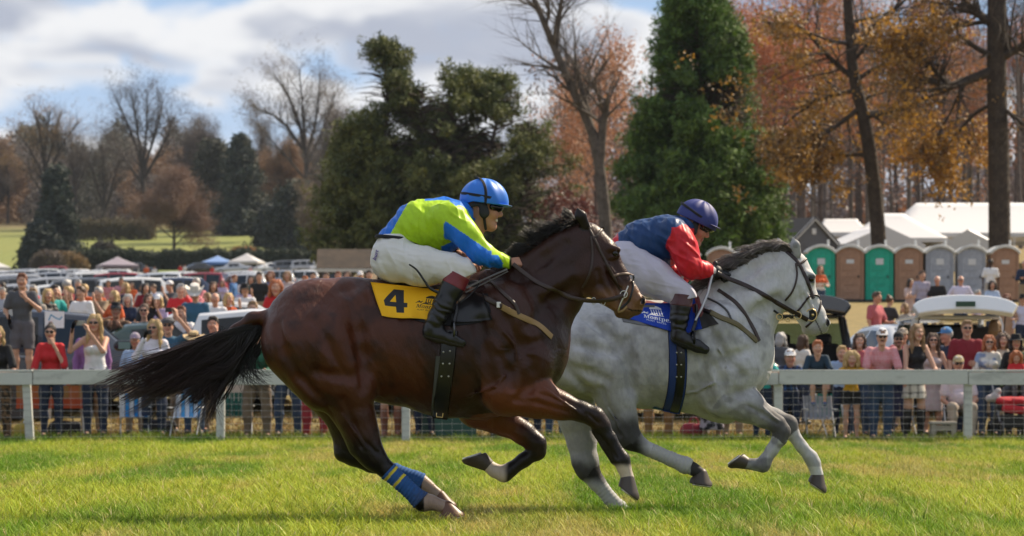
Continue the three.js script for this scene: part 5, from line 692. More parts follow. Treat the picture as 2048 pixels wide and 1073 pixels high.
  person({ px: 541, head: 543, D: 94, sex: Fm, hair: ['mid', 'auburn'], arms: ['down', 'fold'], top: { c: [0.12, 0.14, 0.28], sl: 'short' }, bottom: { c: C.jeans }, label: 'woman in a blue grey top right of the black T-shirt man' });
  person({ px: 552, head: 560, D: 80, sex: Fm, kid: 0.6, hair: ['mid', 'red'], arms: ['down', 'down'], top: { c: C.red }, bottom: { c: C.darkjeans }, base: 1.1, label: 'child in a red top just left of the bay rump' });
  person({ px: 574, head: 543, D: 95, sex: Fm, hair: ['mid', 'darkblond'], arms: ['down', 'front'], top: { pat: spots([0.5, 0.38, 0.36], [0.62, 0.58, 0.56]), sl: 'short' }, bottom: { c: C.darkjeans }, label: 'woman in a pale patterned top above the bay rump' });
  person({ px: 610, head: 552, D: 92, sex: M, hair: ['short', 'red'], arms: ['down', 'down'], top: { c: C.ltblue, sl: 'long' }, bottom: { c: C.khaki }, label: 'red haired man in light blue above the bay croup' });
  person({ px: 626, head: 536, D: 104, sex: M, hair: ['short', 'dark'], arms: ['down', 'down'], top: { c: C.black }, bottom: { c: C.khaki }, label: 'dark haired man in black in front of the shelter' });
  person({ px: 652, head: 545, D: 96, sex: M, hair: ['short', 'brown'], arms: ['down', 'down'], top: { c: C.maroon }, bottom: { c: C.khaki }, label: 'man in maroon under the left end of the shelter roof' });
  person({ px: 676, head: 543, D: 98, sex: M, hair: ['short', 'auburn'], arms: ['down', 'down'], top: { c: C.rose }, bottom: { c: C.khaki }, skin: 'rosy', label: 'man in rose second along under the shelter roof' });
  person({ px: 694, head: 538, D: 100, sex: Fm, hair: ['mid', 'brown'], arms: ['down', 'down'], top: { c: C.offwhite }, bottom: { c: C.jeans }, label: 'woman in off white under the middle of the shelter roof' });
  person({ px: 720, head: 536, D: 97, sex: M, hair: ['short', 'brown'], hat: 'cap', hatCol: C.white, arms: ['down', 'down'], top: { c: C.pink }, bottom: { c: C.khaki }, label: 'man in a white cap behind the lime rider seat' });
  person({ px: 738, head: 541, D: 94, sex: M, hair: ['short', 'dark'], arms: ['down', 'down'], top: { c: C.brown, sl: 'long' }, bottom: { c: C.khaki }, label: 'man in a brown coat touching the lime rider seat' });
  // farther left
  person({ px: 93, head: 578, D: 64, sex: Fm, hair: ['mid', 'blond'], turn: 0.5, arms: ['front', 'front'], top: { pat: spots([0.02, 0.02, 0.02], [0.5, 0.45, 0.4]), sl: 'long' }, bottom: { c: C.darkjeans }, label: 'pale haired woman in black and cream right of the tall boy' });
  person({ px: 108, head: 573, D: 66, sex: Fm, hair: ['mid', 'white'], turn: 0.8, arms: ['front', 'front'], top: { pat: spots([0.30, 0.36, 0.12], [0.6, 0.5, 0.5]), sl: 'long' }, bottom: { c: C.stone }, label: 'white haired woman in a green patterned top right of the pale haired woman' });
  person({ px: 118, head: 555, D: 70, sex: M, hair: ['short', 'grey'], turn: 2.6, lean: 0.3, arms: ['down', 'down'], top: { c: C.maroon, sl: 'long' }, bottom: { c: C.khaki }, build: 1.1, label: 'grey haired man in a maroon sweater bending away' });
  person({ px: 128, head: 592, D: 68, sex: Fm, kid: 0.5, hair: ['long', 'darkblond'], turn: 2, arms: ['down', 'down'], top: { c: C.tan }, bottom: { c: C.khaki }, label: 'fair haired child in tan below the maroon sweater man' });
  person({ px: 170, head: 569, D: 72, sex: Fm, hair: ['short', 'blond'], turn: -0.4, arms: ['front', 'front'], top: { c: C.orange, sl: 'long' }, bottom: { c: C.brown }, label: 'blond person in an orange sweater holding a bag' });
  person({ px: 216, head: 561, D: 120, sex: M, hair: ['short', 'brown'], skin: 'tan', arms: ['down', 'down'], top: { pat: plaid(C.rose, [0.5, 0.32, 0.34], 0.09), sl: 'long' }, bottom: { c: C.stone }, label: 'man in a rose checked shirt left of a couple before the car park' });
  person({ px: 242, head: 556, D: 112, sex: M, hair: ['short', 'brown'], skin: 'tan', arms: ['down', 'front'], top: { pat: plaid([0.36, 0.14, 0.2], [0.5, 0.3, 0.34], 0.09), sl: 'long' }, bottom: { c: C.darkjeans }, label: 'man in a pink checked shirt and dark jeans before the car park' });
  person({ px: 263, head: 572, D: 116, sex: Fm, hair: ['mid', 'brown'], arms: ['down', 'down'], top: { c: C.orange, dress: 0.5 }, label: 'woman in an orange red dress right of the pink checked shirt man' });
  person({ px: 284, head: 590, D: 96, sex: Fm, hair: ['mid', 'brown'], arms: ['down', 'down'], top: { c: C.offwhite }, bottom: { c: C.stone }, label: 'woman in off white above the black sleeveless woman' });
  person({ px: 308, head: 587, D: 90, sex: M, hair: ['short', 'brown'], turn: -0.6, arms: ['front', 'front'], top: { c: [0.45, 0.5, 0.66], sl: 'long' }, bottom: { c: C.jeans }, label: 'man in a pale blue shirt above the man with the raised phone' });
  person({ px: 298, head: 602, D: 78, sex: M, kid: 0.4, hair: ['short', 'brown'], arms: ['down', 'down'], top: { c: C.blue }, bottom: { c: C.khaki }, label: 'boy in royal blue below the pale blue shirt man' });
  person({ px: 4, head: 575, D: 74, sex: M, hair: ['short', 'grey'], arms: ['down', 'down'], top: { c: [0.35, 0.38, 0.46], sl: 'long' }, bottom: { c: C.khaki }, label: 'grey haired man in grey blue at the left edge behind the post' });
  person({ px: 66, head: 577, D: 62, sex: M, hair: ['short', 'darkblond'], arms: ['down', 'down'], top: { c: C.stone, sl: 'long' }, bottom: { c: C.khaki }, label: 'fair haired man just right of the tall boy shoulder' });
  person({ px: 255, head: 566, D: 150, sex: M, hair: ['short', 'dark'], arms: ['down', 'down'], top: { c: C.stone }, bottom: { c: C.jeans }, label: 'small figure in stone grey near the red car' }); person({ px: 444, head: 575, D: 128, sex: Fm, hair: ['mid', 'brown'], arms: ['down', 'down'], top: { c: C.lav }, bottom: { c: C.stone }, label: 'woman in lavender before the right car park rows' });
  for (const [px, head, D, c, l] of [[292, 531, 330, C.orange, 'tiny figure in orange beside the purple canopy'], [308, 534, 330, C.white, 'tiny figure in white beside the purple canopy'], [360, 530, 360, C.red, 'tiny figure in red left of the dark car on the lawn'], [369, 530, 365, C.white, 'tiny figure in white left of the dark car on the lawn'], [424, 535, 350, C.red, 'tiny figure in red below the blue canopy'], [500, 534, 340, C.pink, 'tiny figure in pink below the pale canopy'], [556, 536, 300, C.yellow, 'tiny figure in yellow above the crowd'], [97, 545, 320, C.rose, 'tiny figure in rose beyond the left car rows'], [160, 541, 335, C.orange, 'tiny figure in orange beyond the left car rows'], [390, 560, 200, C.lav, 'tiny figure in lavender among the right car rows'], [585, 540, 290, C.black, 'tiny figure in black left of the shelter']]) person({ px, head, D, sex: M, hair: ['short', 'brown'], arms: ['down', 'down'], top: { c }, bottom: { c: C.darkjeans }, label: l });
}
{ // the loose crowd on the slope before the car park
  const ord = ['first', 'second', 'third', 'fourth', 'fifth', 'sixth', 'seventh', 'eighth', 'ninth', 'tenth', 'eleventh', 'twelfth', 'thirteenth', 'fourteenth'], r = rng(515), cs = ['white', 'navy', 'red', 'black', 'ltblue', 'pink', 'khaki', 'maroon', 'teal', 'grey', 'orange', 'cream', 'blue', 'lav'], names = { ltblue: 'pale blue', lav: 'lavender' }, hs = ['brown', 'dark', 'blond', 'grey', 'darkblond'];
  for (const [row, D, x0, x1, n] of [['nearest', 67, 20, 470, 14], ['farther', 80, -6, 505, 11]]) for (let i = 0; i < n; i++) {
    const px = lerp(x0, x1, (i + 0.25 + 0.5 * r()) / n), d = D + 6 * (r() - 0.5), c = cs[Math.floor(r() * 14)], f = r() < 0.5, x = (px - W / 2) * d / F, hgt = (f ? 1.62 : 1.76) + 0.1 * (r() - 0.5);
    person({ px, D: d, head: HORIZON - (land(x, d) + hgt - EYE) * F / d, sex: f ? 'f' : 'm', hair: [f ? 'mid' : 'short', hs[Math.floor(r() * 5)]], hat: r() < 0.22 ? 'cap' : undefined, hatCol: C.white, turn: (r() - 0.5) * 1.6, arms: [['down', 'front', 'fold', 'down'][Math.floor(r() * 4)], ['down', 'front', 'phone'][Math.floor(r() * 3)]], top: { c: C[c], sl: r() < 0.5 ? 'long' : 'short' }, bottom: { c: [C.darkjeans, C.khaki, C.jeans, C.navy][Math.floor(r() * 4)] }, label: `${f ? 'woman' : 'man'} in ${names[c] ?? c}, ${ord[i]} from left in the ${row} row of the left crowd` });
  }
}
{ // people whose legs show under the horses
  const M = 'm', Fm = 'f';
  person({ px: 514, head: 652, D: 51.2, sex: M, hair: ['short', 'brown'], stance: 0.06, arms: ['hang', 'hang'], top: { c: C.green, sl: 'long' }, bottom: { c: [0.16, 0.115, 0.08] }, build: 1.1, label: 'man in brown trousers standing at the rail beside the bay tail' });
  person({ px: 576, head: 655, D: 51.8, sex: M, hair: ['short', 'dark'], stance: 0.06, arms: ['down', 'down'], top: { c: C.white }, bottom: { c: C.jeans }, label: 'person in blue jeans standing behind the bay hindquarters' });
  person({ px: 630, head: 660, D: 51.3, sex: M, hair: ['short', 'dark'], arms: ['rail', 'rail'], top: { c: C.navy, sl: 'long' }, bottom: { c: [0.28, 0.02, 0.03] }, build: 1.15, stance: 0.05, label: 'person in bright red trousers behind the bay hind leg' });
  person({ px: 782, head: 660, D: 51.6, sex: Fm, hair: ['mid', 'brown'], skin: 'tan', arms: ['down', 'down'], top: { c: C.black, dress: 0.12 }, bottom: {}, boots: 1, shoeCol: [0.17, 0.06, 0.035], label: 'woman in brown boots left of the post under the bay belly' });
  person({ px: 850, head: 665, D: 51.8, sex: M, hair: ['short', 'dark'], arms: ['down', 'down'], top: { c: C.navy }, bottom: { c: C.darkjeans }, label: 'person in dark trousers right of the post under the bay belly' });
  person({ px: 1000, head: 660, D: 51.6, sex: M, hair: ['short', 'dark'], arms: ['down', 'down'], top: { c: C.black }, bottom: { c: C.black }, label: 'person in black behind the folded bay foreleg' }); person({ px: 1062, head: 664, D: 52, sex: M, hair: ['short', 'dark'], arms: ['down', 'down'], top: { c: C.orange }, bottom: { c: C.darkjeans }, label: 'person in orange and dark jeans between the bay forelegs' }); person({ px: 1112, head: 660, D: 51.6, sex: M, hair: ['short', 'dark'], arms: ['down', 'down'], top: { c: C.teal }, bottom: { c: C.jeans }, label: 'person in teal and jeans behind the grey hind legs' }); person({ px: 1218, head: 655, D: 51.5, sex: M, hair: ['short', 'dark'], arms: ['down', 'down'], top: { c: C.blue }, bottom: { c: C.jeans }, label: 'person in blue jeans between the grey hind legs' });
  person({ px: 1318, head: 655, D: 51.2, sex: M, hair: ['short', 'dark'], stance: 0.07, arms: ['down', 'down'], top: { c: C.navy }, bottom: { c: [0.24, 0.12, 0.045] }, build: 1.1, label: 'person in caramel brown trousers under the grey belly' });
  person({ px: 1424, head: 660, D: 51.4, sex: Fm, hair: ['mid', 'dark'], arms: ['down', 'down'], top: { pat: spots([0.012, 0.012, 0.016], [0.34, 0.30, 0.36], 18, 0.56), dress: 0.78, sl: 'short' }, label: 'woman in a long black and grey patterned dress under the grey chest' });
  person({ px: 1466, head: 665, D: 51.8, sex: M, hair: ['short', 'dark'], arms: ['down', 'down'], top: { c: C.black }, bottom: { c: [0.34, 0.25, 0.17] }, label: 'person in tan trousers behind the grey folded foreleg' });
}
{ // along the rail, right
  const M = 'm', Fm = 'f';
  person({ px: 1525, head: 688, D: 50.8, sex: M, kid: 0.7, open: 1, hair: ['short', 'brown'], hat: 'bucket', hatCol: [0.16, 0.15, 0.14], brimCol: [0.03, 0.03, 0.03], arms: ['rail', 'rail'], lean: 0.1, top: { c: C.teal }, bottom: { c: C.darkjeans }, label: 'shouting boy in a grey hat and teal shirt on the rail' });
  person({ px: 1580, head: 698, D: 51.0, sex: M, kid: 0.8, skin: 'rosy', hair: ['short', 'darkblond'], hat: 'cap', hatCol: C.white, arms: ['rail', 'rail'], lean: 0.1, top: { pat: plaid([0.012, 0.02, 0.045], [0.05, 0.13, 0.36], 0.12) }, bottom: { c: C.navy }, label: 'boy in a white cap and dark blue shirt on the rail' });
  person({ px: 1634, head: 687, D: 50.9, sit: 1, size: 0.80, base: 0.45, kid: 0.6, sex: M, open: 0.8, hair: ['short', 'red'], arms: ['rail', 'rail'], lean: 0.22, top: { c: [0.012, 0.035, 0.06] }, bottom: { c: C.navy, short: 0.4 }, shoeCol: [0.03, 0.08, 0.2], label: 'laughing red haired boy in a navy T-shirt sitting at the rail' });
  person({ px: 1684, head: 692, D: 51.6, sex: M, kid: 0.6, hair: ['short', 'blond'], arms: ['down', 'down'], top: { c: C.ltblue }, bottom: { c: C.navy }, label: 'fair child in light blue between the red haired boy and the girl in yellow' });
  person({ px: 1703, head: 703, D: 50.9, sex: Fm, kid: 0.9, hair: ['curly', 'blond'], arms: ['hang', 'hang'], lean: 0.08, nod: 0.2, top: { c: C.yellow }, bottom: { c: C.black, short: 0.22 }, label: 'little curly blond girl in a mustard top at the rail' });
  person({ px: 1719, head: 668, D: 52.2, sex: Fm, teeth: 1, open: 0.7, hair: ['mid', 'brown'], arms: ['down', 'down'], top: { c: C.rose }, bottom: { c: C.jeans }, label: 'smiling brown haired woman behind the girl in yellow' });
  person({ px: 1762, head: 652, D: 51.0, sex: M, moustache: 1, hair: ['short', 'brown'], hat: 'cap', hatCol: C.white, badge: [0.25, 0.14, 0.08], glasses: 1, arms: ['rail', 'rail'], lean: 0.24, top: { pat: plaid(C.pink, [0.62, 0.36, 0.38], 0.03), hem: 0.1 }, bottom: { c: C.jeans }, build: 1.1, label: 'man in a white cap and pink shirt leaning on the rail' });
  person({ px: 1797, head: 662, D: 53, sex: M, moustache: 1, beard: 1, hair: ['short', 'dark'], hat: 'cap', hatCol: C.black, glasses: 1, arms: ['down', 'down'], top: { c: C.black }, bottom: { c: C.darkjeans }, label: 'bearded man in a black cap between the pink shirt man and the woman in black' });
  person({ px: 1806, head: 655, D: 55, sex: M, hair: ['short', 'brown'], hat: 'cap', hatCol: [0.4, 0.33, 0.26], arms: ['down', 'down'], top: { c: C.rose }, bottom: { c: C.khaki }, skin: 'rosy', label: 'man in a beige cap behind the woman in black' });
  person({ px: 1829, head: 648, D: 51.1, sex: Fm, hair: ['long', 'darkblond'], turn: 0.25, look: 0.15, arms: ['hang', 'hang'], lean: 0.14, shift: 0.03, top: { c: [0.014, 0.013, 0.016], sl: 'none', tank: 1, low: 1.44, tuck: 1 }, bottom: { c: C.offwhite, skirt: 0.30, pat: plaid([0.60, 0.56, 0.50], [0.10, 0.09, 0.08], 0.13) }, boots: 1, shoeCol: [0.012, 0.011, 0.012], label: 'woman in a black sleeveless top, checked skirt and black boots at the rail' });
  person({ px: 1866, head: 667, D: 52.6, sex: Fm, teeth: 1, hair: ['long', 'brown'], glasses: 1, arms: ['down', 'front'], top: { c: [0.46, 0.38, 0.38], sl: 'none', tank: 1, low: 1.36, dress: 0.5 }, label: 'brown haired woman in sunglasses and a pale mauve dress' });
  person({ px: 1898, head: 653, D: 53.2, sex: M, turn: -1.1, hair: ['short', 'grey'], hat: 'cap', hatCol: [0.07, 0.20, 0.42], skin: 'rosy', arms: ['down', 'down'], top: { c: C.navy }, bottom: { c: C.jeans }, label: 'man in a blue cap and navy shirt facing left' });
  person({ px: 1934, head: 641, D: 52.5, sex: M, hair: ['short', 'darkblond'], glasses: 1, arms: ['down', 'front'], top: { c: C.maroon }, bottom: { c: C.navy }, build: 1.06, label: 'tall man in a maroon T-shirt and sunglasses' });
  person({ px: 1978, head: 671, D: 52.2, sex: Fm, teeth: 1, open: 0.6, hair: ['mid', 'red'], glasses: 1, arms: ['front', 'down'], top: { pat: spots([0.66, 0.64, 0.60], [0.2, 0.26, 0.4], 12, 0.66) }, bottom: { c: C.jeans }, label: 'laughing red haired woman in a white T-shirt' });
  person({ px: 2006, head: 667, D: 53.2, sex: Fm, hair: ['curly', 'brown'], arms: ['down', 'down'], top: { c: C.cream }, bottom: { c: C.khaki }, label: 'brown curly haired woman behind the woman in the black hat' });
  person({ px: 2032, head: 667, D: 51.9, sex: Fm, hair: ['mid', 'dark'], hat: 'wide', hatCol: C.black, arms: ['down', 'down'], top: { pat: spots([0.012, 0.012, 0.013], [0.10, 0.18, 0.10], 16, 0.7), sl: 'long' }, bottom: { c: C.black }, label: 'woman in a wide black hat and black sweater at the right edge' });
  person({ px: 1918, head: 702, D: 51.4, sit: 1, size: 0.98, sex: M, hair: ['short', 'white'], hat: 'cap', hatCol: [0.42, 0.34, 0.2], badge: [0.5, 0.44, 0.3], glasses: 1, skin: 'rosy', arms: ['lap', 'lap'], lean: -0.08, base: 0.04, stance: 0.06, top: { c: [0.58, 0.48, 0.52] }, bottom: { c: [0.33, 0.27, 0.22] }, belly: 0.6, build: 1.08, shoeCol: [0.12, 0.09, 0.07], label: 'older man in a tan cap sitting behind the rail post' });
  person({ px: 2034, head: 742, D: 51.5, sit: 1, size: 0.62, base: 0.42, kid: 1, sex: Fm, hair: ['curly', 'red'], arms: ['lap', 'lap'], lean: -0.15, nod: 0.5, top: { c: C.red, sl: 'long' }, bottom: { c: C.grey }, label: 'small child with orange hair under a red blanket in the stroller' });
  // farther right
  person({ px: 1751, head: 584, D: 74, sex: M, turn: 0.9, hair: ['short', 'brown'], skin: 'rosy', arms: ['down', 'front'], top: { c: C.rose }, bottom: { c: C.jeans }, build: 1.1, label: 'man in a rose red shirt standing behind the pink shirt man' });
  person({ px: 1778, head: 592, D: 78, sex: Fm, turn: 2.4, hair: ['bun', 'brown'], arms: ['front', 'front'], top: { c: [0.03, 0.028, 0.032], sl: 'long' }, bottom: { c: C.darkjeans }, label: 'person with tied up hair in a dark jacket right of the rose shirt man' });
  person({ px: 1812, head: 607, D: 76, sex: Fm, turn: -1, hair: ['mid', 'darkblond'], arms: ['down', 'down'], top: { c: C.stone }, bottom: { c: C.khaki }, label: 'fair haired woman left of the raised white tailgate' });
  person({ px: 1820, head: 558, D: 100, sex: Fm, turn: 0.6, hair: ['mid', 'dark'], arms: ['fold', 'fold'], top: { pat: spots([0.46, 0.32, 0.28], [0.6, 0.48, 0.44]), dress: 0.5, sl: 'short' }, label: 'dark haired woman in a pale pink dress with folded arms' });
  person({ px: 1844, head: 537, D: 98, sex: M, hair: ['short', 'brown'], turn: 0.3, arms: ['down', 'down'], top: { pat: plaid([0.30, 0.28, 0.38], [0.42, 0.38, 0.46], 0.05), sl: 'half' }, bottom: { c: C.jeans }, label: 'man in a lilac checked shirt in front of the portable toilets' });
  person({ px: 1876, head: 552, D: 98, sex: M, hair: ['thin', 'white'], skin: 'rosy', turn: -0.4, arms: ['front', 'down'], top: { c: C.black }, bottom: { c: C.khaki }, label: 'white haired man in a black polo shirt' });
  person({ px: 1922, head: 552, D: 96, sex: M, hair: ['thin', 'white'], skin: 'rosy', glasses: 1, arms: ['hips', 'hips'], top: { c: [0.58, 0.54, 0.68], sl: 'long' }, bottom: { c: C.navy }, belly: 1, build: 1.2, label: 'stout white haired man in a pale lilac shirt with hands on hips' });
  person({ px: 1954, head: 580, D: 90, sex: M, hair: ['short', 'grey'], turn: 0.8, arms: ['down', 'down'], top: { c: C.lav }, bottom: { c: C.khaki }, label: 'grey haired person behind the right end of the raised white tailgate' });
  person({ px: 1982, head: 515, D: 118, sex: M, skin: 'dark', hair: ['short', 'dark'], turn: 3.0, arms: ['down', 'down'], top: { c: C.white }, bottom: { c: C.stone }, label: 'man in a white T-shirt seen from behind near the last toilet' });
  person({ px: 1985, head: 562, D: 94, sex: Fm, hair: ['curly', 'dark'], arms: ['front', 'front'], top: { c: [0.40, 0.50, 0.68], sl: 'long' }, bottom: { c: C.darkjeans }, label: 'dark curly haired woman in a light blue shirt' });
  person({ px: 2014, head: 588, D: 80, sex: Fm, hair: ['long', 'auburn'], glasses: 1, arms: ['down', 'front'], top: { c: [0.34, 0.21, 0.14], dress: 0.6, sl: 'short' }, label: 'long haired woman in a tan dress right of the white tailgate' });
  person({ px: 2050, head: 515, D: 116, sex: M, hair: ['thin', 'grey'], skin: 'rosy', arms: ['fold', 'fold'], top: { c: C.navy, sl: 'long' }, bottom: { c: C.khaki }, label: 'man in a dark jacket at the right edge by the last toilet' });
  person({ px: 2046, head: 588, D: 80, sex: M, hair: ['short', 'dark'], hat: 'fedora', hatCol: C.black, arms: ['down', 'down'], top: { c: [0.5, 0.5, 0.66], sl: 'long' }, bottom: { c: C.navy }, label: 'man in a black hat and pale shirt at the right edge' });
  person({ px: 1640, head: 532, D: 112, sex: Fm, hair: ['mid', 'auburn'], arms: ['front', 'front'], turn: 0.3, top: { pat: (x, y) => (y > 1.2 ? C.orange : C.offwhite), sl: 'half' }, bottom: { c: C.jeans }, label: 'woman in red and white in front of the left green toilet' });
  person({ px: 1560, head: 676, D: 57, sex: Fm, hair: ['mid', 'grey'], arms: ['down', 'down'], turn: 2.6, top: { c: C.grey }, bottom: { c: C.navy }, label: 'grey haired person sitting inside the open black car' }); person({ px: 1604, head: 684, D: 56, sex: Fm, turn: 2.2, hair: ['long', 'brown'], arms: ['down', 'down'], top: { c: C.offwhite }, bottom: { c: C.navy }, label: 'brown haired girl in white by the open black car' });
  person({ px: 1990, head: 640, D: 58, sex: Fm, hair: ['mid', 'darkblond'], turn: 2.8, arms: ['down', 'down'], top: { c: C.tan }, bottom: { c: C.khaki }, label: 'fair haired person beside the right side of the open white car' });
}
// ---------------------------------------------------------------- things among the crowd
{
  const PX = (px, D) => (px - W / 2) * D / F, ALU = mat([0.6, 0.6, 0.6], 0.35, { metalness: 0.8 });
  const chair = (label, px, D, turn, col, stripe) => { const x = PX(px, D), t = thing('folding_chair', label, 'folding chair', [x, land(x, D), -D], turn); const w = 0.54; for (const s of [-1, 1]) { part('leg', rod([s * w / 2, 0, 0.24], [s * w / 2, 0.62, -0.16], 0.013), ALU, t); part('leg', rod([s * w / 2, 0, -0.22], [s * w / 2, 0.42, 0.22], 0.013), ALU, t); part('back_post', rod([s * w / 2, 0.36, -0.1], [s * w / 2, 0.86, -0.26], 0.013), ALU, t); part('arm', box(0.05, 0.025, 0.46, s * (w / 2 + 0.02), 0.60, 0.02, 0.01), mat([0.5, 0.5, 0.5], 0.6), t); } part('foot_bar', rod([-w / 2, 0.02, 0.24], [w / 2, 0.02, 0.24], 0.012), ALU, t);
    for (let i = 0; i < 6; i++) part('strap', box(0.075, 0.008, 0.46, -0.22 + i * 0.088, 0.41, 0.02), stripe && i % 2 ? mat(stripe, 0.8) : mat(col, 0.8), t); for (let i = 0; i < 6; i++) { const g = box(0.075, 0.46, 0.008, -0.22 + i * 0.088, 0.63, -0.19); g.rotateX(-0.0); part('strap', g, stripe && i % 2 ? mat(stripe, 0.8) : mat(col, 0.8), t); } t.scale.setScalar(0.8); return t; };
  chair('blue and white striped folding chair behind the rail below the bay tail', 268, 51.6, 0.15, [0.62, 0.64, 0.68], [0.02, 0.25, 0.6]); chair('second striped folding chair close under the bay tail tip', 372, 51.4, -0.2, [0.55, 0.6, 0.7], [0.05, 0.3, 0.62]); chair('dark green folding chair beside the man in brown trousers', 476, 51.9, 0.05, [0.01, 0.09, 0.07]); chair('blue folding chair between the red trousers and the bay hind leg', 676, 51.9, -0.3, [0.02, 0.2, 0.55]); chair('dark folding chair behind the man in the pink shirt', 1800, 52.2, 0.3, [0.02, 0.025, 0.06]); chair('dark folding chair of the older man in the tan cap', 1920, 51.4, 0, [0.015, 0.015, 0.02]); chair('light folding chair under the red haired boy', 1640, 51.0, 0.1, [0.3, 0.32, 0.38]); chair('pale folding chair behind the curly blond girl', 1668, 52.2, 0.4, [0.02, 0.2, 0.15]);
  const table = (label, px, D, w, c1, c2, h = 0.74) => { const x = PX(px, D), t = thing('table', label, 'table', [x, land(x, D), -D]); part('tabletop', box(w, 0.035, 0.75, 0, h, 0, 0.01), mat([0.5, 0.48, 0.45], 0.7), t); for (const s of [-1, 1]) for (const z of [-1, 1]) part('leg', rod([s * (w / 2 - 0.1), 0, z * 0.3], [s * (w / 2 - 0.12), h, z * 0.3], 0.018), ALU, t); const x0 = x; const cg = sheet((u, v) => [(u - 0.5) * (w + 0.02) * 100 + Math.sin(v * 3) * 0.4, -(h + 0.022 - v * 0.36) * 100, 38.5 + 1.6 * Math.sin(u * 34) * v], 50, 10, 0.5); cg.scale(0.01, 0.01, 0.01); const p = cg.attributes.position, col = []; for (let i = 0; i < p.count; i++) { const Y = p.getY(i), X = p.getX(i); const c = Y < h - 0.17 ? c1 : Math.abs((X * 3 % 1 + 1) % 1 - 0.5) < 0.25 ? c2 : mix3(c1, c2, 0.45); col.push(...c); } cg.setAttribute('color', new THREE.Float32BufferAttribute(col, 3)); const cl = single('tablecloth', [cg, paint(box(w + 0.03, 0.008, 0.78, 0, h + 0.024, 0), c2)], CLOTHC, `checked cloth on the ${label}`, 'tablecloth', [x, land(x, D), -D]); return t; };
  table('trestle table with an orange cloth left of the white camisole woman', 112, 52.6, 1.15, [0.42, 0.07, 0.02], [0.30, 0.16, 0.05]); table('trestle table with an orange cloth seen under the grey belly', 1334, 53, 1.5, [0.55, 0.075, 0.02], [0.30, 0.15, 0.035]);
  const bottle = (label, px, D, y, c, capc) => { const x = PX(px, D), t = thing('bottle', label, 'bottle', [x, land(x, D) + y, -D]); const pr = [[0, 0], [0.035, 0], [0.036, 0.13], [0.028, 0.18], [0.013, 0.215], [0.013, 0.26], [0, 0.26]].map((p) => new THREE.Vector2(...p)); part('glass', new THREE.LatheGeometry(pr, 16), mat(c, 0.15), t); part('stopper', cyl(0.015, 0.015, 0.03, 12, 0, 0.27, 0), mat(capc, 0.5), t); return t; };
  bottle('red bottle on the table behind the red top woman', 134, 52.7, 0.77, [0.35, 0.015, 0.02], [0.6, 0.6, 0.6]); bottle('blue bottle on the table left of the red bottle', 127, 52.6, 0.77, [0.05, 0.14, 0.4], [0.7, 0.7, 0.7]);
  const bin = (label, px, D, w, h, c) => { const x = PX(px, D); const s = new THREE.CylinderGeometry(w / 2, w / 2 * 0.86, h, 4, 1); s.rotateY(Math.PI / 4); const t = thing('bin', label, 'bin', [x, land(x, D), -D]); const sh = new RoundedBoxGeometry(w, h, w * 0.7, 3, 0.05); sh.translate(0, h / 2, 0); const p = sh.attributes.position; for (let i = 0; i < p.count; i++) { const k = lerp(0.86, 1, p.getY(i) / h); p.setX(i, p.getX(i) * k); p.setZ(i, p.getZ(i) * k); } part('wall', sh, mat(c, 0.6), t); part('lid', box(w + 0.06, 0.06, w * 0.7 + 0.06, 0, h + 0.03, 0, 0.025), mat(c, 0.6), t); part('handle', box(w * 0.4, 0.04, 0.05, 0, h - 0.1, w * 0.36, 0.015), mat(c, 0.6), t); };
  bin('wide dark green plastic bin behind the rail under the bay chest', 912, 51.4, 0.72, 0.62, [0.012, 0.06, 0.045]); bin('narrow dark green bin touching the left side of the wide one', 852, 51.9, 0.36, 0.66, [0.01, 0.045, 0.035]);
  { const D = 50.7, x = PX(1886, D), t = thing('step_stool', 'beige plastic step stool in front of the seated older man', 'step stool', [x, land(x, D), -D]), m = mat([0.30, 0.27, 0.23], 0.65); part('top', box(0.40, 0.05, 0.30, 0, 0.28, 0, 0.02), m, t); for (const s of [-1, 1]) part('leg', beam([s * 0.16, 0, 0], [s * 0.145, 0.27, 0], 0.075, 0.27), m, t); part('brace', box(0.26, 0.09, 0.25, 0, 0.2, 0, 0.02), m, t); }
  { const D = 55.5, x = PX(44, D), t = thing('box', 'dark wooden box under the tall boy in grey', 'box', [x, land(x, D), -D]), m = mat([0.06, 0.05, 0.045], 0.8); for (let i = 0; i < 4; i++) part('plank', box(0.9, 0.14, 0.03, 0, 0.09 + i * 0.155, 0.3, 0.006), m, t); part('lid', box(0.94, 0.04, 0.66, 0, 0.66, 0, 0.01), m, t); for (const s of [-1, 1]) part('end_board', box(0.03, 0.62, 0.58, s * 0.44, 0.32, 0, 0.006), m, t); }
  { const D = 56.5, x = PX(16, D), t = thing('post', 'white and brown wooden post beside the tall boy', 'post', [x, land(x, D), -D]); part('shaft', box(0.16, 1.95, 0.12, 0, 0.97, 0, 0.01), mat([0.55, 0.54, 0.52], 0.8), t); part('side_board', box(0.11, 1.95, 0.1, 0.14, 0.97, -0.02, 0.01), mat([0.11, 0.065, 0.04], 0.9), t); }
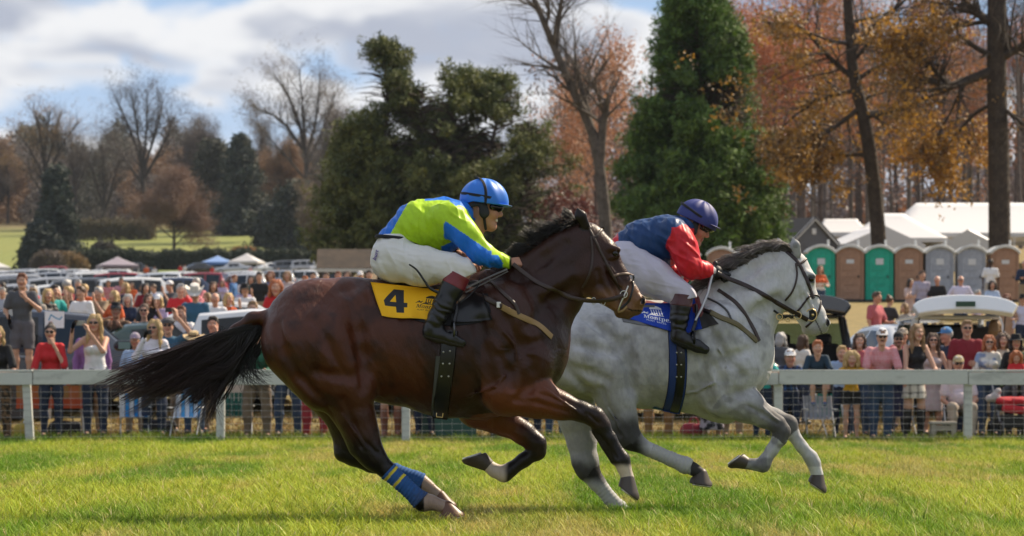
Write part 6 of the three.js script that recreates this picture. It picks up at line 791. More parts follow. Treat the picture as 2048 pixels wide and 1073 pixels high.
  { const D = 53.6, x = PX(108, D), t = thing('sign_board', 'white paper sign with a blue line behind the red top woman', 'sign', [x, EYE + (HORIZON - 640) * D / F - 0.14, -D], 0.05), tx = canvasTex(256, 200, (g) => { g.fillStyle = '#e9e7ea'; g.fillRect(0, 0, 256, 200); g.strokeStyle = '#3d8db4'; g.lineWidth = 15; g.lineJoin = 'round'; g.beginPath(); g.moveTo(50, 110); g.lineTo(84, 40); g.quadraticCurveTo(150, 90, 200, 96); g.lineTo(232, 62); g.stroke(); g.strokeStyle = '#e3b9bd'; g.lineWidth = 8; g.strokeRect(60, 120, 40, 44); }); const b = box(0.31, 0.27, 0.012, 0, 0.14, 0); part('panel', b, new THREE.MeshStandardMaterial({ map: tx, roughness: 0.8 }), t); part('stick', rod([0, -0.9, -0.012], [0, 0.05, -0.012], 0.01), mat([0.3, 0.22, 0.14], 0.8), t); }
  { const D = 53, x = PX(248, D), t = thing('car_mirror', 'dark car door mirror left of the blond photographer', 'mirror', [x, EYE + (HORIZON - 692) * D / F, -D], 0.1); part('housing', skin([cap([-0.09, 0, 0], [0.09, 0, 0], 0.085, 0.085, { sc: [1, 1, 0.7] })], 0.012), mat([0.012, 0.014, 0.016], 0.25), t); part('glass', box(0.19, 0.11, 0.006, 0, 0, 0.062, 0.002), mat([0.10, 0.18, 0.15], 0.05), t); part('arm', rod([0.12, -0.05, -0.02], [0.2, -0.4, -0.1], 0.025), mat([0.012, 0.014, 0.016], 0.4), t); }
  { const D = 51.2, x = PX(2022, D), t = thing('stroller', 'black stroller with a red child blanket at the right edge', 'stroller', [x, land(x, D), -D], 0.1), m = mat([0.02, 0.02, 0.024], 0.5); for (const s of [-1, 1]) for (const z of [-0.3, 0.35]) { const g = new THREE.TorusGeometry(0.12, 0.03, 8, 20); g.rotateY(Math.PI / 2); g.translate(s * 0.24, 0.15, z); part('wheel', g, m, t); } part('seat', skin([cap([-0.14, 0.5, 0.1], [0.14, 0.5, 0.1], 0.1, 0.1, { sc: [1, 0.6, 1.6] }), cap([-0.14, 0.62, -0.12], [0.14, 0.85, -0.2], 0.1, 0.1, { sc: [1.2, 1, 0.6] })], 0.015, { k: 0.06 }), m, t); part('basket', box(0.42, 0.2, 0.5, 0, 0.28, 0, 0.03), mat([0.03, 0.03, 0.03], 0.9), t); for (const s of [-1, 1]) { part('frame', rod([s * 0.23, 0.15, 0.36], [s * 0.22, 1.02, -0.42], 0.014), mat([0.3, 0.3, 0.3], 0.4, { metalness: 0.7 }), t); part('frame', rod([s * 0.23, 0.15, -0.3], [s * 0.22, 0.66, 0.1], 0.014), mat([0.3, 0.3, 0.3], 0.4, { metalness: 0.7 }), t); } part('handle', rod([-0.22, 1.02, -0.42], [0.22, 1.02, -0.42], 0.016), m, t);
    single('blanket', skin([cap([-0.16, 0.60, 0.12], [0.16, 0.60, 0.12], 0.10, 0.10, { sc: [1, 0.7, 1.7] }), cap([-0.12, 0.48, 0.28], [0.14, 0.46, 0.28], 0.06, 0.06)], 0.014, { k: 0.05, disp: (a, b, c) => 0.02 * (fbm(a * 12, b * 12, c * 12, 3) - 0.5) }), clothMat([0.45, 0.02, 0.03]), 'red blanket over the child in the stroller', 'blanket', [x, land(x, D), -D]); single('soft_toy', skin([ball([0, 0, 0], 0.08), ball([0.05, 0.09, 0], 0.055), ball([-0.09, -0.02, 0.02], 0.06), cap([0.06, 0, 0.02], [0.12, -0.06, 0.03], 0.03, 0.025)], 0.012, { k: 0.03 }), clothMat([0.40, 0.36, 0.36]), 'grey and cream soft toy beside the stroller blanket', 'soft toy', [x - 0.26, land(x, D) + 0.66, -D + 0.1]); }
  const bag = (name, label, px, D, w, h, c) => { const x = PX(px, D), t = thing(name, label, 'bag', [x, land(x, D), -D], 0.2), m = clothMat(c); part('pouch', skin([cap([-w * 0.3, h * 0.4, 0], [w * 0.3, h * 0.4, 0], h * 0.42, h * 0.4, { sc: [1, 1, 0.6] })], 0.016, { disp: (a, b, e) => 0.03 * (fbm(a * 9, b * 9, e * 9, 3) - 0.5), dispMax: 0.03 }), m, t); const T = new Tubes(), c2 = []; for (let i = 0; i <= 12; i++) { const a = i / 12 * Math.PI; c2.push([Math.cos(a) * w * 0.25, h * 0.75 + Math.sin(a) * h * 0.35, 0]); } T.tube(c2, c2.map(() => 0.012), 6); part('handle', T.geo(), m, t); };
  bag('shoulder_bag', 'red patterned bag on the ground under the grey belly', 1388, 51.6, 0.3, 0.3, [0.30, 0.03, 0.05]); bag('tote_bag', 'brown bag held below the orange sweater person', 172, 70, 0.42, 0.5, [0.07, 0.045, 0.03]); bag('tote_bag', 'mustard bag on the ground left of the leaning post', 52, 51.8, 0.3, 0.26, [0.4, 0.3, 0.06]); bag('tote_bag', 'black bag under the orange table at the left', 130, 52, 0.5, 0.3, [0.015, 0.015, 0.016]); bag('tote_bag', 'dark bag on the ground behind the striped chair', 320, 52.4, 0.5, 0.3, [0.02, 0.02, 0.025]);
}
// ---------------------------------------------------------------- horses, measured in picture pixels (x right, y down, z towards us) at their own distance
const Hn = (D) => { const s = D / F; return { D, s, X: (x) => (x - W / 2) * s, Y: (y) => EYE + (HORIZON - y) * s, px: (m) => m / s }; };
const q = (x, y, z, r) => [x, -y, z, r];
function toWorld(g, fr, gx) { g.scale(fr.s, fr.s, fr.s); g.translate(-W / 2 * fr.s - gx, EYE + HORIZON * fr.s, 0); return g; }
function surface(list, k) {
  const qs = prep(list, k);
  const z = (x, y, from = 260) => { let t = from; for (let i = 0; i < 90; i++) { const d = field(qs, x, -y, t); if (d < 0.25) return t; t -= Math.max(d * 0.9, 0.3); if (t < -40) break; } return null; };
  const normal = (x, y, zz) => { const e = 2, f = (a, b, c) => field(qs, x + a, -y + b, zz + c); const n = V(f(e, 0, 0) - f(-e, 0, 0), f(0, e, 0) - f(0, -e, 0), f(0, 0, e) - f(0, 0, -e)); return n.normalize(); };
  return { z, normal, d: (x, y, zz) => field(qs, x, -y, zz) };
}
// a strap: flat leather band following points [x, y] laid on the surface, or [x, y, z] hanging free
function strap(pts, w, t, S, off = 1.5, steps = 10) {
  const n = (pts.length - 1) * steps, cv = new THREE.CatmullRomCurve3(pts.map((p) => V(p[0], p[1], p[2] ?? 0)), false, 'centripetal'), P = [], Nn = []; let last = 60;
  for (let i = 0; i <= n; i++) {
    const c = cv.getPoint(i / n), a = pts[Math.min(pts.length - 1, Math.floor(i / steps))], free = pts.every((p) => p.length > 2);
    if (free) { if (S) { const sz = S.z(c.x, c.y); if (sz !== null) c.z = Math.max(c.z, sz + off); } P.push(V(c.x, -c.y, c.z)); const d = S ? S.d(c.x, c.y, c.z) : 99; Nn.push(S && d < 30 ? S.normal(c.x, c.y, c.z) : V(0, 0, 1)); continue; }
    let z = S.z(c.x, c.y); if (z === null) z = last; last = z; const nn = S.normal(c.x, c.y, z); P.push(V(c.x, -c.y, z).addScaledVector(nn, off)); Nn.push(nn);
  }
  return band(P, Nn, w, t);
}
function band(P, Nn, w, t) { // rounded rectangular section swept along P
  const pos = [], idx = [], m = P.length, sec = [[-1, -0.5], [-0.86, 0.5], [0, 0.72], [0.86, 0.5], [1, -0.5]], c = sec.length;
  for (let i = 0; i < m; i++) {
    const T = P[Math.min(m - 1, i + 1)].clone().sub(P[Math.max(0, i - 1)]).normalize(), B = T.clone().cross(Nn[i]).normalize(), N2 = B.clone().cross(T).normalize(), ww = Array.isArray(w) ? lerp(w[0], w[1], i / (m - 1)) : w;
    for (const [u, v] of sec) { const p = P[i].clone().addScaledVector(B, u * ww / 2).addScaledVector(N2, v * t); pos.push(p.x, p.y, p.z); }
  }
  for (let i = 0; i < m - 1; i++) for (let s = 0; s < c; s++) { const a = i * c + s, b = i * c + (s + 1) % c; idx.push(a, b, a + c, b, b + c, a + c); }
  return rawGeo(pos, idx);
}
function sheet(fn, nu, nv, t) { // a cloth: fn(u, v) -> [x, y(px), z]; given thickness t along the surface normal
  const P = []; for (let j = 0; j <= nv; j++) for (let i = 0; i <= nu; i++) { const p = fn(i / nu, j / nv); P.push(V(p[0], -p[1], p[2])); }
  const pos = [], uv = [], idx = [], w = nu + 1, N = P.length;
  for (let s = 0; s < 2; s++) for (let j = 0; j <= nv; j++) for (let i = 0; i <= nu; i++) {
    const a = P[j * w + Math.min(nu, i + 1)].clone().sub(P[j * w + Math.max(0, i - 1)]), b = P[Math.min(nv, j + 1) * w + i].clone().sub(P[Math.max(0, j - 1) * w + i]), n = b.cross(a).normalize(); if (n.z < 0) n.negate();
    const p = P[j * w + i].clone().addScaledVector(n, s ? -t : 0); pos.push(p.x, p.y, p.z); uv.push(i / nu, 1 - j / nv);
  }
  for (let j = 0; j < nv; j++) for (let i = 0; i < nu; i++) { const a = j * w + i; idx.push(a, a + w, a + 1, a + 1, a + w, a + w + 1, N + a, N + a + 1, N + a + w, N + a + 1, N + a + w + 1, N + a + w); }
  const edge = (a, b) => idx.push(a, b, N + a, b, N + b, N + a); for (let i = 0; i < nu; i++) { edge(i + 1, i); edge(nv * w + i, nv * w + i + 1); } for (let j = 0; j < nv; j++) { edge(j * w, j * w + w); edge(j * w + w + nu, j * w + nu); }
  const g = new THREE.BufferGeometry(); g.setAttribute('position', new THREE.Float32BufferAttribute(pos, 3)); g.setAttribute('uv', new THREE.Float32BufferAttribute(uv, 2)); g.setIndex(idx); g.computeVertexNormals(); return g;
}
function hoofGeo(cor, toe, heel, z, r0, wide, shoe = true) { // coronet centre, toe and heel of the sole in pixels
  const mx = (toe[0] + heel[0]) / 2, my = (toe[1] + heel[1]) / 2, R = Math.hypot(toe[0] - heel[0], toe[1] - heel[1]) / 2;
  const dir = V(toe[0] - heel[0], -(toe[1] - heel[1]), 0).normalize(), out = V(mx - cor[0], -(my - cor[1]), 0); let n = V(dir.y, -dir.x, 0); if (n.dot(out) < 0) n.negate(); const h = out.dot(n);
  const fill = (len, rr) => cap(q(cor[0], cor[1], z).slice(0, 3), [mx + n.x * len, -my + n.y * len, z], r0, rr, { k: 4 });
  const o = V(mx, -my, 0), clip = (x, y) => (x - o.x) * n.x + (y - o.y) * n.y;
  const g = skin([fill(4, R * 1.02), cap([heel[0] + dir.x * 6 - n.x * 6, -heel[1] + dir.y * 6 - n.y * 6, z], [toe[0] - dir.x * 7 - n.x * 3, -toe[1] - dir.y * 7 - n.y * 3, z], 7.5, 6, { k: 6 })], 1.6, { k: 5, clip });
  const ring = []; for (let i = 0; i <= 20; i++) { const t = (i / 20 * 1.6 + 0.2) * Math.PI, c = -Math.cos(t + Math.PI * 0.0), s = Math.sin(t); const u = Math.cos((i / 20 - 0.5) * 1.65 * Math.PI), w = Math.sin((i / 20 - 0.5) * 1.65 * Math.PI); ring.push([mx + dir.x * u * (R - 3) + n.x * 1.2, -my + dir.y * u * (R - 3) + n.y * 1.2, z + w * (R - 4) * wide]); }
  const T = new Tubes(); T.tube(ring, ring.map(() => 2.0), 6); return [g, T.geo()];
}
const hair = (T, s, c, e, r0, r1, n, col0, col1, wob, rnd) => {
  const pts = [], rr = [], cc = [], ph = rnd() * 6.3, am = wob * (rnd() - 0.5) * 2, fr = 2 + rnd() * 3;
  for (let i = 0; i <= n; i++) { const t = i / n, a = (1 - t) * (1 - t), b = 2 * t * (1 - t), d = t * t, wv = Math.sin(ph + t * fr) * am * t; pts.push([a * s[0] + b * c[0] + d * e[0], -(a * s[1] + b * c[1] + d * e[1]) + wv, a * s[2] + b * c[2] + d * e[2] + wv * 0.6]); rr.push(lerp(r0, r1, t)); cc.push(mix3(col0, col1, t)); }
  T.tube(pts, rr, 3, cc);
};
const coatBump = dataTex(256, (u, v) => { const s = tileNoise(u, v * 0.35, 64, 5, 3), t = tileNoise(u, v, 12, 9, 3); return 0.5 + (s - 0.5) * 0.8 + (t - 0.5) * 0.4; });
coatBump.repeat.set(1 / 70, 1 / 70);   // horse uv is in pixels
const COAT = new THREE.MeshPhysicalMaterial({ vertexColors: true, roughness: 0.40, side: THREE.DoubleSide, bumpMap: coatBump, bumpScale: 0.0022, specularIntensity: 0.6 });
const GREYCOAT = new THREE.MeshPhysicalMaterial({ vertexColors: true, roughness: 0.62, side: THREE.DoubleSide, bumpMap: coatBump, bumpScale: 0.0016, specularIntensity: 0.35 });
const HAIR = new THREE.MeshStandardMaterial({ vertexColors: true, roughness: 0.45, side: THREE.DoubleSide });
const LEATHER = mat([0.035, 0.018, 0.011], 0.45), BLACKLEATHER = mat([0.008, 0.008, 0.009], 0.32), TANWEB = mat([0.30, 0.19, 0.08], 0.75), STEEL = mat([0.62, 0.60, 0.55], 0.28, { metalness: 1 }), BRASS = mat([0.75, 0.55, 0.25], 0.3, { metalness: 1 });
const HOOF = mat([0.055, 0.042, 0.034], 0.5), HOOFPALE = mat([0.12, 0.052, 0.026], 0.45), EYE_M = mat([0.006, 0.004, 0.003], 0.05), BLACKNYLON = mat([0.012, 0.012, 0.014], 0.7);

const sinew = (ax, ay, amp) => (x, Y, z) => { const u = x * ax + Y * ay, v = -x * ay + Y * ax, a = fbm(u * 0.012 + 3, v * 0.034, z * 0.02, 3), b = fbm(u * 0.03 + 40, v * 0.09, z * 0.05, 2); return amp * ((Math.abs(a - 0.5) * 5 - 0.7) + 0.35 * (Math.abs(b - 0.5) * 4 - 0.7)); };
// ---- the bay horse
const bay = (() => {
  const fr = Hn(20), gx = fr.X(880), L = [], T = (tag, list) => L.push(list.map((p) => ({ ...p, tag })));
  const sr = { sc: [1, 1, 0.86] }, sb = { sc: [1, 1, 0.78] }, sn = { sc: [1, 1, 0.56] };
  T(1, [cap(q(634, 664, 0), q(700, 670, 0), 107, 108, { ...sr, k: 20 }), cap(q(700, 668, 0), q(790, 688, 0), 98, 116, { ...sb, k: 18 }), cap(q(790, 688, 0), q(900, 700, 0), 116, 131, { ...sb, k: 18 }), cap(q(900, 700, 0), q(1005, 688, 0), 131, 135, { ...sb, k: 18 })]);
  T(1, [cap(q(955, 580, 0), q(1030, 566, 0), 32, 30, { k: 15, sc: [1, 1, 0.7] }), cap(q(690, 590, 0), q(780, 592, 0), 30, 26, { k: 20 })]);
  for (const s of [1, -1]) {
    T(1, [cap(q(604, 690, 38 * s), q(650, 765, 50 * s), 78, 58, { k: 20 }), cap(q(650, 690, 46 * s), q(702, 772, 58 * s), 84, 52, { k: 15 }), cap(q(705, 615, 60 * s), q(712, 640, 66 * s), 26, 22, { k: 20 })]);
    T(2, [cap(q(1010, 630, 52 * s), q(1058, 722, 58 * s), 62, 46, { k: 17 }), cap(q(1056, 728, 58 * s), q(1012, 785, 60 * s), 46, 44, { k: 13 }), cap(q(985, 700, 72 * s), q(1000, 770, 70 * s), 40, 36, { k: 15 })]);
  }
  T(2, [ball(q(1046, 715, 0).slice(0, 3), 57, { k: 20 }), cap(q(1040, 770, 0), q(960, 805, 0), 46, 34, { k: 20 })]);
  // neck, head
  T(3, [cap(q(1022, 640, 0), q(1085, 580, 0), 98, 76, { ...sn, k: 18 }), cap(q(1085, 580, 0), q(1138, 522, 0), 76, 58, { ...sn, k: 20 }), cap(q(1138, 522, 0), q(1168, 490, 0), 58, 46, { ...sn, k: 20 })]);
  T(3, chain([q(1020, 610, 44, 20), q(1078, 585, 40, 22), q(1140, 560, 30, 18)], { k: 15 }));
  const head = [];
  head.push(cap(q(1177, 488, 0), q(1205, 507, 0), 31, 30, { sc: [1, 1, 0.82], k: 12 }), cap(q(1205, 507, 0), q(1231, 552, 0), 30, 24, { sc: [1, 1, 0.72], k: 7 }), cap(q(1231, 552, 0), q(1255, 586, 0), 24, 21.5, { sc: [1, 1, 0.76], k: 6 }), cap(q(1255, 586, 0), q(1269, 604, 0), 21.5, 19.5, { sc: [1, 1, 0.9], k: 6 }));
  for (const s of [1, -1]) head.push(cap(q(1177, 544, 15 * s), q(1204, 583, 12 * s), 38, 22, { sc: [1, 1, 0.62], k: 9 }), cap(q(1204, 583, 11 * s), q(1240, 618, 8 * s), 20, 11, { k: 8 }), cap(q(1219, 497, 18 * s), q(1235, 501, 18 * s), 6.5, 6, { k: 8 }), ball(q(1281, 602, 11 * s).slice(0, 3), 11.5, { k: 6 }), cap(q(1216, 532, 22 * s), q(1244, 572, 16 * s), 4.5, 3.5, { k: 5 }), cap(q(1222, 516, 20 * s), q(1237, 513, 18.5 * s), 3, 2.6, { k: 6 }));
  head.push(cap(q(1258, 618, 0), q(1274, 620, 0), 17, 11, { k: 8 }), cap(q(1240, 626, 0), q(1256, 630, 0), 11, 9, { k: 6 }));
  T(4, head);
  for (const s of [1, -1]) { const dx = s > 0 ? 0 : -26, dy = s > 0 ? 0 : -4; T(5, [cap(q(1170 + dx, 453 + dy, 20 * s), q(1161 + dx, 434 + dy, 24 * s), 9, 11, { k: 4, sc: [1, 1, 0.7] }), cap(q(1161 + dx, 434 + dy, 24 * s), q(1154 + dx, 418 + dy, 24 * s), 11, 1.6, { k: 3, sc: [1, 1, 0.7] })]); }
  // near fore (reaching), far fore (folded)
  T(6, chain([q(1014, 786, 60, 45), q(1075, 797, 60, 38), q(1119, 812, 59, 26), q(1163, 824, 58, 19)], { k: 14 }));
  T(6, chain([q(1163, 824, 58, 19), q(1188, 834, 58, 19), q(1203, 850, 57, 16)], { k: 8 }));
  T(7, chain([q(1200, 848, 57, 16), q(1218, 878, 57, 13), q(1238, 912, 56, 13.5), q(1242, 920, 56, 15.5), q(1246, 934, 56, 13), q(1254, 957, 56, 13)], { k: 7 }));
  T(7, chain([q(1189, 862, 57, 7), q(1226, 922, 56, 7)], { k: 5 }));
  T(6, chain([q(955, 812, -52, 46), q(1009, 845, -56, 27), q(1048, 868, -57, 22), q(1072, 888, -57, 19), q(1076, 906, -57, 16)], { k: 12 }));
  T(8, chain([q(1074, 905, -57, 16), q(1048, 922, -57, 14), q(1020, 942, -56, 14), q(1008, 950, -56, 16), q(990, 944, -56, 13), q(972, 930, -56, 13)], { k: 7 }));
  // near hind, far hind
  T(9, chain([q(694, 775, 58, 50), q(714, 836, 56, 36), q(726, 868, 55, 31), q(740, 902, 54, 26), q(752, 918, 54, 23)], { k: 14 }));
  T(9, chain([q(660, 800, 54, 20), q(700, 862, 54, 9), q(714, 898, 54, 13)], { k: 10 }));
  T(10, chain([q(750, 917, 54, 23), q(776, 940, 54, 17), q(806, 966, 54, 14.5), q(838, 996, 54, 15), q(847, 1003, 54, 18), q(864, 1004, 54, 13.5), q(892, 1014, 54, 13)], { k: 7 }));
  T(9, chain([q(660, 775, -54, 52), q(690, 850, -54, 32), q(697, 888, -54, 24), q(706, 908, -54, 22)], { k: 14 }));
  T(9, chain([q(628, 800, -52, 20), q(672, 845, -52, 11), q(683, 908, -53, 15), q(706, 914, -54, 17)], { k: 12 }));
  T(10, chain([q(706, 912, -54, 22), q(740, 930, -54, 17), q(785, 945, -54, 15), q(828, 961, -54, 15), q(838, 967, -54, 17), q(852, 975, -54, 13), q(874, 992, -54, 12)], { k: 7 }));
  // dock of the tail
  T(1, chain([q(534, 636, 0, 15), q(505, 640, 0, 13), q(465, 660, 0, 8)], { k: 12 }));
  // creases between muscles, nostrils
  // creases between muscles and raised veins, laid on the surface
  const S0 = surface(L.flat(9), 12), on = (p, d) => [p[0], -p[1], (S0.z(p[0], p[1]) ?? 30) + d];
  const cut = (pts, r, k, sides = [1, -1]) => { for (const s of sides) L.push(chain(pts.map((p) => { const o = on(p, r * 0.5); return [o[0], o[1], o[2] * s, r * 0.85]; }), { k: k * 1.5, neg: true })); };
  const vein = (pts, r = 1.7) => L.push(chain(pts.map((p) => [...on(p, -r * 0.45), r]), { k: 4, tag: 99 }));
  cut([[724, 672], [730, 710], [733, 745], [735, 775]], 6, 16); cut([[636, 640], [662, 690], [690, 742]], 4, 15); cut([[560, 650], [575, 705], [608, 758], [652, 802]], 4, 14); cut([[694, 580], [713, 615], [723, 660]], 4.5, 18); cut([[640, 745], [676, 752], [708, 756]], 3, 13);
  cut([[985, 606], [1010, 642], [1040, 688], [1068, 736]], 4, 15); cut([[1018, 708], [1050, 693], [1082, 684]], 3.5, 13); cut([[956, 650], [972, 705], [984, 765]], 5, 18); cut([[1066, 748], [1058, 776], [1038, 797]], 4, 13); cut([[1000, 715], [1018, 745], [1024, 775]], 3, 12);
  cut([[1062, 655], [1108, 603], [1150, 570]], 4.5, 18); cut([[1035, 560], [1085, 520], [1130, 490]], 3.5, 16);
  cut([[1030, 802], [1075, 806], [1132, 824]], 2.6, 7, [1]); cut([[1078, 788], [1122, 800], [1158, 816]], 2.2, 6, [1]); cut([[692, 800], [712, 850], [728, 890]], 3.5, 9, [1]); cut([[1198, 868], [1232, 916]], 1.6, 4, [1]); cut([[740, 888], [758, 905]], 2.5, 6, [1]); cut([[1176, 828], [1194, 846]], 1.8, 5, [1]);
  cut([[1216, 548], [1240, 582]], 1.6, 5); cut([[1196, 545], [1200, 570], [1218, 592]], 2, 8);
  vein([[880, 800], [940, 792], [990, 775], [1012, 752]]); vein([[1086, 778], [1128, 806], [1166, 832]]); vein([[1212, 530], [1226, 556], [1240, 572]], 1.6); vein([[690, 830], [716, 866], [736, 896]]); vein([[1010, 668], [1030, 690], [1034, 720]], 1.8);
  for (const s of [1, -1]) L.push(cap(q(1286, 597, 14 * s), q(1283, 607, 20 * s), 4.5, 4, { k: 3, neg: true }));
  const all = L.flat(9), S = surface(all, 12), bodyOnly = surface(all.filter((p) => [1, 2, 3].includes(p.tag)), 12);
  const B = [0.074, 0.0198, 0.0068], DK = [0.013, 0.0058, 0.0045], BK = [0.0075, 0.0055, 0.005], WH = [0.50, 0.42, 0.34], PK = [0.26, 0.18, 0.135], RED = [0.14, 0.038, 0.012];
  const color = (x, Y, z, tag) => {
    const y = -Y, n = fbm(x * 0.03, y * 0.03, z * 0.03, 4), f = fbm(x * 0.25, y * 0.1, z * 0.25, 3); let c = B;
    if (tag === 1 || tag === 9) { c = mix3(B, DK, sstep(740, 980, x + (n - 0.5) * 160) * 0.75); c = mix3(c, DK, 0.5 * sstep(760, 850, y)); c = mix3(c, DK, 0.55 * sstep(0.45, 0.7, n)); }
    if (tag === 9) c = mix3(c, BK, sstep(845, 905, y + (n - 0.5) * 30) * 0.92);
    if (tag === 10) c = BK;
    if (tag === 2) c = mix3(mix3(DK, B, 0.45), RED, sstep(740, 800, y) * 0.7);
    if (tag === 3) c = mix3(DK, B, 0.15 + 0.25 * n); if (tag === 5) c = mix3(DK, BK, 0.5);
    if (tag === 4) { c = mix3(DK, B, 0.35); c = mix3(c, [0.22, 0.11, 0.055], sstep(560, 590, y + (x - 1240) * 0.25 + (n - 0.5) * 14) * 0.75); const wx = x - (1252 + (y - 545) * 0.62); c = mix3(c, [0.52, 0.44, 0.38], sstep(0, 8, wx) * sstep(548, 560, y) * 0.8); if (y > 622) c = mix3(c, BK, 0.4 * n + 0.2); if (Math.hypot(x - 1285, (y - 603) * 0.7) < 4.6) c = BK; if (x > 1256 && Math.abs(y - 621 - (x - 1266) * 0.12) < 1.6) c = BK; }
    if (tag === 6) { const k = z > 0 ? sstep(1095, 1165, x) : sstep(1020, 1068, x); c = mix3(mix3(RED, B, 0.4), BK, k * 0.92 + (n - 0.5) * 0.1); }
    if (tag === 7) c = mix3(BK, WH, sstep(922, 934, y + (n - 0.5) * 16)); if (tag === 8) c = mix3(BK, WH, sstep(1016, 1004, x + (n - 0.5) * 14));
    if (tag === 10 && (z > 0 ? x > 850 : x > 842)) c = mix3(PK, WH, n * 0.35);
    const g = 0.86 + 0.28 * f; return [c[0] * g, c[1] * g, c[2] * g];
  };
  const horse = thing('horse', 'dark bay horse galloping with blue striped bandages under the rider in lime and blue', 'horse', [gx, 0, -fr.D]);
  const flow = sinew(0.45, -0.89, 1.15), arms = sinew(0.92, -0.38, 0.8);
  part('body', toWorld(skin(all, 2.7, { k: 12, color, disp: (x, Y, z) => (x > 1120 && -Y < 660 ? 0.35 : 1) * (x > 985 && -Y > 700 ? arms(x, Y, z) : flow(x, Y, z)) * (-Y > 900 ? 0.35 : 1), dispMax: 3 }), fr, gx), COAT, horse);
  const rnd = rng(11);
  { // tail: one long mass of hair streaming back
    const Tt = new Tubes(true), dock = (t) => [lerp(528, 455, t), lerp(634, 668, t) + 4 * Math.sin(t * 3)];
    const bk = [0.0065, 0.005, 0.005];
    for (let k = 0; k < 120; k++) { // locks of hair, each a bundle of strands that part towards the tip
      const t = Math.pow(rnd(), 1.25), u = rnd(), long = Math.pow(rnd(), 0.6), d = dock(t), z0 = (rnd() - 0.5) * 22, thick = 3 + rnd() * 5, bend = (rnd() - 0.5) * 46;
      const E0 = u < 0.5 ? mix3([180, 762, 0], [240, 812, 0], u / 0.5) : mix3([255, 812, 0], [415, 838, 0], (u - 0.5) / 0.5), e0 = [lerp(d[0] - 60, E0[0], long) + (rnd() - 0.5) * 44, lerp(d[1] + 66, E0[1], long) + (rnd() - 0.5) * 30], c0 = [lerp(396, 450, u) + (rnd() - 0.5) * 40 + (1 - long) * 40, lerp(668, 775, u) + bend * 0.6];
      for (let i = 0; i < 15; i++) { const s = [d[0] + (rnd() - 0.5) * 8, d[1] + (rnd() - 0.3) * 12 + u * 22 * (1 - t), z0 + (rnd() - 0.5) * 8], j = () => (rnd() - 0.5) * thick; const e = [e0[0] + j() * 3.4, e0[1] + j() * 1.5, z0 * 2.4 + j() * 3]; hair(Tt, s, [c0[0] + j() * 2, c0[1] + j(), z0 * 1.6 + j()], e, 1.2, 0.28, 12, bk, mix3(bk, [0.055, 0.018, 0.012], 0.3 + 0.7 * rnd() * sstep(400, 230, e[0])), 7, rnd); }
    }
    for (let i = 0; i < 170; i++) { const u = rnd(), x = 500 - rnd() * 60; hair(Tt, [x, 650 + rnd() * 40, (rnd() - 0.5) * 20], [370 + rnd() * 60, 680 + u * 110, 0], [lerp(190, 420, u) + rnd() * 60, lerp(735, 848, u) + (rnd() - 0.5) * 40, (rnd() - 0.5) * 80], 0.7, 0.22, 12, bk, [0.05, 0.02, 0.014], 22, rnd); }
    for (let i = 0; i < 240; i++) { const x = 528 - rnd() * 60, y = 650 + rnd() * 50, l = rnd(); hair(Tt, [x, y, (rnd() - 0.5) * 20], [x - 20 - l * 20, y + 55, (rnd() - 0.5) * 30], [lerp(550, 415, rnd()), 725 + rnd() * 50 + 20 * l, (rnd() - 0.5) * 50], 0.8, 0.25, 10, bk, [0.012, 0.008, 0.007], 14, rnd); }
    part('tail', toWorld(Tt.geo(), fr, gx), HAIR, horse);
  }
  { // mane and forelock
    const Tm = new Tubes(true), cr = new THREE.CatmullRomCurve3([[1004, 556], [1028, 530], [1056, 502], [1088, 476], [1120, 456], [1152, 442]].map((p) => V(p[0], p[1], 0)));
    for (let i = 0; i < 1300; i++) {
      const lk = Math.floor(rnd() * 46), h1 = hash3(lk, 3, 1), h2 = hash3(lk, 5, 2), t = clamp(lk / 46 + rnd() * 0.03), p = cr.getPoint(t), z = (rnd() - 0.5) * 18, up = h2 * 0.8 + rnd() * 0.2, l = 12 + h1 * 24 + rnd() * 8;
      const s = [p.x + 10 + rnd() * 6, p.y + 10 + rnd() * 8, z]; const side = hash3(lk, 9, 4) < 0.5;
      const e = side ? [p.x - l * 0.9 + (rnd() - 0.5) * 12, p.y - 12 + rnd() * 34, z + 14 + rnd() * 12] : [p.x - l * 0.75 + (rnd() - 0.5) * 14, p.y - 8 - up * 20, z];
      hair(Tm, s, [p.x - 2, p.y - 12 * rnd(), z * 1.6 + (side ? 12 : 0)], e, 1.2, 0.3, 6, [0.006, 0.005, 0.0045], [0.012, 0.008, 0.006], 6, rnd);
    }
    part('mane', toWorld(Tm.geo(), fr, gx), HAIR, horse);
    const Tf = new Tubes(true); for (let i = 0; i < 170; i++) { const a = rnd(), s = [1140 + a * 22, 452 - a * 4 + rnd() * 8, (rnd() - 0.5) * 16]; hair(Tf, s, [s[0] - 10, s[1] - 14, s[2]], [s[0] - 22 - rnd() * 12, s[1] - 4 + rnd() * 14 - 8, s[2] * 2], 1.1, 0.3, 6, [0.03, 0.011, 0.006], [0.14, 0.05, 0.02], 6, rnd); }
    part('forelock', toWorld(Tf.geo(), fr, gx), HAIR, horse, 'reddish brown tuft of mane between the ears');
  }
  for (const s of [1, -1]) { const e = new THREE.SphereGeometry(7, 20, 14); e.translate(1230, -508, ((S.z(1230, 508) ?? 24) - 2.2) * s); part('eye', toWorld(e, fr, gx), EYE_M, horse); }
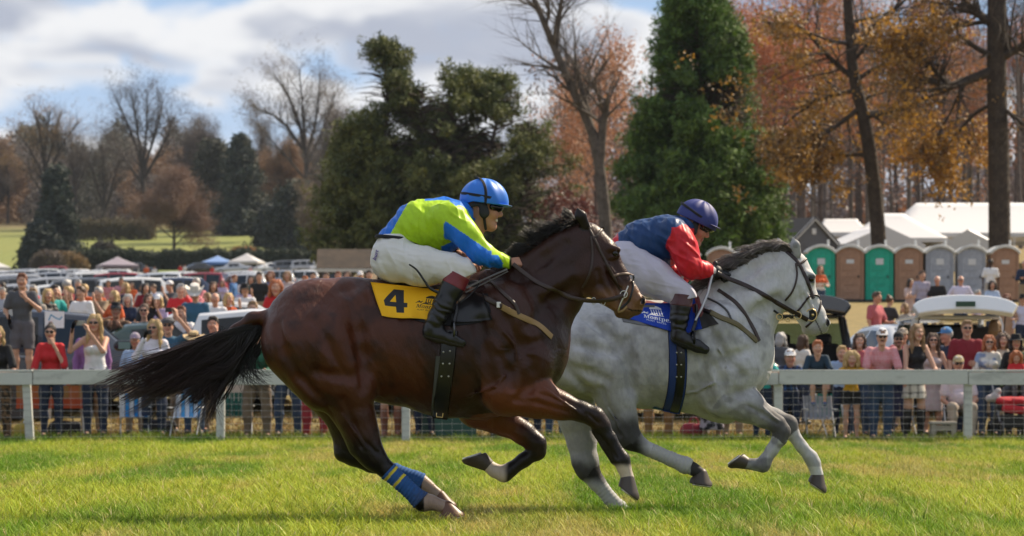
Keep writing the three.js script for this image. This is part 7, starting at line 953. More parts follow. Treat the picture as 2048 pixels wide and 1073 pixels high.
  for (const [c, t, h, z, r, pale] of [[[1253, 957], [1273, 1000], [1238, 973], 56, 14, 0], [[975, 932], [923, 922], [967, 908], -56, 13.5, 0], [[895, 1014], [930, 1029], [882, 1042], 54, 14, 1], [[878, 995], [912, 1016], [868, 1022], -54, 13, 1]]) {
    const [hg, sg] = hoofGeo(c, t, h, z, r, 0.85); const m = part('hoof', toWorld(hg, fr, gx), pale ? HOOFPALE : HOOF, horse); part('horseshoe', toWorld(sg, fr, gx), STEEL, m);
  }
  // bandages on the hind cannons
  const wrap = (pts, z, stripes) => skin(chain(pts.map((p) => q(p[0], p[1], z, p[2])), { k: 5 }), 1.6, { k: 5, disp: (x, y) => 0.5 * Math.sin((x * 0.83 - y * 0.56) * 0.9), color: (x, Y) => { const y = -Y, d = (x - 778) * 0.75 + (y - 942) * 0.66; const n = fbm(x * 0.2, y * 0.2, 3, 3); if (stripes && ((d > 5 && d < 10.5) || (d > 26 && d < 31.5))) return [0.62, 0.50, 0.035]; return mix3([0.018, 0.085, 0.26], [0.03, 0.055, 0.12], sstep(50, 95, d + (n - 0.5) * 40)); }, clip: stripes ? (x, Y) => { const d = (x - 778) * 0.75 + (-Y - 942) * 0.66; return Math.max(-1 - d, d - 92 + 4); } : (x, Y) => { const d = (x - 778) * 0.93 + (-Y - 942) * 0.36; return Math.max(4 - d, d - 70); } });
  const WRAP = new THREE.MeshStandardMaterial({ vertexColors: true, roughness: 0.9, side: THREE.DoubleSide });
  part('leg_bandage', toWorld(wrap([[764, 931, 20], [776, 940, 19], [806, 966, 16.5], [838, 996, 17.5], [848, 1004, 20.5], [862, 1008, 17]], 54, true), fr, gx), WRAP, horse, 'blue leg bandage with two yellow stripes');
  part('leg_bandage', toWorld(wrap([[760, 937, 18], [785, 945, 17], [828, 961, 17], [842, 969, 19.5], [858, 978, 16]], -54, false), fr, gx), WRAP, horse, 'plain blue leg bandage');
  return { fr, gx, S, bodyOnly, horse };
})();
// ---- the grey horse
const grey = (() => {
  const fr = Hn(21.64), gx = fr.X(1350), L = [], T = (tag, list) => L.push(list.map((p) => ({ ...p, tag })));
  const sr = { sc: [1, 1, 0.86] }, sb = { sc: [1, 1, 0.8] }, sn = { sc: [1, 1, 0.56] };
  T(1, [cap(q(1148, 694, 0), q(1206, 702, 0), 95, 94, { ...sr, k: 20 }), cap(q(1206, 704, 0), q(1290, 709, 0), 94, 104, { ...sb, k: 15 }), cap(q(1290, 709, 0), q(1370, 712, 0), 104, 109, { ...sb, k: 15 }), cap(q(1370, 712, 0), q(1436, 706, 0), 109, 114, { ...sb, k: 15 })]);
  T(1, [cap(q(1390, 612, 0), q(1446, 596, 0), 28, 26, { k: 22, sc: [1, 1, 0.7] }), cap(q(1190, 634, 0), q(1250, 640, 0), 28, 22, { k: 18 })]);
  for (const s of [1, -1]) {
    T(1, [cap(q(1122, 712, 36 * s), q(1150, 735, 44 * s), 70, 52, { k: 18 }), cap(q(1150, 712, 42 * s), q(1214, 742, 52 * s), 76, 48, { k: 14 }), cap(q(1200, 655, 54 * s), q(1212, 672, 60 * s), 22, 20, { k: 16 })]);
    T(2, [cap(q(1436, 665, 46 * s), q(1470, 740, 50 * s), 56, 41, { k: 15 }), cap(q(1468, 745, 50 * s), q(1440, 792, 52 * s), 40, 39, { k: 22 }), cap(q(1412, 720, 62 * s), q(1424, 780, 60 * s), 34, 30, { k: 14 })]);
  }
  T(2, [ball(q(1464, 725, 0).slice(0, 3), 52, { k: 18 }), cap(q(1455, 775, 0), q(1400, 797, 0), 40, 28, { k: 17 }), cap(q(1430, 812, 8), q(1452, 818, 20), 32, 30, { k: 20 })]);
  T(3, [cap(q(1446, 655, 0), q(1497, 602, 0), 92, 65, { ...sn, k: 15 }), cap(q(1497, 602, 0), q(1543, 556, 0), 65, 51, { ...sn, k: 18 }), cap(q(1543, 556, 0), q(1578, 538, 0), 51, 40, { ...sn, k: 15 })]);
  T(3, chain([q(1450, 630, 40, 18), q(1497, 605, 36, 18), q(1545, 580, 26, 15)], { k: 13 }));
  const head = [cap(q(1585, 541, 0), q(1603, 561, 0), 27, 26.5, { sc: [1, 1, 0.84], k: 10 }), cap(q(1603, 561, 0), q(1615, 596, 0), 26, 20.5, { sc: [1, 1, 0.74], k: 6 }), cap(q(1615, 596, 0), q(1632, 630, 0), 20.5, 19, { sc: [1, 1, 0.78], k: 5 }), cap(q(1632, 630, 0), q(1641, 649, 0), 19, 17, { sc: [1, 1, 0.9], k: 5 })];
  for (const s of [1, -1]) head.push(cap(q(1582, 578, 13 * s), q(1598, 612, 11 * s), 35.5, 22, { sc: [1, 1, 0.62], k: 8 }), cap(q(1598, 613, 10 * s), q(1618, 654, 7 * s), 19, 11, { k: 7 }), cap(q(1611, 548, 16.5 * s), q(1625, 553, 16.5 * s), 6, 5.5, { k: 7 }), ball(q(1651, 646, 9 * s).slice(0, 3), 10, { k: 5 }), cap(q(1606, 585, 19 * s), q(1625, 622, 14 * s), 4, 3.2, { k: 4.5 }), cap(q(1614, 567, 18 * s), q(1627, 565, 16.5 * s), 2.8, 2.4, { k: 5 }));
  head.push(cap(q(1632, 657, 0), q(1646, 659, 0), 14, 9, { k: 6 }), cap(q(1614, 660, 0), q(1630, 664, 0), 10, 8, { k: 5 }));
  T(4, head);
  for (const s of [1, -1]) { const dx = s > 0 ? 0 : -26, dy = s > 0 ? 0 : -1; T(5, [cap(q(1594 + dx, 509 + dy, 18 * s), q(1589 + dx, 492 + dy, 21 * s), 8, 9.5, { k: 3.5, sc: [1, 1, 0.7] }), cap(q(1589 + dx, 492 + dy, 21 * s), q(1584 + dx, 476 + dy, 21 * s), 9.5, 1.5, { k: 3, sc: [1, 1, 0.7] })]); }
  // near fore folded, far fore reaching
  T(6, chain([q(1446, 798, 54, 38), q(1492, 812, 54, 32), q(1524, 834, 54, 20), q(1550, 848, 54, 17)], { k: 12 }));
  T(6, chain([q(1550, 848, 54, 17), q(1560, 862, 54, 16), q(1555, 878, 54, 14)], { k: 7 }));
  T(7, chain([q(1556, 876, 54, 14), q(1540, 900, 54, 12), q(1526, 922, 53, 12.5), q(1522, 930, 53, 13.5), q(1508, 929, 53, 11), q(1486, 926, 53, 12)], { k: 6 }));
  T(6, chain([q(1462, 790, -50, 38), q(1520, 822, -53, 20), q(1556, 838, -53, 17), q(1582, 850, -53, 16), q(1588, 866, -53, 14)], { k: 12 }));
  T(7, chain([q(1587, 864, -53, 14), q(1608, 894, -53, 12), q(1627, 917, -53, 13.5), q(1633, 928, -53, 13), q(1640, 952, -53, 12.5)], { k: 6 }));
  // near hind swinging forward, far hind pushing back
  T(9, chain([q(1214, 752, 52, 46), q(1234, 800, 52, 33), q(1244, 840, 51, 27), q(1252, 870, 50, 23), q(1262, 880, 50, 20)], { k: 12 }));
  T(9, chain([q(1206, 790, 50, 20), q(1222, 845, 50, 9), q(1234, 874, 50, 10)], { k: 8 }));
  T(10, chain([q(1261, 880, 50, 20), q(1296, 899, 50, 13), q(1340, 918, 50, 12), q(1368, 930, 50, 14), q(1384, 938, 50, 12), q(1402, 948, 50, 11)], { k: 7 }));
  T(9, chain([q(1140, 770, -50, 48), q(1156, 836, -51, 36), q(1166, 880, -51, 26), q(1172, 925, -51, 24), q(1176, 942, -51, 22)], { k: 14 }));
  T(9, chain([q(1128, 830, -50, 12), q(1146, 890, -50, 8), q(1160, 926, -50, 12)], { k: 10 }));
  T(10, chain([q(1176, 940, -51, 22), q(1196, 968, -51, 16), q(1222, 1000, -51, 12.5), q(1240, 1020, -51, 14), q(1256, 1028, -51, 11), q(1266, 1032, -51, 11)], { k: 7 }));
  T(1, chain([q(1062, 668, 0, 13), q(1030, 668, 0, 11), q(1000, 690, 0, 8)], { k: 10 }));
  const S0 = surface(L.flat(9), 11), on = (p, d) => [p[0], -p[1], (S0.z(p[0], p[1]) ?? 30) + d];
  const cut = (pts, r, k, sides = [1, -1]) => { for (const s of sides) L.push(chain(pts.map((p) => { const o = on(p, r * 0.5); return [o[0], o[1], o[2] * s, r * 0.85]; }), { k: k * 1.5, neg: true })); };
  const vein = (pts, r = 1.6) => L.push(chain(pts.map((p) => [...on(p, -r * 0.45), r]), { k: 4, tag: 99 }));
  cut([[1252, 686], [1257, 725], [1261, 775]], 5.5, 15); cut([[1150, 690], [1192, 700], [1236, 704]], 4, 13); cut([[1170, 640], [1206, 662], [1238, 690]], 3.5, 13); cut([[1140, 738], [1180, 748], [1214, 762]], 3.5, 12); cut([[1115, 700], [1135, 745], [1170, 778]], 3.5, 12);
  cut([[1402, 640], [1424, 680], [1452, 722], [1478, 752]], 3.6, 13); cut([[1440, 726], [1466, 712], [1492, 702]], 3.2, 11); cut([[1402, 720], [1405, 770], [1414, 806]], 5, 16); cut([[1480, 756], [1472, 786], [1455, 804]], 3.5, 11); cut([[1424, 735], [1440, 764], [1446, 790]], 3, 11);
  cut([[1484, 660], [1520, 620], [1552, 600]], 3.6, 15); cut([[1450, 580], [1500, 540], [1545, 520]], 3, 14);
  cut([[1490, 812], [1520, 828], [1548, 846]], 2.2, 6, [1]); cut([[1200, 780], [1224, 840], [1236, 868]], 3, 8, [1]); cut([[1546, 876], [1522, 912]], 1.5, 4, [1]); cut([[1608, 592], [1624, 625]], 1.4, 5); cut([[1594, 578], [1598, 600], [1608, 622]], 1.8, 7);
  vein([[1340, 790], [1390, 784], [1425, 766]]); vein([[1490, 790], [1522, 818], [1552, 842]]); vein([[1606, 580], [1616, 600], [1624, 616]], 1.4); vein([[1216, 820], [1236, 852], [1248, 872]]); vein([[1432, 700], [1446, 722], [1450, 748]]);
  for (const s of [1, -1]) L.push(cap(q(1655, 640, 11 * s), q(1654, 652, 17 * s), 3.6, 3.6, { k: 2.5, neg: true }));
  L.push(cap(q(1630, 662, 30), q(1640, 664, 30), 1, 1, { neg: true, k: 1 }));
  const all = L.flat(9), S = surface(all, 11);
  const LT = [0.47, 0.47, 0.475], MD = [0.22, 0.218, 0.22], DG = [0.06, 0.056, 0.057], BK = [0.025, 0.023, 0.023], WH = [0.52, 0.515, 0.50];
  const color = (x, Y, z, tag) => {
    const y = -Y, n = fbm(x * 0.028, y * 0.028, z * 0.028, 4), d = vn(x * 0.075, y * 0.075, z * 0.075), f = fbm(x * 0.3, y * 0.14, z * 0.3, 3);
    let c = mix3(LT, MD, sstep(0.40, 0.66, n) * 0.6); if (tag <= 2) c = mix3(c, WH, sstep(0.55, 0.8, d) * 0.35);
    if (tag === 4) { c = mix3(LT, WH, 0.6); c = mix3(c, MD, 0.25 * sstep(0.5, 0.7, n)); c = mix3(c, [0.20, 0.18, 0.18], sstep(646, 660, y + (n - 0.5) * 16) * 0.55); if (Math.hypot(x - 1654.5, (y - 646) * 0.6) < 4.4) c = BK; if (x > 1628 && Math.abs(x - 1637 - (y - 655) * 0.5) < 1.4 && y > 638) c = DG; if (Math.hypot(x - 1621, y - 559) < 9.5) c = mix3(c, DG, 0.8); }
    if (tag === 3) c = mix3(LT, WH, 0.25 + 0.3 * n); if (tag === 5) c = z > 27 ? MD : mix3(LT, DG, 0.35);
    if (tag === 6) { const kx = z > 0 ? sstep(1490, 1555, x) : sstep(1540, 1580, x); c = mix3(mix3(LT, MD, n), DG, kx * (0.6 + 0.5 * n)); c = mix3(c, DG, sstep(0.55, 0.7, d) * 0.35); }
    if (tag === 7) { c = mix3(MD, LT, sstep(0.35, 0.6, n) * 0.9); c = mix3(c, DG, sstep(0.55, 0.75, d) * 0.5); if (z < 0) c = mix3(c, LT, 0.5); if (z < 0 && y > 935) c = WH; if (z > 0 && x < 1530) c = mix3(c, BK, 0.5 * (1 - n)); }
    if (tag === 9) { const yy = z > 0 ? sstep(800, 862, y + (n - 0.5) * 30) : sstep(905, 940, y + (n - 0.5) * 30); c = mix3(mix3(LT, MD, n * 0.8), BK, yy * 0.88); if (z < 0) c = mix3(c, DG, 0.15); }
    if (tag === 10) { if (z > 0) c = mix3(BK, LT, sstep(1268, 1300, x + (n - 0.5) * 16)); else c = mix3(BK, LT, sstep(955, 985, y + (n - 0.5) * 20)); if (z > 0 && x > 1378) c = mix3(BK, DG, n); }
    if (y > 770 && tag <= 2) c = mix3(c, [0.30, 0.29, 0.20], 0.35);
    const g = 0.84 + 0.32 * f; return [c[0] * g, c[1] * g, c[2] * g];
  };
  const horse = thing('horse', 'dapple grey horse galloping ahead under the rider in navy and red', 'horse', [gx, 0, -fr.D]);
  const flow = sinew(0.4, -0.92, 1.15), arms = sinew(0.9, -0.42, 0.8);
  part('body', toWorld(skin(all, 2.6, { k: 11, color, disp: (x, Y, z) => (x > 1540 && -Y < 690 ? 0.3 : 1) * (x > 1430 && -Y > 740 ? arms(x, Y, z) : flow(x, Y, z)) * (-Y > 890 ? 0.35 : 1), dispMax: 3 }), fr, gx), GREYCOAT, horse);
  const rnd = rng(23);
  {
    const Tm = new Tubes(true), cr = new THREE.CatmullRomCurve3([[1424, 584], [1445, 566], [1474, 542], [1508, 522], [1545, 505], [1584, 500]].map((p) => V(p[0], p[1], 0)));
    for (let i = 0; i < 1500; i++) {
      const lk = Math.floor(rnd() * 54), h1 = hash3(lk, 3, 1), h2 = hash3(lk, 5, 2), t = clamp(lk / 54 + rnd() * 0.03), p = cr.getPoint(t), z = (rnd() - 0.5) * 16, l = 24 + h1 * 40 + rnd() * 12, a = rnd();
      const s = [p.x + 4 + rnd() * 6, p.y + 8 * rnd() + 2, z + 6], side = h2 * 0.85 + rnd() * 0.15;
      const e = [p.x - l + (rnd() - 0.5) * 12, p.y + lerp(-16, 14, side) + l * 0.12 - 12 * t, z + 10 + side * 20];
      const dk = mix3([0.03, 0.024, 0.024], [0.20, 0.17, 0.16], Math.pow(rnd(), 1.6)), tip = mix3(dk, [0.42, 0.38, 0.34], rnd() * (a < 0.4 ? 0.8 : 0.2));
      hair(Tm, s, [p.x - l * 0.35, p.y - 16 - rnd() * 8, z + 8 + side * 8], e, 1.15, 0.3, 8, dk, tip, 6, rnd);
    }
    part('mane', toWorld(Tm.geo(), fr, gx), HAIR, horse, 'dark grey mane with pale tips blown back');
    const Tt = new Tubes(true); for (let i = 0; i < 500; i++) { const u = rnd(), l = rnd(); hair(Tt, [1040 - rnd() * 50, 668 + rnd() * 16, (rnd() - 0.5) * 18], [960, 680 + u * 40, 0], [lerp(920, 760, l), 720 + u * 70, (rnd() - 0.5) * 60], 1.2, 0.3, 9, [0.25, 0.24, 0.23], [0.4, 0.38, 0.36], 10, rnd); }
    part('tail', toWorld(Tt.geo(), fr, gx), HAIR, horse);
  }
  for (const s of [1, -1]) { const e = new THREE.SphereGeometry(6.6, 20, 14); e.translate(1621, -559, ((S.z(1621, 559) ?? 22) - 2) * s); part('eye', toWorld(e, fr, gx), EYE_M, horse); }
  for (const [c, t, h, z, r] of [[[1486, 925], [1452, 931], [1481, 909], 53, 13], [[1640, 955], [1656, 989], [1623, 966], -53, 13], [[1400, 948], [1421, 972], [1378, 966], 50, 12.5], [[1264, 1032], [1290, 1040], [1256, 1046], -51, 12]]) {
    const [hg, sg] = hoofGeo(c, t, h, z, r, 0.85); const m = part('hoof', toWorld(hg, fr, gx), HOOF, horse); part('horseshoe', toWorld(sg, fr, gx), STEEL, m);
  }
  const WRAP = mat([0.42, 0.42, 0.41], 0.9), wr = (pts, z, c0, c1, ax, ay) => skin(chain(pts.map((p) => q(p[0], p[1], z, p[2])), { k: 5 }), 1.6, { k: 5, disp: (x, y) => 0.4 * Math.sin((x * ax - y * ay) * 0.8), clip: (x, Y) => { const d = x * ax - Y * ay; return Math.max(c0 - d, d - c1); } });
  part('leg_bandage', toWorld(wr([[1290, 896, 15], [1340, 918, 14], [1368, 930, 16.5], [1384, 936, 15]], 50, 1300 * 0.91 + 900 * 0.42, 1377 * 0.91 + 936 * 0.42, 0.91, 0.42), fr, gx), WRAP, horse, 'pale grey leg bandage');
  part('leg_bandage', toWorld(wr([[1190, 960, 17], [1222, 1000, 14], [1240, 1019, 16], [1250, 1026, 13]], -51, 1196 * 0.62 + 972 * 0.78, 1242 * 0.62 + 1022 * 0.78, 0.62, 0.78), fr, gx), WRAP, horse, 'pale grey leg bandage');
  return { fr, gx, S, horse };
})();
// ---------------------------------------------------------------- saddlery
function canvasTex(w, h, draw) { const c = document.createElement('canvas'); c.width = w; c.height = h; draw(c.getContext('2d'), w, h); const t = new THREE.CanvasTexture(c); t.colorSpace = THREE.SRGBColorSpace; return t; }
function emblem(g, x, y, s, ink) { // a small domed temple of columns with two running horses before it, and the meeting's name
  g.save(); g.translate(x, y); g.scale(s, s); g.fillStyle = ink; g.strokeStyle = ink;
  g.beginPath(); g.moveTo(-6, -58); g.quadraticCurveTo(30, -92, 66, -58); g.lineTo(66, -50); g.lineTo(-6, -50); g.fill();
  for (let i = 0; i < 5; i++) g.fillRect(-2 + i * 15, -46, 6, 40); g.fillRect(-8, -6, 76, 5);
  const run = (a, b, k) => { g.save(); g.translate(a, b); g.scale(k, k); g.beginPath(); g.ellipse(0, 0, 18, 6, -0.1, 0, 6.3); g.fill(); g.beginPath(); g.moveTo(12, -2); g.lineTo(28, -14); g.lineTo(36, -8); g.lineTo(26, -4); g.lineTo(16, 5); g.fill(); g.lineWidth = 3.5; for (const [p, r, u, v] of [[-14, 2, -28, 12], [-12, 3, -20, 14], [10, 3, 24, 12], [12, 2, 28, 7]]) { g.beginPath(); g.moveTo(p, r); g.lineTo(u, v); g.stroke(); } g.beginPath(); g.ellipse(2, -10, 7, 5, 0.5, 0, 6.3); g.fill(); g.restore(); };
  run(-46, -14, 0.8); run(0, -8, 0.9);
  g.font = 'italic bold 40px serif'; g.textAlign = 'left'; g.fillText('Montpelier', -64, 34); g.font = '20px sans-serif'; g.fillText('HUNT  RACES', -52, 56); g.restore();
}
const weave = dataTex(128, (u, v) => 0.5 + 0.25 * Math.sin(u * 128 * 0.9) * Math.sin(v * 128 * 0.9) + 0.3 * (tileNoise(u, v, 8, 3, 4) - 0.5));
{ // bay's saddlery
  const { fr, gx, S } = bay, P = [gx, 0, -fr.D], w = (g) => toWorld(Array.isArray(g) ? mg(g) : g, fr, gx);
  const zf = (x, y, k, lo = 60) => Math.max(S.z(x, y) ?? lo, lo) + k;
  const sad = thing('saddle', 'black racing saddle with girth on the dark bay horse', 'saddle', P);
  part('saddle_pad', w(sheet((u, v) => { const x = lerp(lerp(800, 976, u), lerp(812, 982, u), v), y = lerp(590, lerp(637, 660, Math.sin(u * Math.PI) * 0.6 + u * 0.25) - (u > 0.9 ? (u - 0.9) * 160 : 0), v); return [x, y, zf(x, y, 2.2)]; }, 26, 12, 3)), BLACKNYLON, sad);
  part('seat', w(skin([cap(q(806, 574, 0), q(905, 586, 0), 16, 14, { sc: [1, 0.6, 2.9] }), cap(q(905, 586, 0), q(960, 574, 0), 14, 14, { sc: [1, 0.9, 2.6] }), cap(q(950, 580, 30), q(972, 622, 76), 14, 20, { sc: [1, 1, 0.7] })], 2.4, { k: 16 })), BLACKLEATHER, sad);
  part('saddle_flap', w(sheet((u, v) => { const x = lerp(lerp(898, 966, u), lerp(905, 984, u), v), y = lerp(588, 648 - 5 * u, v); return [x, y, zf(x, y, 7)]; }, 12, 10, 3)), BLACKLEATHER, sad);
  part('girth', w(strap([[902, 664], [895, 735], [885, 800], [880, 836]], 31, 2, S, 3)), BLACKLEATHER, sad);
  part('girth', w(strap([[880, 714], [876, 760], [868, 832]], 12, 2, S, 2)), mat([0.06, 0.062, 0.05], 0.9), sad, 'greyish fleece strip along the girth');
  for (const [x, y] of [[889, 706], [902, 704], [888, 729], [901, 729], [885, 754], [899, 754]]) { const g = new THREE.SphereGeometry(2.1, 10, 8); g.translate(x, -y, S.z(x, y) + 6); part('stud', w(g), STEEL, sad); }
  part('buckle', w((() => { const T = new Tubes(), z = S.z(880, 822) + 5; T.tube([[874, -826, z], [874, -834, z], [886, -835, z], [887, -827, z]], [1.2, 1.2, 1.2, 1.2], 6); return T.geo(); })()), BRASS, sad);
  const cloth = canvasTex(1024, 640, (g, W2, H2) => {
    g.fillStyle = '#f0b400'; g.fillRect(0, 0, W2, H2); g.strokeStyle = '#c98d00'; g.lineWidth = 3; g.strokeRect(14, 14, W2 - 28, H2 - 28);
    g.fillStyle = '#23252c'; g.beginPath(); g.moveTo(330, 90); g.lineTo(480, 90); g.lineTo(480, 340); g.lineTo(540, 340); g.lineTo(540, 430); g.lineTo(480, 430); g.lineTo(480, 540); g.lineTo(330, 540); g.lineTo(330, 430); g.lineTo(130, 430); g.lineTo(130, 330); g.closePath(); g.fill();
    g.fillStyle = '#f0b400'; g.beginPath(); g.moveTo(345, 200); g.lineTo(345, 340); g.lineTo(235, 340); g.fill();
    emblem(g, 850, 335, 2.5, '#26231c');
  });
  single('saddle_cloth', w(sheet((u, v) => { const x = lerp(lerp(743, 884, u), lerp(767, 862, u), v), y = lerp(lerp(566, 582, u), lerp(634, 643, u), v) + 1.5 * Math.sin(u * 6) * v; return [x, y, zf(x, y, 9 + (3.0 * Math.sin(u * 9 + v * 3) + 1.3 * Math.sin(u * 23 - v * 7)) * v, 40)]; }, 40, 20, 1.6)), new THREE.MeshStandardMaterial({ map: cloth, roughness: 0.75, side: THREE.DoubleSide }), 'yellow saddle cloth with a black number 4 on the dark bay horse', 'saddle cloth', P);
  const bp = thing('breastplate', 'tan and brown leather breastplate across the chest of the dark bay horse', 'breastplate', P);
  part('chest_strap', w(strap([[1000, 614], [1036, 634], [1075, 652], [1102, 676]], 13, 1.6, S, 2)), TANWEB, bp); part('chest_strap', w(strap([[950, 592], [976, 602], [1006, 617]], 11, 2.2, S, 3)), LEATHER, bp, 'brown leather end of the strap');
  part('neck_strap', w(strap([[978, 562], [1008, 592], [1030, 614], [1037, 632]], 7.5, 1.8, S, 2.5)), LEATHER, bp);
  part('buckle', w([box(9, 12, 3, 998, -613, S.z(998, 613) + 5, 1)]), STEEL, bp);
  const br = thing('bridle', 'brown leather bridle with steel bit on the dark bay horse', 'bridle', P);
  const bs = (pts, ww, m, name, o = 1.5) => part(name, w(strap(pts, ww, 1.3, S, o)), m, br);
  bs([[1176, 456], [1186, 475], [1203, 510], [1230, 561], [1246, 588]], 5.5, LEATHER, 'cheekpiece'); bs([[1184, 478], [1192, 474], [1200, 464], [1206, 456]], 6, LEATHER, 'browband');
  bs([[1226, 553], [1243, 549], [1258, 549], [1266, 552]], 5, mat([0.16, 0.10, 0.07], 0.5), 'noseband'); bs([[1264, 553], [1266, 568], [1262, 590], [1255, 606], [1240, 618]], 4.2, BLACKLEATHER, 'noseband');
  bs([[1181, 474], [1184, 505], [1182, 535], [1174, 560], [1164, 577]], 4.5, LEATHER, 'throat_lash');
  bs([[1196, 602], [1215, 600], [1236, 596], [1248, 590]], 6, BLACKLEATHER, 'cheek_strap');
  { const T = new Tubes(), z = S.z(1246, 592) + 5; T.tube([[1256, -573, z - 4], [1248, -592, z], [1240, -610, z], [1236, -622, z - 4]], [1.7, 1.9, 1.9, 1.7], 8); const c = []; for (let i = 0; i <= 16; i++) c.push([1247 + 7 * Math.cos(i / 8 * Math.PI), -590 + 7 * Math.sin(i / 8 * Math.PI), z]); T.tube(c, c.map(() => 1.2), 6); part('bit', w(T.geo()), STEEL, br); }
  bs([[1236, 624], [1244, 622], [1254, 614]], 4.5, TANWEB, 'curb_strap', 2);
  for (const [x, y] of [[1187, 603], [1206, 605]]) { const c = [], z = Math.max(S.z(x, y) ?? 20, 20) + 4; for (let i = 0; i <= 14; i++) c.push([x + 4 * Math.cos(i / 7 * Math.PI), -y + 6.5 * Math.sin(i / 7 * Math.PI), z]); const T = new Tubes(); T.tube(c, c.map(() => 1.1), 6); part('ring', w(T.geo()), STEEL, br); }
  const rz = (x, y, lo) => Math.max(S.z(x, y) ?? lo, lo) + 3;
  part('rein', w(strap([[1026, 530, rz(1026, 540, 50)], [1042, 543, rz(1042, 545, 50)], [1075, 567, rz(1075, 567, 46)], [1119, 587, rz(1119, 587, 42)], [1143, 597, rz(1143, 597, 38)], [1186, 604, 38], [1222, 600, 32], [1246, 592, 28]], 9, 1.6, S)), LEATHER, br);
  part('rein', w(strap([[1014, 541, 64], [990, 552, 72], [960, 566, 84], [933, 579, 96]], 6, 1.4, S)), mat([0.16, 0.15, 0.14], 0.5), br, 'grey loose end of the reins'); part('rein', w(strap([[1016, 545, 62], [988, 560, 68], [958, 575, 80], [932, 588, 92]], 3.5, 1.4, S)), mat([0.16, 0.15, 0.14], 0.5), br, 'grey loose end of the reins');
  part('rein', w(strap([[960, 560, 72], [956, 575, 84], [942, 592, 96], [922, 608, 104]], 3, 1.2, S)), BLACKLEATHER, br);
}
{ // grey's saddlery
  const { fr, gx, S } = grey, P = [gx, 0, -fr.D], w = (g) => toWorld(Array.isArray(g) ? mg(g) : g, fr, gx);
  const zf = (x, y, k, lo = 50) => Math.max(S.z(x, y) ?? lo, lo) + k;
  const sad = thing('saddle', 'racing saddle with grey pad and blue girth on the dapple grey horse', 'saddle', P);
  const BLUEG = mat([0.01, 0.035, 0.16], 0.7);
  part('saddle_pad', w(sheet((u, v) => { const x = lerp(lerp(1236, 1380, u), lerp(1244, 1388, u), v), y = lerp(612, lerp(645, 671, u), v); return [x, y, zf(x, y, 2)]; }, 24, 8, 3)), mat([0.18, 0.18, 0.18], 0.9), sad);
  part('saddle_pad', w(sheet((u, v) => { const x = lerp(1384, lerp(1404, 1431, v), u), y = lerp(618, lerp(663, 650, u), v); return [x, y, zf(x, y, 2.4)]; }, 8, 10, 3)), mat([0.035, 0.033, 0.034], 0.8), sad, 'dark grey front corner of the pad');
  part('seat', w(skin([cap(q(1262, 606, 0), q(1340, 614, 0), 14, 13, { sc: [1, 0.6, 2.8] }), cap(q(1340, 614, 0), q(1392, 600, 0), 13, 13, { sc: [1, 0.9, 2.4] }), cap(q(1380, 606, 28), q(1396, 632, 66), 13, 17, { sc: [1, 1, 0.7] })], 2.4, { k: 14 })), mat([0.16, 0.03, 0.035], 0.5), sad);
  part('girth', w(strap([[1350, 660], [1352, 720], [1350, 780], [1342, 824]], 36, 2, S, 2.5)), BLUEG, sad); part('girth', w(strap([[1357, 690], [1358, 740], [1354, 790], [1347, 824]], 17, 1.5, S, 4.6)), BLACKLEATHER, sad, 'black strap down the middle of the girth');
  part('girth', w(strap([[1342, 822], [1322, 818], [1306, 814]], 9, 1.5, S, 2)), mat([0.03, 0.10, 0.16], 0.7), sad, 'teal girth edge under the belly');
  for (const [x, y] of [[1349, 707], [1358, 707], [1349, 731], [1358, 731], [1349, 755], [1358, 755]]) { const g = new THREE.SphereGeometry(1.9, 10, 8); g.translate(x, -y, S.z(x, y) + 6.5); part('stud', w(g), STEEL, sad); }
  const cloth = canvasTex(1024, 400, (g, W2, H2) => { g.fillStyle = '#0a3fb4'; g.fillRect(0, 0, W2, H2); g.strokeStyle = '#082f8a'; g.lineWidth = 4; g.strokeRect(10, 10, W2 - 20, H2 - 20); emblem(g, 455, 205, 2.1, '#eef1f6'); });
  single('saddle_cloth', w(sheet((u, v) => { const x = lerp(lerp(1222, 1386, u), lerp(1240, 1398, u), v), y = lerp(608 - 12 * sstep(0.75, 1, u), lerp(634, 668, Math.min(1, u * 1.45)) - 8 * sstep(0.8, 1, u), v); return [x, y, zf(x, y, 6 + (2.8 * Math.sin(u * 11 + v * 2) + 1.2 * Math.sin(u * 27 + v * 5)) * v + 6 * sstep(0.8, 1, u), 46)]; }, 44, 18, 1.8)), new THREE.MeshStandardMaterial({ map: cloth, roughness: 0.7, side: THREE.DoubleSide }), 'royal blue saddle cloth with white lettering on the dapple grey horse', 'saddle cloth', P);
  const bp = thing('breastplate', 'olive webbing breastplate across the chest of the dapple grey horse', 'breastplate', P), OL = mat([0.14, 0.115, 0.055], 0.75);
  part('chest_strap', w(strap([[1414, 626], [1434, 637], [1469, 652], [1509, 684]], 11.5, 1.6, S, 2)), OL, bp); part('chest_strap', w(strap([[1390, 620], [1404, 624], [1418, 629]], 9, 2, S, 3)), BLACKLEATHER, bp);
  part('neck_strap', w(strap([[1434, 582], [1469, 609], [1496, 648], [1513, 684]], 8, 1.8, S, 2.5)), LEATHER, bp); part('neck_strap', w(strap([[1411, 598], [1432, 610], [1448, 625], [1456, 642]], 4, 1.6, S, 2.5)), mat([0.05, 0.05, 0.052], 0.5), bp);
  const br = thing('bridle', 'dark brown bridle with brass ring bit on the dapple grey horse', 'bridle', P);
  const bs = (pts, ww, m, name, o = 1.5) => part(name, w(strap(pts, ww, 1.3, S, o)), m, br), DL = mat([0.022, 0.009, 0.007], 0.4);
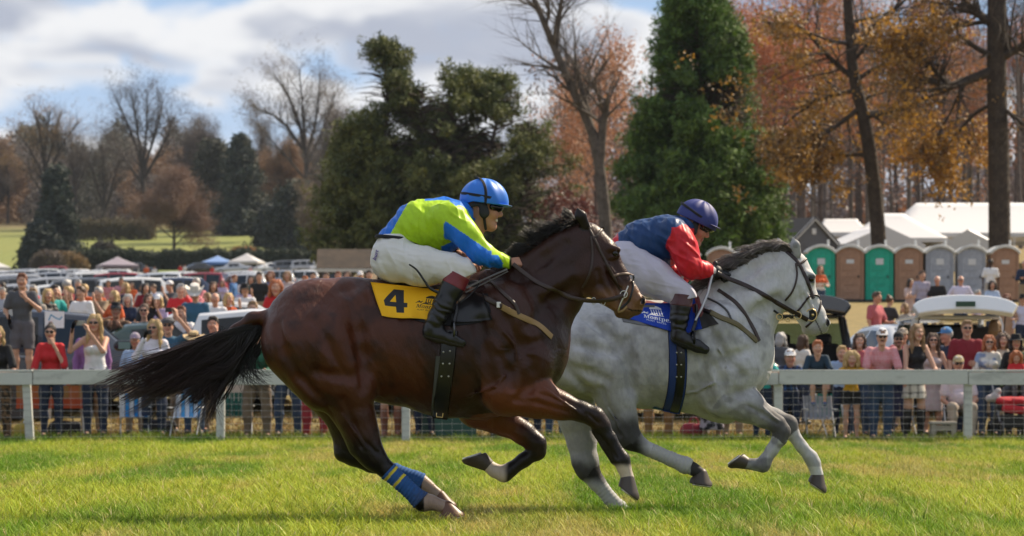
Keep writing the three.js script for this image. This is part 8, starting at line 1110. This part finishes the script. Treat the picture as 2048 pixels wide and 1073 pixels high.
  bs([[1572, 505], [1580, 511], [1595, 527], [1606, 548], [1616, 572], [1626, 598]], 7.5, DL, 'cheekpiece'); bs([[1592, 532], [1599, 529], [1606, 524], [1612, 519]], 5, LEATHER, 'browband');
  bs([[1590, 528], [1592, 550], [1588, 570], [1580, 588], [1569, 602]], 4, LEATHER, 'throat_lash'); bs([[1620, 590], [1612, 600], [1602, 613], [1593, 624]], 4.2, DL, 'noseband');
  bs([[1618, 594], [1630, 591], [1638, 594]], 4, DL, 'noseband'); bs([[1638, 594], [1641, 605], [1637, 622], [1628, 638], [1611, 655]], 4.4, DL, 'noseband');
  { const x = 1623, y = 631, z = (S.z(x, y) ?? 16) + 3, d = new THREE.CylinderGeometry(10, 10, 2, 24); d.rotateX(Math.PI / 2); d.translate(x, -y, z); part('bit_guard', w(d), mat([0.01, 0.01, 0.01], 0.7), br); const c = [], T = new Tubes(); for (let i = 0; i <= 22; i++) c.push([x - 2 + 11 * Math.cos(i / 11 * Math.PI), -y + 12 * Math.sin(i / 11 * Math.PI), z + 2]); T.tube(c, c.map(() => 1.2), 6); const b = new THREE.SphereGeometry(3.2, 12, 8); b.translate(x + 1, -y, z + 2); part('bit', w([T.geo(), b]), BRASS, br); }
  const rz = (x, y, lo) => Math.max(S.z(x, y) ?? lo, lo) + 3;
  part('rein', w(strap([[1432, 548, 58], [1452, 558, rz(1452, 566, 48)], [1499, 577, rz(1499, 577, 44)], [1544, 603, rz(1544, 603, 38)], [1570, 618, 36], [1592, 630, 30], [1614, 641, 24]], 9.5, 1.8, S)), DL, br);
  part('rein', w(strap([[1428, 548, 56], [1416, 566, 58], [1412, 580, 54]], 6, 1.4, S)), DL, br, 'hanging loop of the reins'); part('rein', w(strap([[1404, 548, -30], [1382, 560, -26], [1374, 580, 0], [1378, 592, 20]], 6, 1.4, S)), DL, br, 'hanging loop of the reins');
  for (const [x, y, r] of [[1557, 635, 6], [1574, 641, 4], [1593, 632, 7.5]]) { const c = [], T = new Tubes(), z = 30; for (let i = 0; i <= 16; i++) c.push([x + r * Math.cos(i / 8 * Math.PI), -y + r * Math.sin(i / 8 * Math.PI), z]); T.tube(c, c.map(() => 1.1), 6); part('ring', w(T.geo()), BRASS, br); }
  part('martingale_strap', w(strap([[1546, 622, 26], [1562, 632, 28], [1580, 634, 30], [1594, 632, 30]], 4, 1.4, S)), BLACKLEATHER, br);
}
// ---------------------------------------------------------------- riders
const SILK = (c, key) => new THREE.MeshPhysicalMaterial({ ...(c ? { color: lin(c) } : { vertexColors: true }), roughness: 0.42, side: THREE.DoubleSide, sheen: 0.3, sheenRoughness: 0.4, sheenColor: lin([0.4, 0.4, 0.4]), specularIntensity: 0.5 });
const wrinkle = (a, b, f, amp) => (x, y, z) => { const u = x * a - y * b, v = x * b + y * a; const n = fbm(u * f * 0.22 + 7 + 0.6 * Math.sin(v * f * 0.7), v * f * 0.8, z * f * 0.4, 2); return amp * 0.6 * clamp(Math.abs(n - 0.5) * 6 - 0.8, -0.8, 1.2); };
function boot(fr, gx, pts, foot, z, cuffAt, cuffCol, cell = 1.7) { // shaft points from knee to ankle, then the foot
  const shaft = chain(pts.map((p) => q(p[0], p[1], p[3] ?? z, p[2])), { k: 8 });
  const ft = chain(foot.map((p) => q(p[0], p[1], z + (p[3] ?? 0), p[2])), { k: 7 });
  const K = q(pts[0][0], pts[0][1], 0), A = q(pts[pts.length - 1][0], pts[pts.length - 1][1], 0), l = Math.hypot(A[0] - K[0], A[1] - K[1]), dx = (A[0] - K[0]) / l, dy = (A[1] - K[1]) / l;
  const along = (x, y) => (x - K[0]) * dx + (y - K[1]) * dy;
  const wr = (x, y, zz) => { const t = along(x, y); return 1.0 * Math.sin(t * 0.42 + 2.2 * vn(x * 0.06, y * 0.06, zz * 0.06) * 3) * sstep(l * 0.45, l * 0.62, t) * (1 - sstep(l * 0.95, l * 1.08, t)) * 0.9; };
  return { main: toWorld(skin([shaft, ft], cell, { k: 9, disp: wr, dispMax: 2, clip: (x, y) => cuffAt - along(x, y) }), fr, gx), cuff: toWorld(skin(chain(pts.slice(0, 3).map((p) => q(p[0], p[1], p[3] ?? z, p[2] + 0.9)), { k: 8 }), cell, { k: 9, clip: (x, y) => Math.max(-along(x, y) - 2, along(x, y) - cuffAt - 1.5) }), fr, gx), sole: toWorld(skin(chain(foot.map((p) => q(p[0], p[1], z + (p[3] ?? 0), p[2] + 0.9)), { k: 7 }), cell, { k: 7, clip: (x, y) => { const a = foot[0], b = foot[foot.length - 1], t = (x - a[0]) / (b[0] - a[0] || 1), yl = -lerp(a[1] + a[2] * 0.62, b[1] + b[2] * 0.62, t); return y - yl; } }), fr, gx) };
}
function stirrup(T, x, y, z, r) { const c = []; for (let i = 0; i <= 20; i++) { const a = i / 20 * 2 * Math.PI; c.push([x + 3 * Math.cos(a), -y + r * Math.sin(a) * 0.95 + (Math.sin(a) < 0 ? 3 : 0), z + r * 0.9 * Math.cos(a)]); } T.tube(c, c.map(() => 2.3), 7); }
const faceSkin = [0.46, 0.235, 0.155];
{ // rider in lime and blue
  const { fr, gx } = bay, s = fr.s, P = [gx, 0, -fr.D], pt = (x, y, z) => [fr.X(x) - gx, fr.Y(y), z * s], w = (g) => toWorld(g, fr, gx);
  const rider = thing('person', 'rider in lime green and blue silks and blue helmet crouching on the dark bay horse', 'person', P);
  const HM = headMatrix(pt(966, 417, 0), Math.PI / 2, 0.12, 0, 1.06);
  const skinBody = [...[1, -1].map((d) => [chain([q(790, 526, 36 * d, 38), q(860, 535, 66 * d, 30), q(922, 546, 88 * d, 19), q(900, 600, 104 * d, 15), q(872, 654, 112 * d, 10)]), chain([q(862, 667, 112 * d, 9), q(906, 679, 115 * d, 5)])]), chain([q(794, 494, 0, 28), q(838, 454, 0, 40), q(890, 444, 0, 38), q(940, 428, 0, 17), q(956, 420, 0, 16)]),
    chain([q(908, 442, 56, 23), q(960, 510, 84, 15), q(1014, 526, 34, 9.5)]), chain([q(900, 445, -56, 23), q(882, 492, -74, 15), q(918, 508, -40, 10.5), q(930, 514, -22, 9.5)])];
  const SKc = (x, y, z) => faceSkin;
  const bodyG = w(skin(skinBody, 3, { k: 14, color: SKc }));
  const hg = headGeo({ skin: faceSkin, hairCol: [0.03, 0.018, 0.012], teeth: true }, 0.0032); hg.applyMatrix4(HM);
  const h1 = paint(orient(handGeo(1.25, 0.0032, 0.8), pt(1012, 526, 34), [0.95, 0.05, -0.25], [-0.15, -0.75, -0.6], 0.95), faceSkin), h2 = paint(orient(handGeo(1.0, 0.0032, 0.6), pt(929, 513, -22), [0.85, -0.5, 0.3], [0, -0.7, -0.5], 0.95), faceSkin);
  part('body', mg([bodyG, hg, h1, h2]), SKIN, rider);
  // silks: lime with blue shoulders and sleeve panels
  const LIME = [0.40, 0.62, 0.02], BLU = [0.012, 0.15, 0.60], torso = [chain([q(794, 488, 0, 40), q(838, 452, 0, 47.5), q(884, 451, 0, 52), q(906, 446, 0, 44)], { sc: [1, 1, 1.12], k: 16 }), chain([q(896, 440, 52, 34), q(920, 430, 30, 26)]), chain([q(896, 440, -52, 34), q(920, 430, -30, 26)]), chain([q(925, 430, 0, 27), q(944, 424, 0, 20)])];
  const sleeveN = [chain([q(908, 446, 58, 31), q(934, 476, 74, 26), q(962, 510, 86, 21), q(974, 517, 84, 19), q(1000, 524, 56, 14.5), q(1022, 527, 34, 11)], { k: 10 })], sleeveF = [chain([q(900, 448, -58, 29), q(882, 494, -76, 20), q(908, 506, -50, 14), q(924, 512, -34, 12.5)], { k: 10 })];
  const col = (x, Y, z, tag) => {
    const y = -Y; let c = LIME;
    if (tag === 5 || tag === 6) { const d = (x - 886) * 0.50 - (y - 448) * 0.86 + 8; if (z > 0) { const lowEdge = y - lerp(452, 519, clamp((x - 890) / 60)), mid = lerp(444, 506, clamp((x - 888) / 90)); if (x < 1006 && y > mid && x > 889 + 0) c = BLU; if (x > 1003 + (y - 525) * 0.6) c = LIME; if (x > 984 && x < 1006 && y < 514) c = LIME; if (x > 1019) c = [0.03, 0.05, 0.02]; } else { c = x > 916 ? LIME : BLU; if (x > 913 && x < 918) c = [0.02, 0.02, 0.02]; } }
    else { if (y < 402 + Math.abs(x - 880) * 0.04 && x > 850 && x < 912) c = BLU; if (x > 900 && y < lerp(398, 436, (x - 900) / 46) + 8) c = BLU; if (x < 800 - (y - 430) * 0.55 + 4) c = BLU; if (y > 478 + (905 - x) * 0.42 + 8 && x > 884) c = BLU; if (x > 926 && y > 410) c = BLU; if (z < -20 && x > 870 && y > 470) c = BLU; }
    const n = 0.93 + 0.14 * vn(x * 0.2, y * 0.2, z * 0.2); return [c[0] * n, c[1] * n, c[2] * n];
  };
  const tg = (l, t) => l.flat(9).map((p) => ({ ...p, tag: t }));
  const folds = (x, y, z) => { const a = wrinkle(0.8, 0.6, 0.06, 3.4)(x, y, z), b = wrinkle(0.2, 1, 0.10, 1.8)(x + 50, y, z); return a + b; };
  part('jersey', w(skin([tg(torso, 4), tg(sleeveN, 5), tg(sleeveF, 6)], 2.1, { k: 11, color: col, disp: folds, dispMax: 5, clip: (x, y) => Math.max(-y - 471 - clamp((x - 762) * 0.08, 0, 4) - (x > 800 ? (x - 800) * 0.42 : 0), -y < 438 ? x - 947 : -50, (x - 1023)) })), SILK(), rider);
  const br = [chain([q(784, 519, -34, 41), q(784, 519, 34, 41)]), chain([q(792, 496, -20, 36), q(792, 496, 20, 36)]), ...[1, -1].map((d) => chain([q(790, 524, 34 * d, 43), q(846, 535, 62 * d, 37), q(902, 540, 84 * d, 28), q(926, 546, 90 * d, 24), q(918, 562, 94 * d, 22)], { k: 12 }))];
  part('breeches', w(skin(br, 2.1, { k: 16, disp: (x, y, z) => wrinkle(0.35, 0.94, 0.06, 3.2)(x, y, z) + wrinkle(0.9, 0.3, 0.11, 1.3)(x, y + 90, z), dispMax: 5, clip: (x, y) => { const Y = -y; return Math.max(-(Y - 470), 0.45 * (x - 892) + 0.89 * (Y - 566) - 12); } })), mat([0.66, 0.64, 0.60], 0.62), rider);
  part('waistband', w(skin([chain([q(784, 484, -26, 35), q(784, 484, 26, 35)])], 2.4, { k: 8, clip: (x, y) => Math.max(-y - 478 - (x - 760) * 0.1, -(-y - 471 - (x - 760) * 0.1)) })), mat([0.01, 0.01, 0.012], 0.8), rider);
  const letter = canvasTex(256, 128, (g) => { g.clearRect(0, 0, 256, 128); g.fillStyle = '#4b2a86'; g.font = 'bold italic 96px serif'; g.textAlign = 'center'; g.fillText('burt', 128, 92); });
  for (const d of [1, -1]) {
    const bt = boot(fr, gx, [[918, 554, 24, 96 * d], [905, 582, 22, 102 * d], [890, 612, 20.5, 107 * d], [876, 640, 17, 111 * d], [866, 656, 16, 112 * d]], [[861, 667, 14], [880, 672, 14, 2 * d], [905, 680, 11.5, 4 * d], [926, 688, 8, 5 * d]], 112 * d, 22, 0);
    const b = part('boot', bt.main, BLACKLEATHER, rider, d > 0 ? 'black leather riding boot with oxblood cuff' : undefined); part('cuff', bt.cuff, mat([0.16, 0.012, 0.016], 0.4), b); part('sole', bt.sole, mat([0.03, 0.025, 0.02], 0.6), b);
    const T = new Tubes(); stirrup(T, 908, 664, 116 * d, 19); const st = thing('stirrup', d > 0 ? 'steel stirrup iron under the near boot of the lime rider' : 'steel stirrup iron on the far flank of the dark bay horse', 'stirrup', P); part('iron', w(T.geo()), mat([0.12, 0.12, 0.12], 0.35, { metalness: 1 }), st); part('leather', w(strap([[912, 600, 92 * d], [914, 622, 104 * d], [909, 648, 114 * d]], 7, 2, null)), BLACKLEATHER, st);
  }
  // helmet with silk cover, peak, band and strap; headphones-like harness; goggles
  const hm = (g) => { g.applyMatrix4(HM); return g; };
  const HB = new THREE.MeshPhysicalMaterial({ color: lin([0.012, 0.16, 0.62]), roughness: 0.45, side: THREE.DoubleSide, sheen: 0.3, sheenColor: lin([0.3, 0.4, 0.5]) });
  const dome = skin([ball([0, 0.045, -0.006], 0.128, { sc: [0.87, 0.98, 1.03] }), ball([0, 0.04, 0.02], 0.118, { sc: [0.86, 0.95, 1.02] })], 0.004, { k: 0.03, disp: (x, y, z) => 0.0016 * Math.sin(Math.atan2(x, z) * 9 + y * 20), clip: (x, y, z) => 0.026 - y - z * 0.03 + (z < -0.06 ? (z + 0.06) * 0.4 : 0) });
  const hel = part('helmet', hm(dome), HB, rider);
  part('peak', hm(skin([cap([-0.045, 0.03, 0.108], [0.045, 0.03, 0.108], 0.05, 0.05, { sc: [1.15, 0.09, 1.15] })], 0.0035, { k: 0.01, clip: (x, y, z) => 0.085 - z })), HB, hel);
  const ringAt = (y0, r, tilt, off) => { const c = []; for (let i = 0; i <= 48; i++) { const a = i / 48 * 2 * Math.PI; c.push([Math.sin(a) * 0.1115 * r, y0 + Math.cos(a) * tilt, Math.cos(a) * 0.132 * r - 0.002 + off]); } return c; };
  { const T = new Tubes(); const c = ringAt(0.062, 1.01, -0.008, 0); for (const dy of [-0.006, -0.003, 0, 0.003, 0.006]) T.tube(c.map((p) => [p[0], p[1] + dy, p[2]]), c.map(() => 0.0022), 5); part('band', hm(T.geo()), BLACKNYLON, hel); }
  { const T = new Tubes(), c = []; for (let i = 0; i <= 30; i++) { const a = (i / 30 - 0.5) * Math.PI * 1.12; c.push([Math.sin(a) * 0.1135, 0.045 + Math.cos(a) * 0.127, -0.06 + Math.abs(Math.sin(a)) * 0.07]); } for (const dz of [-0.006, -0.002, 0.002, 0.006]) T.tube(c.map((p) => [p[0], p[1] + 0.001, p[2] + dz]), c.map(() => 0.0026), 5); part('goggle_strap', hm(T.geo()), BLACKNYLON, hel); }
  part('goggles', hm(skin([cap([-0.034, 0.012, 0.088], [-0.072, 0.012, 0.055], 0.026, 0.02), cap([0.034, 0.012, 0.088], [0.072, 0.012, 0.055], 0.026, 0.02), cap([-0.03, 0.014, 0.094], [0.03, 0.014, 0.094], 0.018)], 0.003, { k: 0.008 })), mat([0.008, 0.008, 0.01], 0.12), rider);
  for (const d of [1, -1]) part('ear_guard', hm(skin([[cap([0.084 * d, 0.012, 0.0], [0.088 * d, -0.03, 0.012], 0.024, 0.03, { sc: [0.45, 1, 1] }), cap([0.083 * d, 0.02, -0.03], [0.083 * d, 0.0, -0.075], 0.013, 0.012, { sc: [0.5, 1, 1] }), cap([0.08 * d, -0.05, 0.012], [0.05 * d, -0.118, 0.03], 0.009, 0.008, { sc: [0.6, 1, 1] })]], 0.003, { k: 0.01 })), BLACKNYLON, rider);
  { const z = surface(br.flat(9), 16), g = sheet((u, v) => { const x = lerp(748, 760, v) + (u - 0.5) * 7, y = lerp(524, 500, u) + v * 4; return [x, y, (z.z(x, y) ?? 30) + 2.2]; }, 12, 6, 0.3); part('lettering', w(g), new THREE.MeshStandardMaterial({ map: letter, transparent: true, alphaTest: 0.4, roughness: 0.7, side: THREE.DoubleSide }), rider, 'purple script lettering on the seat of the breeches'); }
  // cuff band on the far wrist and glove-less hands; whip
  const wp = new Tubes(); const c = new THREE.CatmullRomCurve3([[822, 534, 124], [836, 544, 126], [852, 566, 128], [862, 580, 128], [880, 590, 126]].map((p) => V(p[0], -p[1], p[2]))).getPoints(20).map((p) => p.toArray()); wp.tube(c, c.map((_, i) => 1.6 + 1.6 * i / 20), 7);
  single('whip', w(wp.geo()), BLACKLEATHER, 'thin black riding whip lying across the white breeches', 'whip', P);
}
{ // rider in navy and red
  const { fr, gx } = grey, s = fr.s, P = [gx, 0, -fr.D], pt = (x, y, z) => [fr.X(x) - gx, fr.Y(y), z * s], w = (g) => toWorld(g, fr, gx);
  const rider = thing('person', 'rider in navy and red silks and navy helmet bending over the dapple grey horse', 'person', P);
  const HM = headMatrix(pt(1388, 452, 0), Math.PI / 2 - 0.12, 0.42, 0, 1.02), fs = [0.44, 0.215, 0.15];
  const skinBody = [...[1, -1].map((d) => [chain([q(1256, 524, 32 * d, 30), q(1310, 556, 60 * d, 28), q(1362, 594, 84 * d, 17), q(1354, 635, 94 * d, 14), q(1352, 668, 98 * d, 9)]), chain([q(1351, 677, 99 * d, 8), q(1388, 692, 102 * d, 5)])]), chain([q(1256, 504, 0, 24), q(1292, 490, 0, 36), q(1342, 478, 0, 34), q(1372, 466, 0, 17), q(1382, 458, 0, 16)]), chain([q(1352, 480, 52, 22), q(1376, 536, 66, 14), q(1428, 545, 44, 9)]), chain([q(1344, 482, -52, 22), q(1330, 540, -64, 14), q(1372, 550, -50, 9), q(1404, 546, -34, 9)])];
  const hg = headGeo({ skin: fs, hairCol: [0.03, 0.018, 0.012], open: 0.7 }, 0.0034); hg.applyMatrix4(HM);
  part('body', mg([w(skin(skinBody, 3, { k: 13, color: () => fs })), hg]), SKIN, rider);
  const NAVY = [0.012, 0.045, 0.14], RED = [0.56, 0.016, 0.025];
  const tg = (l, t) => l.flat(9).map((p) => ({ ...p, tag: t }));
  const torso = [chain([q(1244, 498, 0, 27), q(1286, 488, 0, 45), q(1328, 481, 0, 48), q(1348, 474, 0, 40)], { sc: [1, 1, 1.14], k: 14 }), chain([q(1344, 468, 48, 30), q(1362, 462, 26, 24)]), chain([q(1344, 468, -48, 30), q(1362, 462, -26, 24)]), chain([q(1360, 466, 0, 25), q(1376, 460, 0, 19)])];
  const sl = [tg(chain([q(1358, 480, 56, 29), q(1366, 506, 64, 26), q(1374, 530, 70, 22), q(1380, 540, 70, 19), q(1404, 543, 60, 15), q(1428, 545, 46, 10)], { k: 9 }), 5), tg(chain([q(1344, 484, -56, 27), q(1326, 536, -66, 18), q(1350, 548, -58, 14), q(1372, 552, -50, 11), q(1392, 549, -42, 10)], { k: 9 }), 6)];
  const col = (x, Y, z, tag) => { const y = -Y; let c = NAVY; if (tag >= 5) c = RED; if (tag === 4 && z > 10 && x > 1336 + Math.abs(y - 490) * 0.12 && y > 458) c = RED; if (tag === 4 && x < 1236) c = RED; if ((tag === 5 && x > 1424) || (tag === 6 && x > 1366 && x < 1370)) c = [0.6, 0.55, 0.55]; const n = 0.9 + 0.2 * vn(x * 0.2, y * 0.2, z * 0.2); return [c[0] * n, c[1] * n, c[2] * n]; };
  part('jersey', w(skin([tg(torso, 4), sl], 2.1, { k: 10, color: col, disp: (x, y, z) => wrinkle(0.75, 0.66, 0.06, 3.6)(x, y, z) + wrinkle(0.1, 1, 0.1, 1.8)(x + 50, y, z), dispMax: 5, clip: (x, y) => { const Y = -y; return Math.max(0.42 * (Y - 484) - 0.9 * (x - 1226) - 0, Y - 494 - (x - 1233) * 0.55 - (x > 1305 ? -(x - 1305) * 0.85 : 0) - (x > 1330 ? 30 : 0) > 0 && x < 1330 && Math.abs(0) === 0 ? (Y - 494 - (x - 1233) * 0.55) * 0.8 : -50, x - 1430); } })), SILK(), rider);
  const br = [chain([q(1248, 516, -30, 33), q(1248, 516, 30, 33)]), ...[1, -1].map((d) => chain([q(1254, 522, 32 * d, 36), q(1306, 557, 60 * d, 34), q(1350, 587, 80 * d, 26), q(1366, 597, 86 * d, 22), q(1362, 606, 88 * d, 21)], { k: 10 }))];
  part('breeches', w(skin(br, 2.1, { k: 14, disp: (x, y, z) => wrinkle(0.55, 0.83, 0.06, 3.2)(x, y, z) + wrinkle(0.95, 0.2, 0.1, 1.2)(x, y + 90, z), dispMax: 5, clip: (x, y) => { const Y = -y; return Math.max(0.2 * (x - 1340) + 0.98 * (Y - 606) - 2, -(Y - 484) - (x - 1233) * 0.0); } })), mat([0.50, 0.47, 0.54], 0.62), rider);
  for (const d of [1, -1]) {
    const bt = boot(fr, gx, [[1360, 594, 22, 90 * d], [1357, 616, 19, 94 * d], [1354, 638, 17.5, 96 * d], [1353, 662, 15, 98 * d]], [[1350, 676, 13.5], [1368, 684, 13.5, 2 * d], [1390, 694, 11, 4 * d], [1405, 701, 8.5, 6 * d]], 99 * d, 20, 0);
    const b = part('boot', bt.main, BLACKLEATHER, rider, d > 0 ? 'black leather riding boot with dark brown cuff' : undefined); part('cuff', bt.cuff, mat([0.07, 0.018, 0.018], 0.35), b); part('sole', bt.sole, mat([0.012, 0.012, 0.012], 0.6), b);
    const T = new Tubes(); stirrup(T, 1380, 682, 102 * d, 17); const st = thing('stirrup', d > 0 ? 'black stirrup iron around the near boot of the navy and red rider' : 'stirrup iron on the far flank of the dapple grey horse', 'stirrup', P); part('iron', w(T.geo()), mat([0.03, 0.03, 0.03], 0.35, { metalness: 1 }), st); part('leather', w(strap([[1388, 612, 80 * d], [1388, 640, 96 * d], [1380, 664, 102 * d]], 7, 2, null)), BLACKLEATHER, st);
  }
  const GL = mat([0.012, 0.012, 0.014], 0.6);
  part('glove', mg([orient(handGeo(1.35, 0.0034, 0.9), pt(1428, 545, 44), [0.75, -0.1, -0.3], [0.1, -0.9, -0.35], 1.02), w(skin(chain([q(1420, 545, 46, 12), q(1430, 545, 44, 12.5)]), 1.6, { k: 4 }))]), GL, rider);
  part('glove', orient(handGeo(1.35, 0.0034, 0.9), pt(1404, 546, -34), [0.8, -0.1, 0.2], [0, -0.9, 0.3], 1.02, true), GL, rider);
  const hm = (g) => { g.applyMatrix4(HM); return g; };
  const HN = mat([0.022, 0.032, 0.17], 0.6), domeP = [ball([0, 0.045, -0.006], 0.128, { sc: [0.87, 0.98, 1.03] }), ball([0, 0.04, 0.02], 0.118, { sc: [0.86, 0.95, 1.02] })];
  const hel = part('helmet', hm(skin(domeP, 0.004, { k: 0.03, disp: (x, y, z) => 0.0025 * Math.sin(Math.atan2(x, z) * 8 + y * 20), clip: (x, y, z) => 0.026 - y - z * 0.03 })), HN, rider);
  part('peak', hm(skin([cap([-0.04, 0.05, 0.118], [0.04, 0.05, 0.118], 0.045, 0.045, { sc: [1.15, 0.1, 1.2] })], 0.0035, { k: 0.01, clip: (x, y, z) => 0.1 - z })), HN, hel);
  { const T = new Tubes(), c = []; for (let i = 0; i <= 48; i++) { const a = i / 48 * 2 * Math.PI; c.push([Math.sin(a) * 0.113, 0.075 - Math.cos(a) * 0.028, Math.cos(a) * 0.134 - 0.002]); } for (const dy of [-0.006, -0.003, 0, 0.003, 0.006]) T.tube(c.map((p) => [p[0], p[1] + dy, p[2]]), c.map(() => 0.0022), 5); part('goggle_strap', hm(T.geo()), BLACKNYLON, hel); }
  part('goggles', hm(skin([cap([-0.036, 0.03, 0.1], [-0.075, 0.03, 0.062], 0.03, 0.024), cap([0.036, 0.03, 0.1], [0.075, 0.03, 0.062], 0.03, 0.024), cap([-0.03, 0.034, 0.108], [0.03, 0.034, 0.108], 0.026)], 0.003, { k: 0.01 })), mat([0.01, 0.012, 0.01], 0.1), rider, 'dark goggles pushed up on the helmet front');
  part('sunglasses', hm(skin([cap([-0.034, 0.006, 0.086], [-0.07, 0.006, 0.056], 0.018, 0.012), cap([0.034, 0.006, 0.086], [0.07, 0.006, 0.056], 0.018, 0.012), cap([-0.03, 0.008, 0.092], [0.03, 0.008, 0.092], 0.01)], 0.003, { k: 0.008 })), mat([0.008, 0.008, 0.01], 0.12), rider);
  for (const d of [1, -1]) part('ear_guard', hm(skin([[cap([0.084 * d, 0.012, 0.012], [0.086 * d, -0.035, 0.018], 0.022, 0.026, { sc: [0.45, 1, 1] }), cap([0.08 * d, -0.05, 0.012], [0.05 * d, -0.112, 0.03], 0.009, 0.008, { sc: [0.6, 1, 1] })]], 0.003, { k: 0.01 })), BLACKNYLON, rider);
  const wp = thing('whip', 'silver shafted riding whip held upright by the rider on the grey horse', 'whip', P);
  part('shaft', w((() => { const T = new Tubes(); T.tube([[1421, -552, 60], [1411, -590, 76], [1398, -620, 92], [1385, -644, 104]], [3, 3, 2.8, 2.4], 8); return T.geo(); })()), mat([0.42, 0.42, 0.42], 0.3, { metalness: 0.6 }), wp);
  part('handle', w(skin([cap(q(1428, 531, 50), q(1421, 554, 59), 4, 4), ball(q(1428, 529, 50).slice(0, 3), 5)], 1, { k: 2 })), mat([0.02, 0.02, 0.02], 0.5), wp);
}
// ---------------------------------------------------------------- grass: tufts of bent blades over the course
{
  const tuft = (seed, n, h, w) => { const r = rng(seed), pos = [], idx = [], col = []; for (let i = 0; i < n; i++) { const a = r() * 6.283, d = r() * 0.035, L = h * (0.4 + 0.7 * r() + (r() < 0.06 ? 0.7 : 0)), bend = L * (0.15 + 0.75 * r()), ba = a + (r() - 0.5) * 2, x = Math.cos(a) * d, z = Math.sin(a) * d, ww = w * (0.6 + 0.7 * r()), wx = -Math.sin(ba) * ww, wz = Math.cos(ba) * ww, k = pos.length / 3, dry = r() < 0.2, g = 0.55 + 0.9 * r(); const S = 3; for (let j = 0; j <= S; j++) { const t = j / S, f = 1 - t * 0.92; const px = x + Math.cos(ba) * bend * t * t, pz = z + Math.sin(ba) * bend * t * t, py = L * t * (1 - 0.22 * t); pos.push(px - wx * f, py, pz - wz * f, px + wx * f, py, pz + wz * f); const c = dry ? [1.9 * g, 1.45 * g, 1.5 * g] : [lerp(0.7, 1.1, t) * g, lerp(0.75, 1.08, t) * g, 0.9 * g]; col.push(...c, ...c); } for (let j = 0; j < S; j++) { const b = k + j * 2; idx.push(b, b + 1, b + 2, b + 1, b + 3, b + 2); } } return rawGeo(pos, idx, col); };
  const M = mat([1, 1, 1], 0.7, { specularIntensity: 0.25, vertexColors: true, transmission: 0.38, key: 'grass' }), r = rng(2024), lists = [[], [], []];
  const add = (x, D, s, c) => lists[Math.floor(r() * 3)].push([x, land(x, D) - 0.004, -D, s, c]);
  for (let D = 16.8; D < 51.6;) { // rows; thinner with distance
    const step = 0.031 + (D - 16) * 0.0012, hw = D * 0.172 + 0.35; for (let x = -hw; x < hw; x += step) { const X = x + (r() - 0.5) * step * 1.6, Z = D + (r() - 0.5) * step * 1.6, n = fbm(X * 1.5, Z * 0.16, 2.2, 4), m = fbm(X * 0.5, Z * 0.06, 6.1, 3), p = vn(X * 5.1, Z * 0.7, 4.4); let c = mix3([0.15, 0.285, 0.014], [0.36, 0.43, 0.04], sstep(0.34, 0.64, n)); c = mix3(c, [0.52, 0.42, 0.14], sstep(0.56, 0.74, m * 0.6 + p * 0.42) * 0.65); if (r() < 0.05) c = [0.62, 0.54, 0.26]; const nearFence = sstep(49.2, 50.3, D); c = mix3(c, [0.06, 0.13, 0.014], nearFence * 0.7); let s = 0.35 + 0.55 * n + 0.55 * r() * r() + (r() < 0.03 ? 0.5 : 0) + nearFence * (0.5 + 0.9 * vn(X * 2.5, 3, 4)); s *= lerp(1, 0.75, sstep(0.55, 0.75, m)); add(X, Z, s, c); } D += step * 1.25;
  }
  const T = [tuft(1, 8, 0.085, 0.0034), tuft(2, 7, 0.075, 0.0040), tuft(3, 6, 0.10, 0.0030)];
  const Q = new THREE.Quaternion(), Mx = new THREE.Matrix4(), col = new THREE.Color(), group = new THREE.Group(); lists.forEach((L, i) => { const m = new THREE.InstancedMesh(T[i], M, L.length); L.forEach((p, j) => { Q.setFromEuler(new THREE.Euler((r() - 0.5) * 0.3, r() * 6.283, (r() - 0.5) * 0.3)); Mx.compose(V(p[0], p[1], p[2]), Q, V(p[3] * 1.15, p[3], p[3] * 1.15)); m.setMatrixAt(j, Mx); m.setColorAt(j, col.setRGB(...p[4])); }); m.name = i ? `grass_00${i}` : 'grass'; m.userData.kind = 'stuff'; m.userData.label = 'green and straw coloured turf of the racecourse'; shade(m); scene.add(m); if (globalThis.LOG) console.log('grass', L.length); });
  // dry tufts on the slope behind the rail
  const L = [], dry = tuft(9, 9, 0.07, 0.004); for (let i = 0; i < 26000; i++) { const D = 51.4 + 30 * Math.pow(r(), 1.5), x = (r() * 2 - 1) * D * 0.17; L.push([x, land(x, D) - 0.004, -D, 0.6 + 0.8 * r(), mix3([0.24, 0.17, 0.06], [0.15, 0.13, 0.035], r())]); }
  const m = new THREE.InstancedMesh(dry, M, L.length); L.forEach((p, j) => { Q.setFromEuler(new THREE.Euler((r() - 0.5) * 0.5, r() * 6.283, (r() - 0.5) * 0.5)); Mx.compose(V(p[0], p[1], p[2]), Q, V(p[3] * 1.3, p[3], p[3] * 1.3)); m.setMatrixAt(j, Mx); m.setColorAt(j, col.setRGB(...p[4])); }); m.name = 'dry_grass'; m.userData.kind = 'stuff'; m.userData.label = 'dry straw coloured grass behind the rail'; shade(m); scene.add(m);
}
renderer.render(scene, camera);
